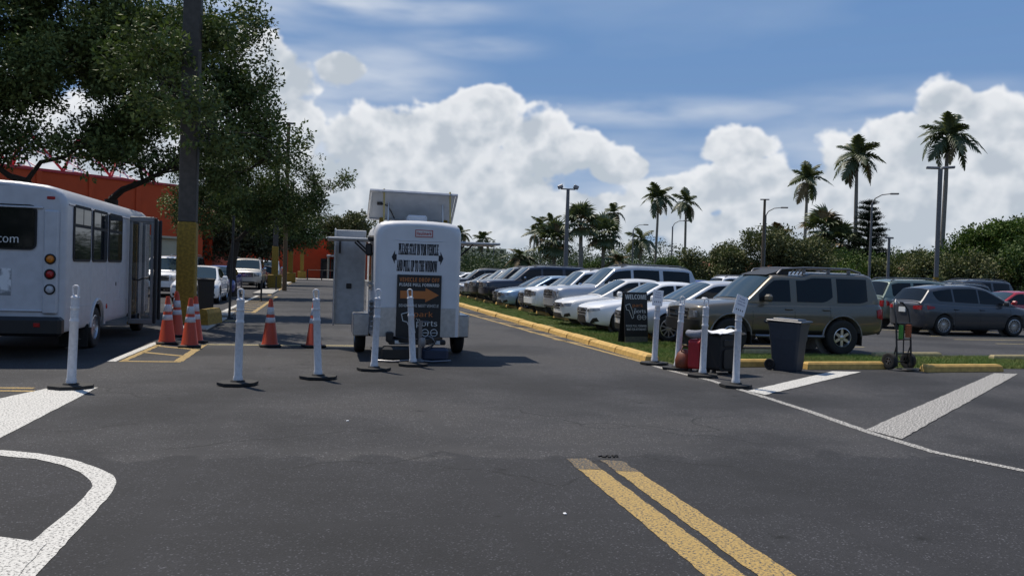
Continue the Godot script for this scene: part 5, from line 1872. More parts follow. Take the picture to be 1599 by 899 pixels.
func build_cars() -> void:
	M.paint_default = paint(0.5, 0.5, 0.5)
	var white := paint(0.78, 0.79, 0.80)
	var pearl := paint(0.70, 0.70, 0.69)
	var silver := paint(0.40, 0.42, 0.45, 0.6)
	var grey := paint(0.20, 0.21, 0.23, 0.55)
	var dark_grey := paint(0.055, 0.058, 0.066, 0.4)
	var black := paint(0.012, 0.013, 0.016)
	var navy := paint(0.014, 0.018, 0.036, 0.3)
	var sky_blue := paint(0.26, 0.36, 0.47, 0.5)
	var bronze := paint(0.125, 0.110, 0.082, 0.4)
	var sage := paint(0.17, 0.21, 0.175, 0.5)
	var red := paint(0.33, 0.012, 0.018)
	var blue := paint(0.02, 0.04, 0.22, 0.3)
	var sedan := make_car(sedan_spec())
	var sp := sedan_spec()
	sp.grilles = [[[-0.40, 0.26], [0.40, 0.26], [0.34, 0.44], [-0.34, 0.44]], [[-0.34, 0.445], [0.34, 0.445], [0.40, 0.67], [-0.40, 0.67], 3], [[0.54, 0.25], [0.80, 0.29], [0.76, 0.42], [0.66, 0.40]], [[-0.80, 0.29], [-0.54, 0.25], [-0.66, 0.40], [-0.76, 0.42]]]
	sp.head = [[[0.46, 0.57], [0.80, 0.62], [0.80, 0.68], [0.48, 0.645]]]
	sp.spokes = 5
	sp.rim = "dark_alloy"
	var sport := make_car(sp)
	var tall := make_car(tall_spec())
	var mid := make_car(mid_spec())
	var mpv := make_car(mpv_spec())
	var trail := make_car(trail_spec())
	var row := "cars parked nose out along the grass verge"
	# front row, noses to the lane
	var x := place_car(trail, "bronze grey off-road estate with roof rack beside the wheelie bin", "off_road_car", 9.94, -17.62, 90, bronze, row)
	roof_rack(x)
	place_car(sedan, "silver saloon tucked between bronze off-roader and white saloons", "parked_car", 9.75, -20.4, 90, paint(0.58, 0.59, 0.61, 0.3), row, Vector3(1.03, 1.05, 1.06))
	place_car(sport, "white saloon with dark gaping grille behind the welcome sign", "parked_car", 9.45, -23.0, 90, white, row, Vector3(1.02, 1.0, 1.02))
	place_car(sedan, "white compact saloon beside the large silver grey estate", "parked_car", 9.4, -25.6, 90, pearl, row, Vector3(1.0, 1.03, 1.0))
	place_car(tall, "large silver grey four by four with chrome grille and mirrors", "large_suv", 10.2, -28.4, 90, silver, row)
	place_car(tall, "white four by four next to the large silver grey one", "large_suv", 9.95, -31.1, 90, white, row, Vector3(0.95, 0.92, 0.93))
	place_car(mid, "dark grey small crossover squeezed beside the white four by four", "parked_car", 10.0, -33.7, 90, dark_grey, row, Vector3(0.95, 0.86, 0.95))
	place_car(sedan, "pale sky blue saloon in the row by the verge", "parked_car", 9.9, -36.3, 90, sky_blue, row, Vector3(1.02, 1.02, 1.06))
	place_car(sedan, "low navy saloon between sky blue saloon and long navy estate", "parked_car", 10.1, -39.0, 90, navy, row)
	place_car(tall, "long navy estate with black windows in the row by the verge", "large_suv", 10.5, -41.8, 90, navy, row, Vector3(1.0, 1.0, 1.07))
	place_car(tall, "black four by four behind the long navy estate", "large_suv", 10.3, -44.5, 90, black, row, Vector3(1.0, 0.97, 1.0))
	place_car(mid, "grey crossover behind the black four by four", "parked_car", 10.1, -47.2, 90, grey, row)
	place_car(sedan, "charcoal saloon, third beyond the black four by four", "parked_car", 10.2, -52.6, 90, dark_grey, row)
	place_car(sedan, "silver saloon between grey crossover and charcoal saloon", "parked_car", 10.2, -49.9, 90, silver, row)
	place_car(mid, "black crossover near the far end of the verge row", "parked_car", 10.2, -55.3, 90, black, row)
	place_car(sedan, "white saloon near the far end of the verge row", "parked_car", 10.2, -60.7, 90, white, row)
	place_car(sedan, "grey saloon near the far end of the verge row", "parked_car", 10.2, -66.1, 90, grey, row)
	# second row, tails to us
	row = "cars in the second parking row"
	place_car(mpv, "dark grey hatchback parked with its tail to the aisle", "parked_car", 20.75, -24.55, -90, dark_grey, row)
	place_car(mid, "sage green estate car beyond the dark grey hatchback", "parked_car", 21.6, -27.5, -90, sage, row, Vector3(1.0, 1.03, 1.0))
	place_car(mid, "white crossover with red tail lamps behind the silver saloon", "parked_car", 20.9, -39.0, -90, white, row)
	place_car(sedan, "bright red saloon beside the white crossover", "parked_car", 20.9, -41.8, -90, red, row)
	place_car(sedan, "white saloon behind the roof of the large silver grey estate", "parked_car", 20.9, -47.2, -90, white, row)
	place_car(sedan, "blue saloon between the red and the white one", "parked_car", 20.9, -44.5, -90, blue, row)
	row = "cars in the third parking row"
	place_car(sport, "pale blue grey saloon nose to nose with the dark grey hatchback", "parked_car", 26.2, -24.4, 90, paint(0.30, 0.37, 0.44, 0.5), row)
	place_car(sedan, "deep red saloon behind the dark grey hatchback", "parked_car", 27.4, -29.8, 90, red, row)
	place_car(mid, "black crossover behind the deep red saloon", "parked_car", 29.0, -35.5, 90, black, row)
	place_car(tall, "dark grey van in the third row behind the red saloon", "parked_car", 32.5, -38.5, 90, dark_grey, row)
	place_car(sedan, "maroon saloon in the third row", "parked_car", 27.0, -32.6, 90, paint(0.12, 0.01, 0.015), row)
	# queue on the store side, noses towards us
	row = "cars queuing on the store side"
	place_car(sedan, "white saloon facing us behind the yellow based post", "queuing_car", -4.75, -36.6, 180, white, row)
	place_car(sedan, "blue saloon behind the white saloon in the queue", "queuing_car", -4.9, -44.5, 180, blue, row)
	place_car(tall, "champagne silver four by four facing us under the oak", "large_suv", -4.65, -57.6, 180, paint(0.52, 0.50, 0.46, 0.4), row, Vector3(1.02, 1.0, 1.0))
	place_car(mid, "white crossover seen through the open bus door", "queuing_car", -7.0, -42.3, 180, white, row, Vector3(1.05, 1.06, 1.05))
	place_car(tall, "dark four by four behind the white saloon in the queue", "large_suv", -7.5, -50.5, 180, dark_grey, row)
	place_car(sedan, "maroon saloon beside the champagne four by four", "queuing_car", -4.3, -66.5, 180, paint(0.08, 0.012, 0.016), row)
	place_car(tall, "silver grey van parked beyond the far yellow foot post", "queuing_car", -4.6, -80.5, 180, silver, row)
	for q in [sedan, sport, tall, mid, mpv, trail]: q.free()

func roof_rack(car: Node3D) -> void:
	# tubular rack with a wind deflector at its front
	var b := MB.new()
	for s in [-1.0, 1.0]: b.tube([Vector3(s * 0.60, 1.73, -0.25), Vector3(s * 0.62, 1.84, -0.15), Vector3(s * 0.62, 1.885, 0.4), Vector3(s * 0.62, 1.885, 1.5), Vector3(s * 0.60, 1.80, 1.8)], [0.022, 0.022, 0.022, 0.022, 0.022], 8)
	for z in [0.05, 0.45, 0.95, 1.45]: b.cyl(Vector3(-0.62, 1.87, z), Vector3(0.62, 1.87, z), 0.016, -1, 6)
	for s in [-1.0, 1.0]:
		for z in [0.4, 1.0, 1.5]: b.cbox(Vector3(s * 0.60, 1.82, z), Vector3(0.05, 0.11, 0.08), 0.015)
	put(b, "roof_rack", M.dark_alloy, car)
	b = MB.new()
	b.prism(PackedVector2Array([Vector2(-0.50, 1.71), Vector2(0.02, 1.86), Vector2(0.06, 1.86), Vector2(0.04, 1.72)]), 1.16, Transform3D(Basis(Vector3.UP, -PI / 2), Vector3.ZERO))
	put(b, "wind_deflector", M.black_plastic, car)
	for s in [-1.0, 1.0]:
		for k in 4:
			b = MB.new()
			b.cbox(Vector3(s * 0.60, 1.785, 0.12 + k * 0.09), Vector3(0.03, 0.13, 0.025), 0.006, Basis(Vector3.RIGHT, 0.6))
			put(b, "rack_louvre", M.black_plastic, car)
		b = MB.new()
		b.tube([Vector3(s * 0.86, 0.40, -0.85), Vector3(s * 0.93, 0.40, -0.7), Vector3(s * 0.93, 0.40, 0.65), Vector3(s * 0.86, 0.40, 0.78)], [0.038, 0.038, 0.038, 0.038], 8)
		put(b, "side_step", M.dark_alloy, car)
		for zc in [-1.44, 1.21]:
			b = MB.new()
			b.cbox(Vector3(s * 0.80, 0.36, zc + 0.47), Vector3(0.24, 0.30, 0.02), 0.005)
			put(b, "mud_flap", M.black_rubber, car)
			b = MB.new()
			var pts := []
			var rad := []
			for k in 13:
				var a := PI * (0.02 + 0.96 * k / 12.0)
				pts.append(Vector3(s * 0.905, 0.385 + 0.475 * sin(a), zc - 0.475 * cos(a)))
				rad.append(0.022)
			b.tube(pts, rad, 6)
			put(b, "wheel_arch", M.get("arch_paint", M.dark_alloy), car)
	b = MB.new()
	b.cbox(Vector3(0, 0.47, 2.33), Vector3(0.07, 0.06, 0.22), 0.01)
	b.cyl(Vector3(0, 0.49, 2.42), Vector3(0, 0.56, 2.42), 0.03)
	put(b, "tow_hitch", M.black_plastic, car)

# ------------------------------------------------------------------ shuttle bus
func rounded_rect(w: float, h: float, r: float) -> PackedVector2Array:
	var p := PackedVector2Array()
	for q in [[1, 1, 0], [-1, 1, 1], [-1, -1, 2], [1, -1, 3]]:
		for k in 5:
			var a: float = PI / 2 * (q[2] + k / 4.0)
			p.append(Vector2(q[0] * (w / 2 - r) + r * cos(a), q[1] * (h / 2 - r) + r * sin(a)))
	return p

func ring_body(b: MB, half: Array, stations: Array, arches: Array, bottom: float) -> void:
	# half: section [x, y] from sill to roof centre; stations: [z, inset]; arches: [z, centre height, radius]
	var rows := []
	for st in stations:
		var ya := bottom
		for a in arches:
			var d := absf(st[0] - a[0])
			if d < a[2]: ya = maxf(ya, a[1] + sqrt(a[2] * a[2] - d * d))
		var hr := PackedVector3Array()
		for q in half:
			var y: float = q[1]
			var cy := 1.2
			var yy: float = maxf(y, ya)
			if st[1] > 0 and y > cy: yy = yy - st[1] * (yy - cy) / 1.5
			hr.append(Vector3(maxf(0.0, q[0] - st[1] if q[0] > 0.3 else q[0]), yy, st[0]))
		var row := PackedVector3Array()
		for q in hr: row.append(q)
		for k in range(hr.size() - 2, -1, -1): row.append(Vector3(-hr[k].x, hr[k].y, hr[k].z))
		rows.append(row)
	rows.reverse()
	b.grid(rows)
	for e in [0, rows.size() - 1]:
		var r: PackedVector3Array = rows[e]
		for k in r.size() / 2 - 1:
			var m := r.size() - 1 - k
			if e == 0: b.quad(r[m], r[k], r[k + 1], r[m - 1])
			else: b.quad(r[k], r[m], r[m - 1], r[k + 1])

func build_bus() -> void:
	var t := thing("shuttle_bus", "white shuttle minibus with its front door folded open", "bus", Vector3(-5.12, 0, -18.35))
	var b := MB.new()
	var half := [[1.16, 0.42], [1.2, 0.5], [1.2, 0.8], [1.2, 1.2], [1.2, 1.6], [1.2, 2.0], [1.2, 2.40], [1.19, 2.50], [1.15, 2.60], [1.06, 2.68], [0.90, 2.72], [0.5, 2.76], [0.0, 2.78]]
	var zs := [[3.75, 0.07], [3.745, 0.045], [3.72, 0.018], [3.68, 0.004], [3.64, 0.0]]
	var zz := 3.5
	while zz > -2.9:
		zs.append([zz, 0.0]); zz -= 0.2
	for k in 17: zs.append([1.7 + 0.46 * cos(PI * k / 16.0) * 0.9999, 0.0])
	zs.append([1.7 - 0.461, 0.0]); zs.append([1.7 + 0.461, 0.0])
	zs.append_array([[-3.0, 0.02], [-3.3, 0.08], [-3.6, 0.2], [-3.75, 0.36]])
	zs.sort_custom(func(p, q): return p[0] < q[0])
	ring_body(b, half, zs, [[1.7, 0.37, 0.46]], 0.42)
	put(b, "body", M.bus_white, t)
	b = MB.new()
	b.box(Vector3(0, 0.62, 0.2), Vector3(1.6, 0.36, 6.9))
	for s in [-1.0, 1.0]: b.cyl(Vector3(s * 0.75, 0.37, 1.7), Vector3(s * 0.78, 0.37, 1.7), 0.47, -1, 20)
	put(b, "underbody", M.underbody, t)
	# wheel arch lip
	for s in [-1.0, 1.0]:
		b = MB.new()
		var pts := []
		var rad := []
		for k in 15:
			var a := PI * (k / 14.0)
			pts.append(Vector3(s * 1.2, 0.40 + 0.47 * sin(a), 1.7 - 0.47 * cos(a))); rad.append(0.028)
		b.tube(pts, rad, 8)
		put(b, "wheel_arch", M.bus_white, t)
		wheel(t, Vector3(s * 1.06, 0.37, 1.7), 0.37, 0.24, s, 16, M.alloy, 0.60)
		wheel(t, Vector3(s * 1.04, 0.37, -2.5), 0.37, 0.22, s, 16, M.alloy, 0.60)
		b = MB.new()
		b.cbox(Vector3(s * 0.98, 0.27, 2.35), Vector3(0.46, 0.40, 0.015), 0.004)
		var fl := put(b, "mud_flap", M.black_rubber, t)
		if s > 0: text("lettering", "AL", Vector2(0.14, 0.09), Vector3(1.03, 0.25, 2.359), M.pole_grey, fl)
	# rear: bumper, window, corner columns, lamps
	b = MB.new()
	b.cbox(Vector3(0, 0.52, 3.80), Vector3(2.40, 0.30, 0.24), 0.05)
	put(b, "bumper", M.black_plastic, t)
	b = MB.new()
	for s in [-1.0, 1.0]: b.cbox(Vector3(s * 0.30, 0.52, 3.925), Vector3(0.09, 0.07, 0.012), 0.003)
	b.cbox(Vector3(0.86, 0.55, 3.925), Vector3(0.09, 0.06, 0.012), 0.003)
	put(b, "reflector", M.tail_lamp, t)
	for s in [-1.0, 1.0]:
		b = MB.new()
		b.cbox(Vector3(s * 1.0, 1.52, 3.765), Vector3(0.22, 1.62, 0.06), 0.025)
		put(b, "corner_column", M.bus_white, t)
		var lamps := [["turn_lamp", 1.57, M.amber], ["tail_light", 1.335, M.tail_lamp], ["reverse_lamp", 1.10, M.clear_lamp]]
		for q in lamps:
			b = MB.new()
			b.lathe([Vector2(0.082, 0), Vector2(0.082, 0.018), Vector2(0.066, 0.03), Vector2(0.062, 0.02)], 20, Transform3D(Basis(Vector3.RIGHT, PI / 2), Vector3(s * 1.0, q[1], 3.79)))
			var bz := put(b, "lamp_bezel", M.black_rubber, t)
			b = MB.new()
			b.lathe([Vector2(0.064, 0), Vector2(0.062, 0.016), Vector2(0.04, 0.03), Vector2(0.0, 0.034)], 20, Transform3D(Basis(Vector3.RIGHT, PI / 2), Vector3(s * 1.0, q[1], 3.79)))
			put(b, q[0], q[2], bz)
		b = MB.new()
		b.cbox(Vector3(s * 0.98, 2.52, 3.72), Vector3(0.12, 0.05, 0.09), 0.012)
		put(b, "marker_lamp", M.tail_lamp, t)
	b = MB.new()
	b.cbox(Vector3(0, 2.63, 3.66), Vector3(0.14, 0.05, 0.09), 0.012)
	put(b, "marker_lamp", M.tail_lamp, t)
	b = MB.new()
	b.cbox(Vector3(0, 2.36, 3.762), Vector3(1.76, 0.035, 0.04), 0.012)
	b.cbox(Vector3(0, 0.76, 3.762), Vector3(1.78, 0.03, 0.04), 0.010)
	put(b, "seam_trim", M.bus_white, t)
	b = MB.new()
	b.prism(rounded_rect(1.66, 0.70, 0.10), 0.03, Transform3D(Basis(), Vector3(-0.04, 2.05, 3.755)))
	var rw := put(b, "rear_window_seal", M.black_rubber, t)
	b = MB.new()
	b.prism(rounded_rect(1.60, 0.64, 0.08), 0.03, Transform3D(Basis(), Vector3(-0.04, 2.05, 3.762)))
	put(b, "rear_window", M.dark_glass, rw)
	text("lettering", "s com", Vector2(0.42, 0.092), Vector3(0.33, 1.85, 3.779), M.sign_white, rw, Basis(), false, 0.003, false)
	b = MB.new()
	b.box(Vector3(-0.05, 1.20, 3.752), Vector3(0.98, 0.42, 0.006))
	var pr := mat(1, 1, 1, 0.5)
	pr.albedo_color = Color.WHITE
	pr.albedo_texture = noise_tex(0.01, lin(0.20, 0.21, 0.22), lin(0.70, 0.71, 0.73), 81, 512, 6, 0.52)
	pr.uv1_triplanar = true
	pr.uv1_scale = Vector3.ONE * 0.6
	put(b, "printed_decal", pr, t)
	# side windows on the lane side and the far side
	for s in [-1.0, 1.0]:
		var bs := Basis(Vector3.UP, s * PI / 2)
		for q in [[0.40, 1.46], [1.57, 2.62], [2.73, 3.82]]:
			var zc: float = 3.75 - (q[0] + q[1]) * 0.5
			var w: float = q[1] - q[0]
			b = MB.new()
			b.prism(rounded_rect(w, 0.92, 0.09), 0.04, Transform3D(bs, Vector3(s * 1.197, 2.0, zc)))
			var f := put(b, "window", M.black_rubber, t)
			b = MB.new()
			b.cbox(Vector3(s * 1.219, 1.84, zc), Vector3(0.006, 0.52, w - 0.10), 0.002)
			put(b, "pane", M.glass, f)
			for h in [-1.0, 1.0]:
				b = MB.new()
				b.cbox(Vector3(s * 1.219, 2.28, zc + h * (w - 0.1) * 0.255), Vector3(0.006, 0.26, (w - 0.1) * 0.47), 0.002)
				put(b, "pane", M.glass, f)
		b = MB.new()
		b.cbox(Vector3(s * 1.203, 2.44, 0.6), Vector3(0.02, 0.03, 6.0), 0.008)
		put(b, "drip_rail", M.bus_white, t)
		for z in [2.2, 1.12, 0.02, -0.62]:
			b = MB.new()
			b.cbox(Vector3(s * 1.201, 1.17, z), Vector3(0.010, 0.70, 0.022), 0.004)
			put(b, "panel_joint", M.bus_white, t)
		b = MB.new()
		b.cbox(Vector3(s * 1.201, 0.80, 1.0), Vector3(0.012, 0.012, 5.2), 0.004)
		put(b, "seam_trim", M.bus_white, t)
	b = MB.new()
	b.cbox(Vector3(1.202, 0.74, 0.98), Vector3(0.012, 0.46, 0.52), 0.004)
	put(b, "service_flap", M.bus_white, t)
	b = MB.new()
	b.lathe([Vector2(0.05, 0), Vector2(0.045, 0.02), Vector2(0.0, 0.03)], 14, Transform3D(Basis(Vector3.FORWARD, PI / 2), Vector3(1.2, 0.72, 1.1)))
	put(b, "side_marker", M.tail_lamp, t)
	b = MB.new()
	b.cbox(Vector3(1.203, 1.12, 0.35), Vector3(0.012, 0.07, 0.05), 0.004)
	put(b, "fuel_flap_latch", M.black_plastic, t)
	# doorway and the two door leaves standing out from the side
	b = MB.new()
	b.cbox(Vector3(1.19, 1.42, -1.25), Vector3(0.04, 2.0, 0.92), 0.006)  # flat panel on the closed body; interior darkness put into its colour
	put(b, "doorway_shade_panel", M.dark_glass, t)
	for q in [[-0.65, 0.47, 0.05], [-1.95, 0.34, -0.06]]:
		var d := Node3D.new()
		d.name = "door"
		t.add_child(d, true)
		d.position = Vector3(1.23, 0, q[0])
		d.rotation.y = q[2]
		var w: float = q[1]
		b = MB.new()
		for y in [0.33, 2.44]:
			b = MB.new()
			b.cbox(Vector3(w / 2, y, 0), Vector3(w, 0.11, 0.05), 0.012)
			put(b, "door_rail", M.door_frame, d)
		for x in [0.03, w - 0.03]:
			b = MB.new()
			b.cbox(Vector3(x, 1.385, 0), Vector3(0.06, 2.0, 0.05), 0.012)
			put(b, "door_stile", M.door_frame, d)
		b = MB.new()
		b.cbox(Vector3(w + 0.035, 1.385, 0), Vector3(0.06, 2.2, 0.07), 0.02)
		put(b, "door_seal", M.black_rubber, d)
		b = MB.new()
		b.box(Vector3(w / 2, 1.385, 0), Vector3(w - 0.16, 2.0, 0.008))
		put(b, "pane", M.pane, d)
		b = MB.new()
		b.tube([Vector3(0.08, 1.2, 0.05), Vector3(0.2, 1.18, 0.10), Vector3(w - 0.2, 1.22, 0.10), Vector3(w - 0.08, 1.24, 0.05)], [0.016, 0.016, 0.016, 0.016], 7)
		put(b, "grab_rail", M.black_plastic, d)
	b = MB.new()
	b.cbox(Vector3(1.32, 0.28, -1.25), Vector3(0.3, 0.06, 0.86), 0.015)
	put(b, "step", M.pole_yellow, t)

# ------------------------------------------------------------------ cargo trailer
func arrow(w: float, h: float, head: float, up: bool) -> PackedVector2Array:
	# block arrow along +x (or upright double ended)
	if up: return PackedVector2Array([Vector2(0, h / 2), Vector2(-w, h * 0.0 + 0.0), Vector2(0, -h / 2), Vector2(0, -h * 0.22), Vector2(w * 0.55, -h * 0.22), Vector2(w * 0.55, h * 0.22), Vector2(0, h * 0.22)])
	return PackedVector2Array([Vector2(-w / 2, -h * 0.27), Vector2(w / 2 - head, -h * 0.27), Vector2(w / 2 - head, -h / 2), Vector2(w / 2, 0), Vector2(w / 2 - head, h / 2), Vector2(w / 2 - head, h * 0.27), Vector2(-w / 2, h * 0.27)])

func logo(parent: Node3D, at: Vector3, s: float) -> void:
	# map outline, company words and two roundels of the notice
	var b := MB.new()
	var pts := [Vector3(-0.36, 0.15, 0), Vector3(-0.22, 0.19, 0), Vector3(-0.17, 0.08, 0), Vector3(-0.13, -0.02, 0), Vector3(-0.09, -0.2, 0), Vector3(-0.14, -0.24, 0), Vector3(-0.22, -0.06, 0), Vector3(-0.25, 0.0, 0), Vector3(-0.33, 0.02, 0), Vector3(-0.36, 0.15, 0)]
	for k in pts.size() - 1: b.cyl(at + pts[k] * s, at + pts[k + 1] * s, 0.009 * s, -1, 5)
	for c in [Vector3(0.10, -0.2, 0), Vector3(0.27, -0.2, 0)]:
		for k in 14:
			var a := TAU * k / 14
			var e := TAU * (k + 1) / 14
			b.cyl(at + (c + Vector3(cos(a), sin(a), 0) * 0.066) * s, at + (c + Vector3(cos(e), sin(e), 0) * 0.066) * s, 0.008 * s, -1, 5)
		b.cyl(at + (c - Vector3(0.06, 0, 0)) * s, at + (c + Vector3(0.06, 0, 0)) * s, 0.008 * s, -1, 5)
	put(b, "emblem", M.sign_white, parent)
	text("lettering", "park", Vector2(0.36, 0.13) * s, at + Vector3(0.06, 0.14, 0.0) * s, M.sign_orange, parent, Basis(), false, 0.004, false)
	text("lettering", "'n", Vector2(0.07, 0.05) * s, at + Vector3(-0.04, 0.045, 0.0) * s, M.sign_white, parent, Basis(), false, 0.004, false)
	text("lettering", "ports", Vector2(0.40, 0.13) * s, at + Vector3(0.13, -0.04, 0.0) * s, M.sign_white, parent, Basis(), false, 0.004, false)

func build_trailer() -> void:
	# origin under the front wall, body runs back to -z
	var t := thing("cargo_trailer", "white enclosed cargo trailer with lettering, solar panel and open side hatches", "trailer", Vector3(1.66, 0, -15.1))
	var b := MB.new()
	var half := [[0.765, 0.40], [0.765, 0.5], [0.765, 0.9], [0.765, 1.4], [0.765, 1.9], [0.765, 2.18], [0.755, 2.27], [0.725, 2.35], [0.66, 2.40], [0.50, 2.43], [0.25, 2.445], [0.0, 2.45]]
	var zs := [[-2.5, 0.0], [-1.6, 0.0], [-0.8, 0.0], [-0.2, 0.0], [-0.14, 0.003], [-0.09, 0.014], [-0.05, 0.035], [-0.02, 0.065], [-0.005, 0.095], [0.0, 0.125]]
	ring_body(b, half, zs, [], 0.40)
	put(b, "body", M.white_paint, t)
	b = MB.new()
	b.cbox(Vector3(0, 0.655, -0.004), Vector3(1.36, 0.52, 0.02), 0.006)
	for s in [-1.0, 1.0]: b.cbox(Vector3(s * 0.715, 0.655, -0.075), Vector3(0.02, 0.52, 0.17), 0.006, Basis(Vector3.UP, s * -0.72))
	put(b, "stone_guard", M.aluminium, t)
	b = MB.new()
	var arc := []
	var rad := []
	for k in 13:
		var u := k / 6.0 - 1.0
		arc.append(Vector3(u * 0.70, 2.13 - 0.045 * (1.0 - pow(absf(u), 3.0)), -0.004 - 0.10 * pow(absf(u), 8.0))); rad.append(0.010)
	b.tube(arc, rad, 6)
	put(b, "cap_seam", M.white_paint, t)
	# front lettering
	b = MB.new()
	b.cbox(Vector3(0.08, 2.22, 0.004), Vector3(0.32, 0.125, 0.008), 0.002)
	var pl := put(b, "maker_plate", M.sign_white, t)
	b = MB.new()
	for q in [[0.08, 2.277, 0.31, 0.012], [0.08, 2.163, 0.31, 0.012], [-0.07, 2.22, 0.012, 0.125], [0.23, 2.22, 0.012, 0.125]]: b.box(Vector3(q[0], q[1], 0.010), Vector3(q[2], q[3], 0.003))
	put(b, "plate_border", M.red_steel, pl)
	text("lettering", "Haulmark", Vector2(0.26, 0.06), Vector3(0.08, 2.22, 0.009), M.red_steel, pl)
	text("lettering", "PLEASE STAY IN YOR VEHICLE", Vector2(0.70, 0.20), Vector3(-0.01, 1.935, 0.001), M.ink, t, Basis(), true)
	text("lettering", "PLEASE STAY IN YOR VEHICLE", Vector2(0.70, 0.20), Vector3(-0.004, 1.935, 0.002), M.ink, t, Basis(), true)
	text("lettering", "AND PULL UP TO THE WINDOW", Vector2(0.71, 0.20), Vector3(-0.03, 1.645, 0.001), M.ink, t, Basis(), true)
	text("lettering", "AND PULL UP TO THE WINDOW", Vector2(0.71, 0.20), Vector3(-0.024, 1.645, 0.002), M.ink, t, Basis(), true)
	for s in [-1.0, 1.0]:
		b = MB.new()
		b.prism(arrow(0.055, 0.24, 0, true), 0.004, Transform3D(Basis(Vector3.UP, 0.0 if s < 0 else PI), Vector3(0.0 + s * 0.40 - 0.02, 1.79 , 0.002)))
		put(b, "arrow", M.ink, t)
	# notice board hung on the front
	b = MB.new()
	b.cbox(Vector3(0.02, 0.93, 0.022), Vector3(0.78, 1.12, 0.03), 0.005)
	var sg := put(b, "notice_board", M.sign_black, t)
	text("lettering", "VEHICLE DROP OFF", Vector2(0.70, 0.075), Vector3(0.02, 1.405, 0.037), M.sign_orange, sg)
	text("lettering", "PLEASE PULL FORWARD", Vector2(0.70, 0.055), Vector3(0.02, 1.315, 0.037), M.sign_white, sg)
	b = MB.new()
	b.prism(arrow(0.68, 0.25, 0.24, false), 0.005, Transform3D(Basis(), Vector3(0.03, 1.14, 0.039)))
	put(b, "arrow", M.sign_orange, sg)
	text("lettering", "BEHIND THE NEXT VEHICLE", Vector2(0.70, 0.05), Vector3(0.02, 0.95, 0.037), M.sign_white, sg, Basis(), false, 0.004, false)
	logo(sg, Vector3(0.05, 0.66, 0.04), 0.92)
	# running gear
	for s in [-1.0, 1.0]:
		b = MB.new()
		b.cbox(Vector3(s * 0.93, 0.54, -1.35), Vector3(0.30, 0.42, 0.98), 0.02)
		put(b, "fender", M.aluminium, t)
		wheel(t, Vector3(s * 0.93, 0.33, -1.35), 0.33, 0.2, s, 8, M.alloy, 0.6)
		b = MB.new()
		b.cbox(Vector3(s * 0.772, 1.3, -1.3), Vector3(0.02, 0.05, 2.3), 0.004)
		b.cbox(Vector3(s * 0.772, 0.44, -1.3), Vector3(0.025, 0.10, 2.3), 0.006)
		put(b, "side_rail", M.aluminium, t)
		b = MB.new()
		b.cbox(Vector3(s * 0.767, 1.60, -1.1), Vector3(0.012, 0.85, 1.1), 0.004)
		put(b, "service_window", M.dark_glass, t)
		# hatch propped out flat above the window
		b = MB.new()
		b.cbox(Vector3(s * 1.17, 2.10, -1.1), Vector3(0.80, 0.045, 1.15), 0.012)
		var hp := put(b, "window_hatch", M.aluminium, t)
		b = MB.new()
		for z in [-0.6, -1.6]: b.cyl(Vector3(s * 0.785, 1.82, z), Vector3(s * 1.06, 2.07, z), 0.016, -1, 7)
		put(b, "hatch_prop", M.black_plastic, hp)
	b = MB.new()
	b.cbox(Vector3(-0.84, 1.92, -0.62), Vector3(0.12, 0.22, 0.16), 0.03)
	b.cbox(Vector3(-0.80, 2.12, -0.58), Vector3(0.14, 0.10, 0.2), 0.03)
	put(b, "speaker_box", M.black_plastic, t)
	b = MB.new()
	for k in 6: b.cyl(Vector3(-0.80, 0.50 + k * 0.09, -0.05 - k * 0.01), Vector3(-0.80, 0.56 + k * 0.09, -0.05), 0.035, -1, 8)
	put(b, "vent_hose", M.pole_grey, t)
	b = MB.new()
	b.box(Vector3(0, 0.42, -1.25), Vector3(1.4, 0.06, 2.3))
	b.cyl(Vector3(-0.93, 0.33, -1.35), Vector3(0.93, 0.33, -1.35), 0.035)
	put(b, "chassis", M.black_plastic, t)
	# drawbar, coupler, jack, lamp bar
	b = MB.new()
	for s in [-1.0, 1.0]: b.cbox(Vector3(s * 0.24, 0.36, 0.26), Vector3(0.06, 0.09, 0.78), 0.008, Basis(Vector3.UP, s * -0.56))
	b.cbox(Vector3(0, 0.37, 0.66), Vector3(0.10, 0.10, 0.30), 0.015)
	put(b, "drawbar", M.black_plastic, t)
	b = MB.new()
	b.lathe([Vector2(0.0, 0.30), Vector2(0.06, 0.31), Vector2(0.07, 0.38), Vector2(0.05, 0.45), Vector2(0.0, 0.46)], 12, Transform3D(Basis(), Vector3(0, 0, 0.82)))
	put(b, "coupler", M.dark_alloy, t)
	b = MB.new()
	b.cyl(Vector3(0, 0.07, 0.55), Vector3(0, 0.72, 0.55), 0.032)
	b.lathe([Vector2(0.1, 0.0), Vector2(0.1, 0.03), Vector2(0.03, 0.08)], 14, Transform3D(Basis(), Vector3(0, 0.0, 0.55)))
	b.cyl(Vector3(0, 0.7, 0.55), Vector3(0.14, 0.7, 0.55), 0.012)
	put(b, "jack", M.dark_alloy, t)
	b = MB.new()
	b.cbox(Vector3(0, 0.315, 0.10), Vector3(1.0, 0.09, 0.12), 0.02)
	b.cbox(Vector3(-0.48, 0.40, 0.1), Vector3(0.13, 0.18, 0.14), 0.02)
	put(b, "cross_member", M.black_plastic, t)
	b = MB.new()
	for s in [-1.0, 1.0]: b.cbox(Vector3(s * 0.26, 0.315, 0.166), Vector3(0.27, 0.06, 0.012), 0.003)
	put(b, "reflector_strip", M.sign_white, t)
	b = MB.new()
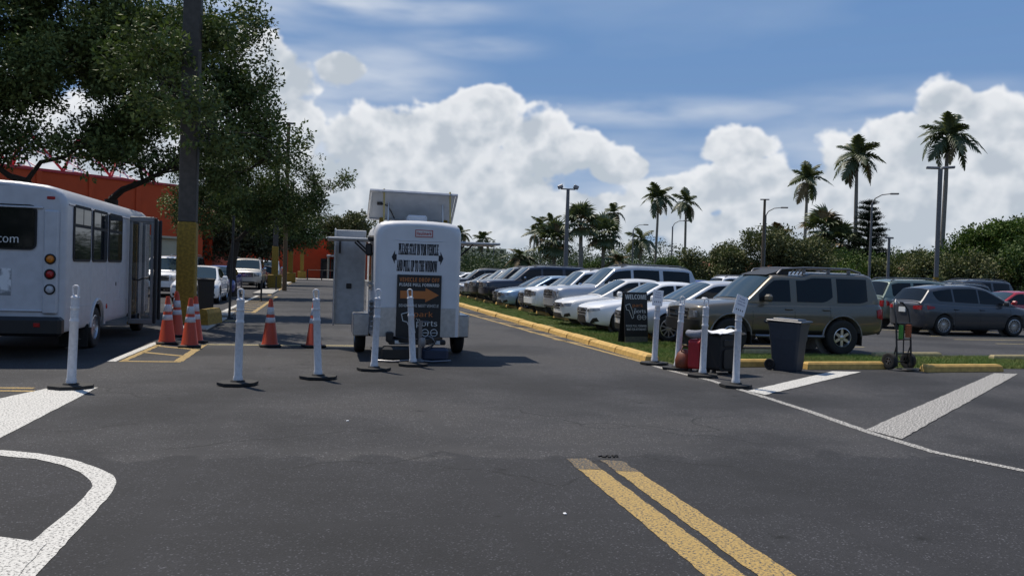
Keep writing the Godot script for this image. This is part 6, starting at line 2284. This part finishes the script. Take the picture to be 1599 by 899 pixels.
	for k in 26:
		var a := k * 0.62
		var c := (k + 1) * 0.62
		b.cyl(Vector3(0.16 + 0.12 * cos(a), 0.33 + 0.10 * sin(a) + 0.02 * sin(k * 1.7), 0.2 + k * 0.008), Vector3(0.16 + 0.12 * cos(c), 0.33 + 0.10 * sin(c) + 0.02 * sin((k + 1) * 1.7), 0.2 + (k + 1) * 0.008), 0.011, -1, 5)
	put(b, "coiled_chain", M.dark_alloy, t)
	b = MB.new()
	b.cbox(Vector3(-0.36, 0.13, 0.26), Vector3(0.52, 0.24, 0.34), 0.04)
	put(b, "battery_box", M.black_plastic, t)
	b = MB.new()
	b.cbox(Vector3(0.30, 0.12, 0.22), Vector3(0.46, 0.22, 0.28), 0.04)
	put(b, "battery_box", mat(0.02, 0.03, 0.06, 0.5), t)
	b = MB.new()
	b.tube([Vector3(-0.7, 0.03, 0.5), Vector3(-0.45, 0.03, 0.62), Vector3(-0.1, 0.05, 0.55), Vector3(0.2, 0.03, 0.62), Vector3(0.55, 0.03, 0.45)], [0.018, 0.018, 0.018, 0.018, 0.018], 6)
	put(b, "cable", M.dark_alloy, t)
	# open entrance door standing out from the far wall side
	b = MB.new()
	b.cbox(Vector3(-1.12, 1.39, -1.95), Vector3(0.58, 1.84, 0.05), 0.012, Basis(Vector3.UP, -0.10))
	var dr := put(b, "entrance_door", worn(0.44, 0.46, 0.48, 0.5, 0.25, 0.9, 82), t)
	b = MB.new()
	b.cbox(Vector3(-1.42, 1.39, -1.91), Vector3(0.035, 1.88, 0.07), 0.01, Basis(Vector3.UP, -0.10))
	put(b, "door_edge", M.aluminium, dr)
	b = MB.new()
	b.cbox(Vector3(-1.33, 1.98, -1.90), Vector3(0.04, 0.26, 0.03), 0.008)
	b.cbox(Vector3(-1.14, 1.22, -1.91), Vector3(0.10, 0.10, 0.03), 0.01)
	put(b, "door_latch", M.black_plastic, dr)
	# solar panel leaning on the roof, seen from its back
	var s0 := Node3D.new()
	s0.name = "solar_panel"
	t.add_child(s0, true)
	s0.position = Vector3(-0.06, 2.76, -0.85)
	s0.rotation = Vector3(deg_to_rad(50), 0, deg_to_rad(-1.0))
	b = MB.new()
	b.cbox(Vector3(0, 0, 0.02), Vector3(1.52, 0.72, 0.012), 0.003)
	put(b, "back_sheet", worn(0.62, 0.64, 0.66, 0.6, 0.15, 0.8, 83), s0)
	b = MB.new()
	for q in [[0.0, 0.37, 1.6, 0.035], [0.0, -0.37, 1.6, 0.035], [0.785, 0.0, 0.035, 0.71], [-0.785, 0.0, 0.035, 0.71]]: b.cbox(Vector3(q[0], q[1], 0.03), Vector3(q[2], q[3], 0.05), 0.006)
	put(b, "panel_frame", M.aluminium, s0)
	b = MB.new()
	b.cbox(Vector3(0, 0, 0.008), Vector3(1.52, 0.70, 0.008), 0.002)
	put(b, "cell_sheet", M.dark_glass, s0)
	b = MB.new()
	b.cbox(Vector3(-0.60, 0.05, 0.045), Vector3(0.10, 0.07, 0.03), 0.01)
	b.tube([Vector3(-0.55, 0.05, 0.05), Vector3(-0.45, 0.02, 0.06), Vector3(-0.38, -0.12, 0.06), Vector3(-0.3, -0.3, 0.06)], [0.012, 0.012, 0.012, 0.012], 6)
	put(b, "junction_box", M.black_plastic, s0)
	b = MB.new()
	b.cbox(Vector3(0.0, 2.50, -0.62), Vector3(0.36, 0.13, 0.36), 0.03)
	put(b, "roof_vent", M.white_paint, t)
	for s in [-1.0, 1.0]:
		b = MB.new()
		b.cbox(Vector3(s * 0.60, 2.46, -1.12), Vector3(0.08, 0.14, 0.1), 0.01)
		put(b, "panel_block", M.pole_yellow, t)
		b = MB.new()
		b.tube([Vector3(s * 0.60, 3.02, -0.56), Vector3(s * 0.60, 2.44, -0.42)], [0.016, 0.016], 4)
		put(b, "strap", mat(0.55, 0.42, 0.16, 0.8), t)
		b = MB.new()
		b.cyl(Vector3(s * 0.5, 2.42, -0.72), Vector3(s * 0.5, 2.80, -0.78), 0.018, -1, 6)
		put(b, "panel_leg", M.aluminium, t)

# ------------------------------------------------------------------ small things
func delineator_proto() -> Node3D:
	var t := Node3D.new()
	t.set_meta("category", "delineator")
	t.set_meta("group", "white delineator posts across the lane")
	var b := MB.new()
	var oct := PackedVector2Array()
	for k in 8: oct.append(Vector2(cos(TAU * (k + 0.5) / 8), sin(TAU * (k + 0.5) / 8) * 0.88) * 0.27)
	b.prism(oct, 0.035, Transform3D(Basis(Vector3.RIGHT, -PI / 2), Vector3(0, 0.0195, 0)))
	b.lathe([Vector2(0.10, 0.036), Vector2(0.085, 0.06), Vector2(0.0, 0.06)], 12)
	put(b, "rubber_base", M.black_rubber, t)
	var p := Node3D.new()
	p.name = "post"
	t.add_child(p, true)
	b = MB.new()
	b.lathe([Vector2(0.0626, 0.058), Vector2(0.0607, 0.10), Vector2(0.0534, 0.12), Vector2(0.0497, 0.80), Vector2(0.0552, 0.81), Vector2(0.0552, 0.83), Vector2(0.0478, 0.84), Vector2(0.0478, 0.965), Vector2(0.0534, 0.972), Vector2(0.0534, 0.985), Vector2(0.0478, 0.995), Vector2(0.0478, 1.09), Vector2(0.0552, 1.10), Vector2(0.0534, 1.115), Vector2(0.03, 1.13), Vector2(0.022, 1.135), Vector2(0.0, 1.135)], 18)
	put(b, "tube", M.white_plastic, p)
	for y in [0.905, 1.042]:
		b = MB.new()
		b.lathe([Vector2(0.0480, y - 0.045), Vector2(0.0495, y - 0.044), Vector2(0.0495, y + 0.044), Vector2(0.0480, y + 0.045)], 18)
		put(b, "reflective_band", M.reflective, p)
	b = MB.new()
	b.tube([Vector3(-0.03, 1.12, 0), Vector3(-0.036, 1.19, 0), Vector3(-0.034, 1.235, 0), Vector3(-0.015, 1.25, 0), Vector3(0.015, 1.25, 0), Vector3(0.034, 1.235, 0), Vector3(0.036, 1.19, 0), Vector3(0.03, 1.12, 0)], [0.013, 0.012, 0.012, 0.012, 0.012, 0.012, 0.012, 0.013], 7)
	put(b, "handle", M.white_plastic, p)
	return t

func cone_proto() -> Node3D:
	var t := Node3D.new()
	t.set_meta("category", "traffic cone")
	t.set_meta("group", "orange traffic cones")
	var b := MB.new()
	b.cbox(Vector3(0, 0.022, 0), Vector3(0.40, 0.044, 0.40), 0.018)
	put(b, "base", M.black_rubber, t)
	b = MB.new()
	b.lathe([Vector2(0.165, 0.044), Vector2(0.150, 0.06), Vector2(0.036, 0.90), Vector2(0.026, 0.915), Vector2(0.018, 0.90)], 22)
	put(b, "cone_body", M.orange_cone, t)
	for y in [[0.46, 0.56], [0.62, 0.76]]:
		b = MB.new()
		var r0: float = lerpf(0.150, 0.036, (y[0] - 0.06) / 0.84) + 0.0025
		var r1: float = lerpf(0.150, 0.036, (y[1] - 0.06) / 0.84) + 0.0025
		b.lathe([Vector2(r0 - 0.002, y[0]), Vector2(r0, y[0] + 0.002), Vector2(r1, y[1] - 0.002), Vector2(r1 - 0.002, y[1])], 22)
		put(b, "reflective_band", M.reflective, t)
	return t

func paper_sign(post: Node3D, label: String, tilt: float) -> void:
	var at: Vector3 = post.position
	var t := thing("paper_sign", label, "sign", at + Vector3(0, 1.2, 0.065), 12.0 + 0.0)
	t.rotation.z = deg_to_rad(tilt)
	var b := MB.new()
	b.cbox(Vector3(0, 0.0, 0), Vector3(0.22, 0.285, 0.006), 0.001)
	put(b, "sheet", M.paper, t)
	for q in [["PLEASE", 0.095, 0.10, 0.022], ["STAY IN", 0.055, 0.13, 0.022], ["VEHICLE", 0.012, 0.14, 0.022], ["* * * *", -0.07, 0.14, 0.034]]:
		text("lettering", q[0], Vector2(q[2], q[3]), Vector3(0, q[1], 0.003), M.ink if q[1] < 0 else mat(0.15, 0.16, 0.3, 0.7), t, Basis(), false, 0.001)

func build_small() -> void:
	# delineators: x, z, turn, lean
	var d := delineator_proto()
	var posts := [["white delineator post with its base on the broad white band", -2.97, -11.42, 10, 1.6, 0.0], ["white delineator post leaning slightly, between bus and trailer, first past the white band", -1.04, -11.74, 35, 0.6, 0.0], ["white delineator post in front of the trailer's open door", -0.01, -12.42, -10, -3.0, 0.0], ["white delineator post standing before the trailer's lettering edge", 0.83, -13.45, 20, 1.8, 0.0], ["white delineator post in front of the trailer's notice board", 1.51, -14.12, 40, -4.2, 0.0],
		["white delineator post carrying a paper sign beside the welcome board", 5.92, -14.57, 15, 1.5, 0.0], ["white delineator post in front of the brown bag", 6.03, -13.80, -20, 2.5, 0.0], ["white delineator post in front of the red suitcase", 6.05, -12.83, 25, 1.0, 0.0], ["white delineator post carrying a tilted paper sign, foot on the stripe corner", 6.02, -11.63, 50, 0.5, 0.0]]
	for q in posts:
		var c: Node3D = d.duplicate()
		c.name = numbered("delineator_post")
		add_child(c)
		c.position = Vector3(q[1], 0.0085, q[2])
		c.rotation.y = deg_to_rad(q[3])
		c.set_meta("label", q[0])
		var p: Node3D = c.get_node("post")
		# lean of the tube in its base, in world axes
		p.basis = Basis(Vector3.UP, deg_to_rad(-q[3] - 12.0)) * Basis(Vector3.BACK, deg_to_rad(-q[4]))
		if q[0].contains("paper sign"): paper_sign(c, "white paper notice taped to the post beside the welcome board" if not q[0].contains("tilted") else "tilted white paper notice on the post at the stripe corner", -5.0 if not q[0].contains("tilted") else -17.0)
	d.free()
	var cn := cone_proto()
	for q in [["traffic cone with two white bands, front one of the pair by the hatched box", -2.38, -16.95, 5], ["traffic cone hidden behind another by the hatched box", -2.42, -17.9, 30], ["scuffed traffic cone beside the bus door", -2.88, -17.55, 12], ["traffic cone behind the scuffed one beside the bus door", -2.98, -19.3, -8], ["traffic cone standing alone on the pale line", -0.95, -17.25, 8], ["traffic cone on the pale line next to the trailer door", -0.12, -17.22, 20], ["traffic cone standing behind the bus door glass", -3.2, -20.6, 3]]:
		var c: Node3D = cn.duplicate()
		c.name = numbered("traffic_cone")
		add_child(c)
		c.position = Vector3(q[1], 0.005, q[2])
		c.rotation.y = deg_to_rad(q[3])
		c.set_meta("label", q[0])
	cn.free()
	# wheel stops
	var st := stop_block(1.75, 0.16, 0.13)
	for q in [[20.4, "silver saloon"], [23.0, "white saloon with dark gaping grille"], [25.6, "white compact saloon"], [28.4, "large silver grey four by four"], [31.1, "white four by four"], [33.7, "dark grey crossover"], [36.3, "sky blue saloon"], [39.0, "low navy saloon"], [41.8, "long navy estate"], [44.5, "black four by four"], [47.2, "grey crossover"], [49.9, "second silver saloon"], [52.6, "charcoal saloon"], [55.3, "black crossover"]]:
		var o := again(st, numbered("wheel_stop"), M.curb, self, Transform3D(Basis(Vector3.UP, PI / 2 + rng.randf_range(-0.03, 0.03)), Vector3(8.12 + rng.randf_range(-0.05, 0.05), 0.006, -q[0] - 0.1)))
		o.set_meta("label", "yellow wheel stop in front of the " + q[1]); o.set_meta("category", "wheel stop"); o.set_meta("group", "yellow wheel stops before the parked row")
	for q in [[7.45, -14.33, 1.6, "yellow wheel stop behind the black suitcase"], [9.45, -14.07, 1.75, "yellow wheel stop between wheelie bin and hand truck"], [11.72, -13.78, 1.8, "yellow wheel stop past the hand truck"], [14.3, -13.5, 1.8, "yellow wheel stop last along the end verge"]]:
		var o := again(stop_block(q[2], 0.2, 0.13), numbered("wheel_stop"), M.curb, self, Transform3D(Basis(Vector3.UP, 0.09), Vector3(q[0], 0.005, q[1])))
		o.set_meta("label", q[3]); o.set_meta("category", "wheel stop"); o.set_meta("group", "yellow wheel stops of the end verge")
	for q in [[9.5, -16.75, 1.5, "behind the wheelie bin"], [12.5, -16.35, 1.8, "behind the hand truck"], [15.2, -16.05, 1.8, "past the hand truck"]]:
		var o := again(stop_block(q[2], 0.16, 0.11), numbered("wheel_stop"), M.pale_stop, self, Transform3D(Basis(Vector3.UP, 0.09), Vector3(q[0], 0.005, q[1])))
		o.set_meta("label", "faded wheel stop on the car side of the verge, " + q[3]); o.set_meta("category", "wheel stop"); o.set_meta("group", "faded wheel stops on the car side of the end verge")
	var so := again(stop_block(1.2, 0.3, 0.38), numbered("concrete_block"), M.pole_yellow, self, Transform3D(Basis(Vector3.UP, 1.4), Vector3(-2.72, 0.061, -22.6)))
	so.set_meta("label", "yellow concrete block on the island behind the cones"); so.set_meta("category", "concrete block")
	# black bin on the island
	var t := thing("black_bin", "tall black plastic bin on the island beside the yellow post", "bin", Vector3(-2.95, 0.061, -23.6), 12)
	var b := MB.new()
	b.prism(PackedVector2Array([Vector2(-0.17, 0), Vector2(0.17, 0), Vector2(0.20, 1.05), Vector2(-0.20, 1.05)]), 0.4, Transform3D(Basis(), Vector3.ZERO))
	put(b, "body", M.black_plastic, t)
	b = MB.new()
	b.cbox(Vector3(0, 1.08, 0), Vector3(0.44, 0.07, 0.44), 0.025)
	put(b, "lid", M.black_plastic, t)
	for s in [-1.0, 1.0]: wheel(t, Vector3(s * 0.15, 0.09, -0.22), 0.09, 0.05, s, 5, M.black_plastic)
	# welcome board
	t = thing("welcome_board", "black folding welcome board with white lettering on the grass", "sign", Vector3(7.22, 0.01, -19.0), 12.0)
	b = MB.new()
	b.cbox(Vector3(0, 0.68, 0.0), Vector3(0.64, 1.04, 0.03), 0.006, Basis(Vector3.RIGHT, -0.10))
	var fr := put(b, "front_panel", M.sign_black, t)
	b = MB.new()
	b.cbox(Vector3(0, 0.09, 0.055), Vector3(0.62, 0.19, 0.03), 0.006, Basis(Vector3.RIGHT, -0.10))
	put(b, "foot_panel", worn(0.13, 0.12, 0.085, 0.8, 0.4, 2.0, 84), t)
	b = MB.new()
	b.cbox(Vector3(0, 0.60, -0.17), Vector3(0.64, 1.20, 0.025), 0.006, Basis(Vector3.RIGHT, 0.12))
	put(b, "back_panel", M.sign_black, t)
	var tb := Basis(Vector3.RIGHT, -0.10)
	var on := func(y: float) -> Vector3: return Vector3(0, 0.68, 0) + tb * Vector3(0, y, 0.0155)
	text("lettering", "WELCOME", Vector2(0.58, 0.11), on.call(0.41), M.sign_white, fr, tb)
	text("lettering", "PLEASE PULL FORWARD", Vector2(0.56, 0.05), on.call(-0.27), M.sign_white, fr, tb, false, 0.004, false)
	text("lettering", "WAIT FOR ATTENDANT", Vector2(0.54, 0.05), on.call(-0.35), M.sign_white, fr, tb, false, 0.004, false)
	var lg := Node3D.new()
	lg.name = "emblem_plate"
	fr.add_child(lg, true)
	lg.transform = Transform3D(tb, on.call(0.09))
	logo(lg, Vector3(0, 0, 0.002), 0.80)
	# suitcases
	t = thing("suitcase", "red hard suitcase standing upright between the posts", "suitcase", Vector3(6.28, 0, -13.45), 30)
	b = MB.new()
	b.prism(rounded_rect(0.36, 0.50, 0.06), 0.22, Transform3D(Basis(), Vector3(0, 0.31, 0)))
	put(b, "shell", worn(0.38, 0.012, 0.02, 0.5, 0.25, 2.0, 85), t)
	b = MB.new()
	for k in 4: b.cbox(Vector3(-0.12 + k * 0.08, 0.31, 0.112), Vector3(0.02, 0.4, 0.012), 0.004)
	put(b, "rib", worn(0.36, 0.012, 0.02, 0.5, 0.25, 2.0, 85), t)
	b = MB.new()
	for s in [-1.0, 1.0]:
		for z in [-0.08, 0.08]: b.cyl(Vector3(s * 0.15 - 0.012, 0.03, z), Vector3(s * 0.15 + 0.012, 0.03, z), 0.03, -1, 10)
	b.tube([Vector3(-0.07, 0.555, 0), Vector3(-0.06, 0.58, 0), Vector3(0.06, 0.58, 0), Vector3(0.07, 0.555, 0)], [0.012, 0.012, 0.012, 0.012], 6)
	put(b, "wheel_and_handle", M.black_plastic, t)
	t = thing("suitcase", "large black soft suitcase behind the posts", "suitcase", Vector3(6.60, 0, -13.25), 22)
	b = MB.new()
	b.prism(rounded_rect(0.50, 0.60, 0.07), 0.34, Transform3D(Basis(), Vector3(0, 0.36, 0)))
	put(b, "shell", M.black_rubber, t)
	b = MB.new()
	b.prism(rounded_rect(0.38, 0.32, 0.05), 0.05, Transform3D(Basis(), Vector3(0, 0.27, 0.18)))
	b.cbox(Vector3(0, 0.53, 0.175), Vector3(0.36, 0.12, 0.03), 0.012)
	put(b, "pocket", M.black_plastic, t)
	b = MB.new()
	for s in [-1.0, 1.0]: b.cyl(Vector3(s * 0.2 - 0.02, 0.035, 0), Vector3(s * 0.2 + 0.02, 0.035, 0), 0.035, -1, 10)
	b.tube([Vector3(-0.08, 0.655, 0), Vector3(-0.07, 0.68, 0), Vector3(0.07, 0.68, 0), Vector3(0.08, 0.655, 0)], [0.012, 0.012, 0.012, 0.012], 6)
	put(b, "wheel_and_handle", M.black_plastic, t)
	t = thing("travel_bag", "small rounded brown leather bag at the foot of the red suitcase", "bag", Vector3(6.12, 0, -13.72), 20)
	b = MB.new()
	b.lathe([Vector2(0.0, 0.0), Vector2(0.13, 0.005), Vector2(0.17, 0.08), Vector2(0.175, 0.18), Vector2(0.13, 0.30), Vector2(0.06, 0.36), Vector2(0.0, 0.37)], 18, Transform3D(Basis.from_scale(Vector3(1.0, 1, 0.75)), Vector3.ZERO))
	put(b, "body", worn(0.20, 0.05, 0.018, 0.5, 0.4, 2.0, 86), t)
	b = MB.new()
	b.tube([Vector3(-0.1, 0.30, 0.02), Vector3(-0.07, 0.42, 0.03), Vector3(0.07, 0.42, 0.03), Vector3(0.1, 0.30, 0.02)], [0.012, 0.012, 0.012, 0.012], 6)
	put(b, "strap", worn(0.12, 0.03, 0.012, 0.6, 0.3, 3.0, 87), t)
	t = thing("neck_pillow", "grey and white folded neck pillow on top of the red suitcase", "pillow", Vector3(6.28, 0.565, -13.45), 18)
	b = MB.new()
	var pts := []
	var rad := []
	for k in 15:
		var a := -0.3 + (PI + 0.6) * k / 14.0
		pts.append(Vector3(0.13 * cos(a) - 0.02, 0.085 + 0.01 * sin(a * 2), -0.10 + 0.15 * sin(a))); rad.append(0.075 * (0.75 + 0.25 * sin(PI * k / 14.0)))
	b.tube(pts, rad, 12)
	put(b, "cushion", worn(0.30, 0.31, 0.36, 0.95, 0.4, 4.0, 88), t)
	t = thing("folded_cloth", "white cloth draped over the large black suitcase", "cloth", Vector3(6.60, 0.665, -13.25), 22)
	b = MB.new()
	var rows := []
	for j in 9:
		var row := PackedVector3Array()
		for i in 13:
			var x := lerpf(-0.31, 0.33, i / 12.0)
			var z := lerpf(-0.2, 0.21, j / 8.0)
			row.append(Vector3(x, 0.052 + 0.022 * sin(x * 11 + z * 5) + 0.012 * sin(z * 23 + x * 7) - 0.02 * float(i == 0 or i == 12), z))
		rows.append(row)
	rows.reverse()
	b.grid(rows)
	var under := []
	for row in rows:
		var u := PackedVector3Array()
		for q in row: u.append(q - Vector3(0, 0.012, 0))
		u.reverse()
		under.append(u)
	b.grid(under)
	b.cbox(Vector3(0, 0.03, 0), Vector3(0.42, 0.04, 0.26), 0.018)
	put(b, "cloth", worn(0.75, 0.76, 0.78, 0.95, 0.12, 4.0, 89), t)
	# wheelie bin
	t = thing("wheelie_bin", "dark blue grey plastic wheelie bin with closed lid", "bin", Vector3(8.12, 0, -13.78), 38)
	t.scale = Vector3(0.82, 0.86, 0.82)
	var blue := worn(0.030, 0.040, 0.058, 0.5, 0.25, 1.2, 90)
	b = MB.new()
	rows = []
	for q in [[0.0, 0.21, 0.25], [0.05, 0.225, 0.27], [0.60, 0.26, 0.315], [0.64, 0.275, 0.33], [0.70, 0.275, 0.33], [0.92, 0.29, 0.355], [0.945, 0.305, 0.37], [0.99, 0.305, 0.37]]:
		var row := PackedVector3Array()
		for p in rounded_rect(q[1] * 2, q[2] * 2, 0.06): row.append(Vector3(p.x, q[0], -p.y))
		row.append(row[0])
		rows.append(row)
	b.grid(rows)
	put(b, "bin_body", blue, t)
	b = MB.new()
	b.cbox(Vector3(0, 0.36, 0.285), Vector3(0.26, 0.34, 0.02), 0.008, Basis(Vector3.RIGHT, 0.08))
	b.cbox(Vector3(0.25, 0.36, 0.0), Vector3(0.02, 0.34, 0.3), 0.008, Basis(Vector3.FORWARD, 0.06))
	put(b, "bin_panel", blue, t)
	b = MB.new()
	b.cbox(Vector3(0, 1.02, 0.01), Vector3(0.66, 0.05, 0.80), 0.02, Basis(Vector3.RIGHT, 0.03))
	b.cbox(Vector3(0, 1.055, 0.01), Vector3(0.46, 0.04, 0.58), 0.018, Basis(Vector3.RIGHT, 0.03))
	put(b, "lid", worn(0.032, 0.042, 0.062, 0.42, 0.2, 1.2, 91), t)
	b = MB.new()
	b.cyl(Vector3(-0.27, 1.0, -0.44), Vector3(0.27, 1.0, -0.44), 0.018, -1, 8)
	for s in [-1.0, 1.0]: b.cbox(Vector3(s * 0.22, 0.985, -0.39), Vector3(0.04, 0.05, 0.12), 0.01)
	put(b, "handle", blue, t)
	for s in [-1.0, 1.0]: wheel(t, Vector3(s * 0.24, 0.12, -0.30), 0.12, 0.06, s, 6, M.black_plastic)
	# hand truck
	t = thing("hand_truck", "black two wheeled hand truck with green and orange strap ends", "hand truck", Vector3(10.58, 0.01, -13.98), 14)
	b = MB.new()
	for s in [-1.0, 1.0]: b.tube([Vector3(s * 0.19, 0.06, 0.06), Vector3(s * 0.19, 0.65, 0.02), Vector3(s * 0.185, 0.95, -0.01), Vector3(s * 0.19, 1.12, -0.06), Vector3(s * 0.12, 1.24, -0.13), Vector3(s * 0.08, 1.24, -0.15)], [0.017, 0.017, 0.017, 0.017, 0.017, 0.017], 8)
	put(b, "upright", M.black_plastic, t)
	b = MB.new()
	for y in [0.30, 0.56, 0.86]: b.cyl(Vector3(-0.19, y, 0.03), Vector3(0.19, y, 0.03), 0.014, -1, 7)
	b.cyl(Vector3(0, 0.30, 0.03), Vector3(0, 0.86, 0.02), 0.012, -1, 7)
	put(b, "cross_bar", M.black_plastic, t)
	b = MB.new()
	b.cyl(Vector3(-0.22, 0.14, -0.06), Vector3(0.22, 0.14, -0.06), 0.014, -1, 8)
	for s in [-1.0, 1.0]: b.cyl(Vector3(s * 0.17, 0.14, -0.06), Vector3(s * 0.19, 0.45, 0.03), 0.012, -1, 6)
	put(b, "axle", M.black_plastic, t)
	b = MB.new()
	b.cbox(Vector3(0, 0.03, 0.17), Vector3(0.40, 0.012, 0.22), 0.004)
	put(b, "toe_plate", M.black_plastic, t)
	for s in [-1.0, 1.0]: wheel(t, Vector3(s * 0.25, 0.155, -0.06), 0.155, 0.09, s, 5, M.dark_alloy, 0.45)
	b = MB.new()
	b.cbox(Vector3(-0.11, 0.70, 0.05), Vector3(0.11, 0.26, 0.03), 0.01)
	put(b, "strap_roll", mat(0.06, 0.25, 0.03, 0.7), t)
	b = MB.new()
	b.cbox(Vector3(0.09, 0.72, 0.05), Vector3(0.15, 0.24, 0.03), 0.01)
	put(b, "strap_roll", mat(0.28, 0.07, 0.02, 0.7), t)
	b = MB.new()
	b.tube([Vector3(-0.10, 1.20, -0.12), Vector3(-0.05, 1.29, -0.14), Vector3(0.02, 1.22, -0.12)], [0.012, 0.012, 0.012], 6)
	put(b, "grip", M.sign_white, t)
	# paper scraps on the drive
	for q in [[1.62, -5.45, "tiny white paper scrap beside the double yellow line"], [0.3, -9.0, "tiny white paper scrap on the open asphalt before the posts"]]:
		b = MB.new()
		b.cbox(Vector3(0, 0.006, 0), Vector3(0.028, 0.008, 0.02), 0.003, Basis(Vector3.UP, q[0]))
		var o := put(b, numbered("paper_scrap"), M.paper, self)
		o.position = Vector3(q[0], 0.0, q[1])
		o.set_meta("label", q[2]); o.set_meta("category", "litter"); o.set_meta("group", "paper scraps on the asphalt")
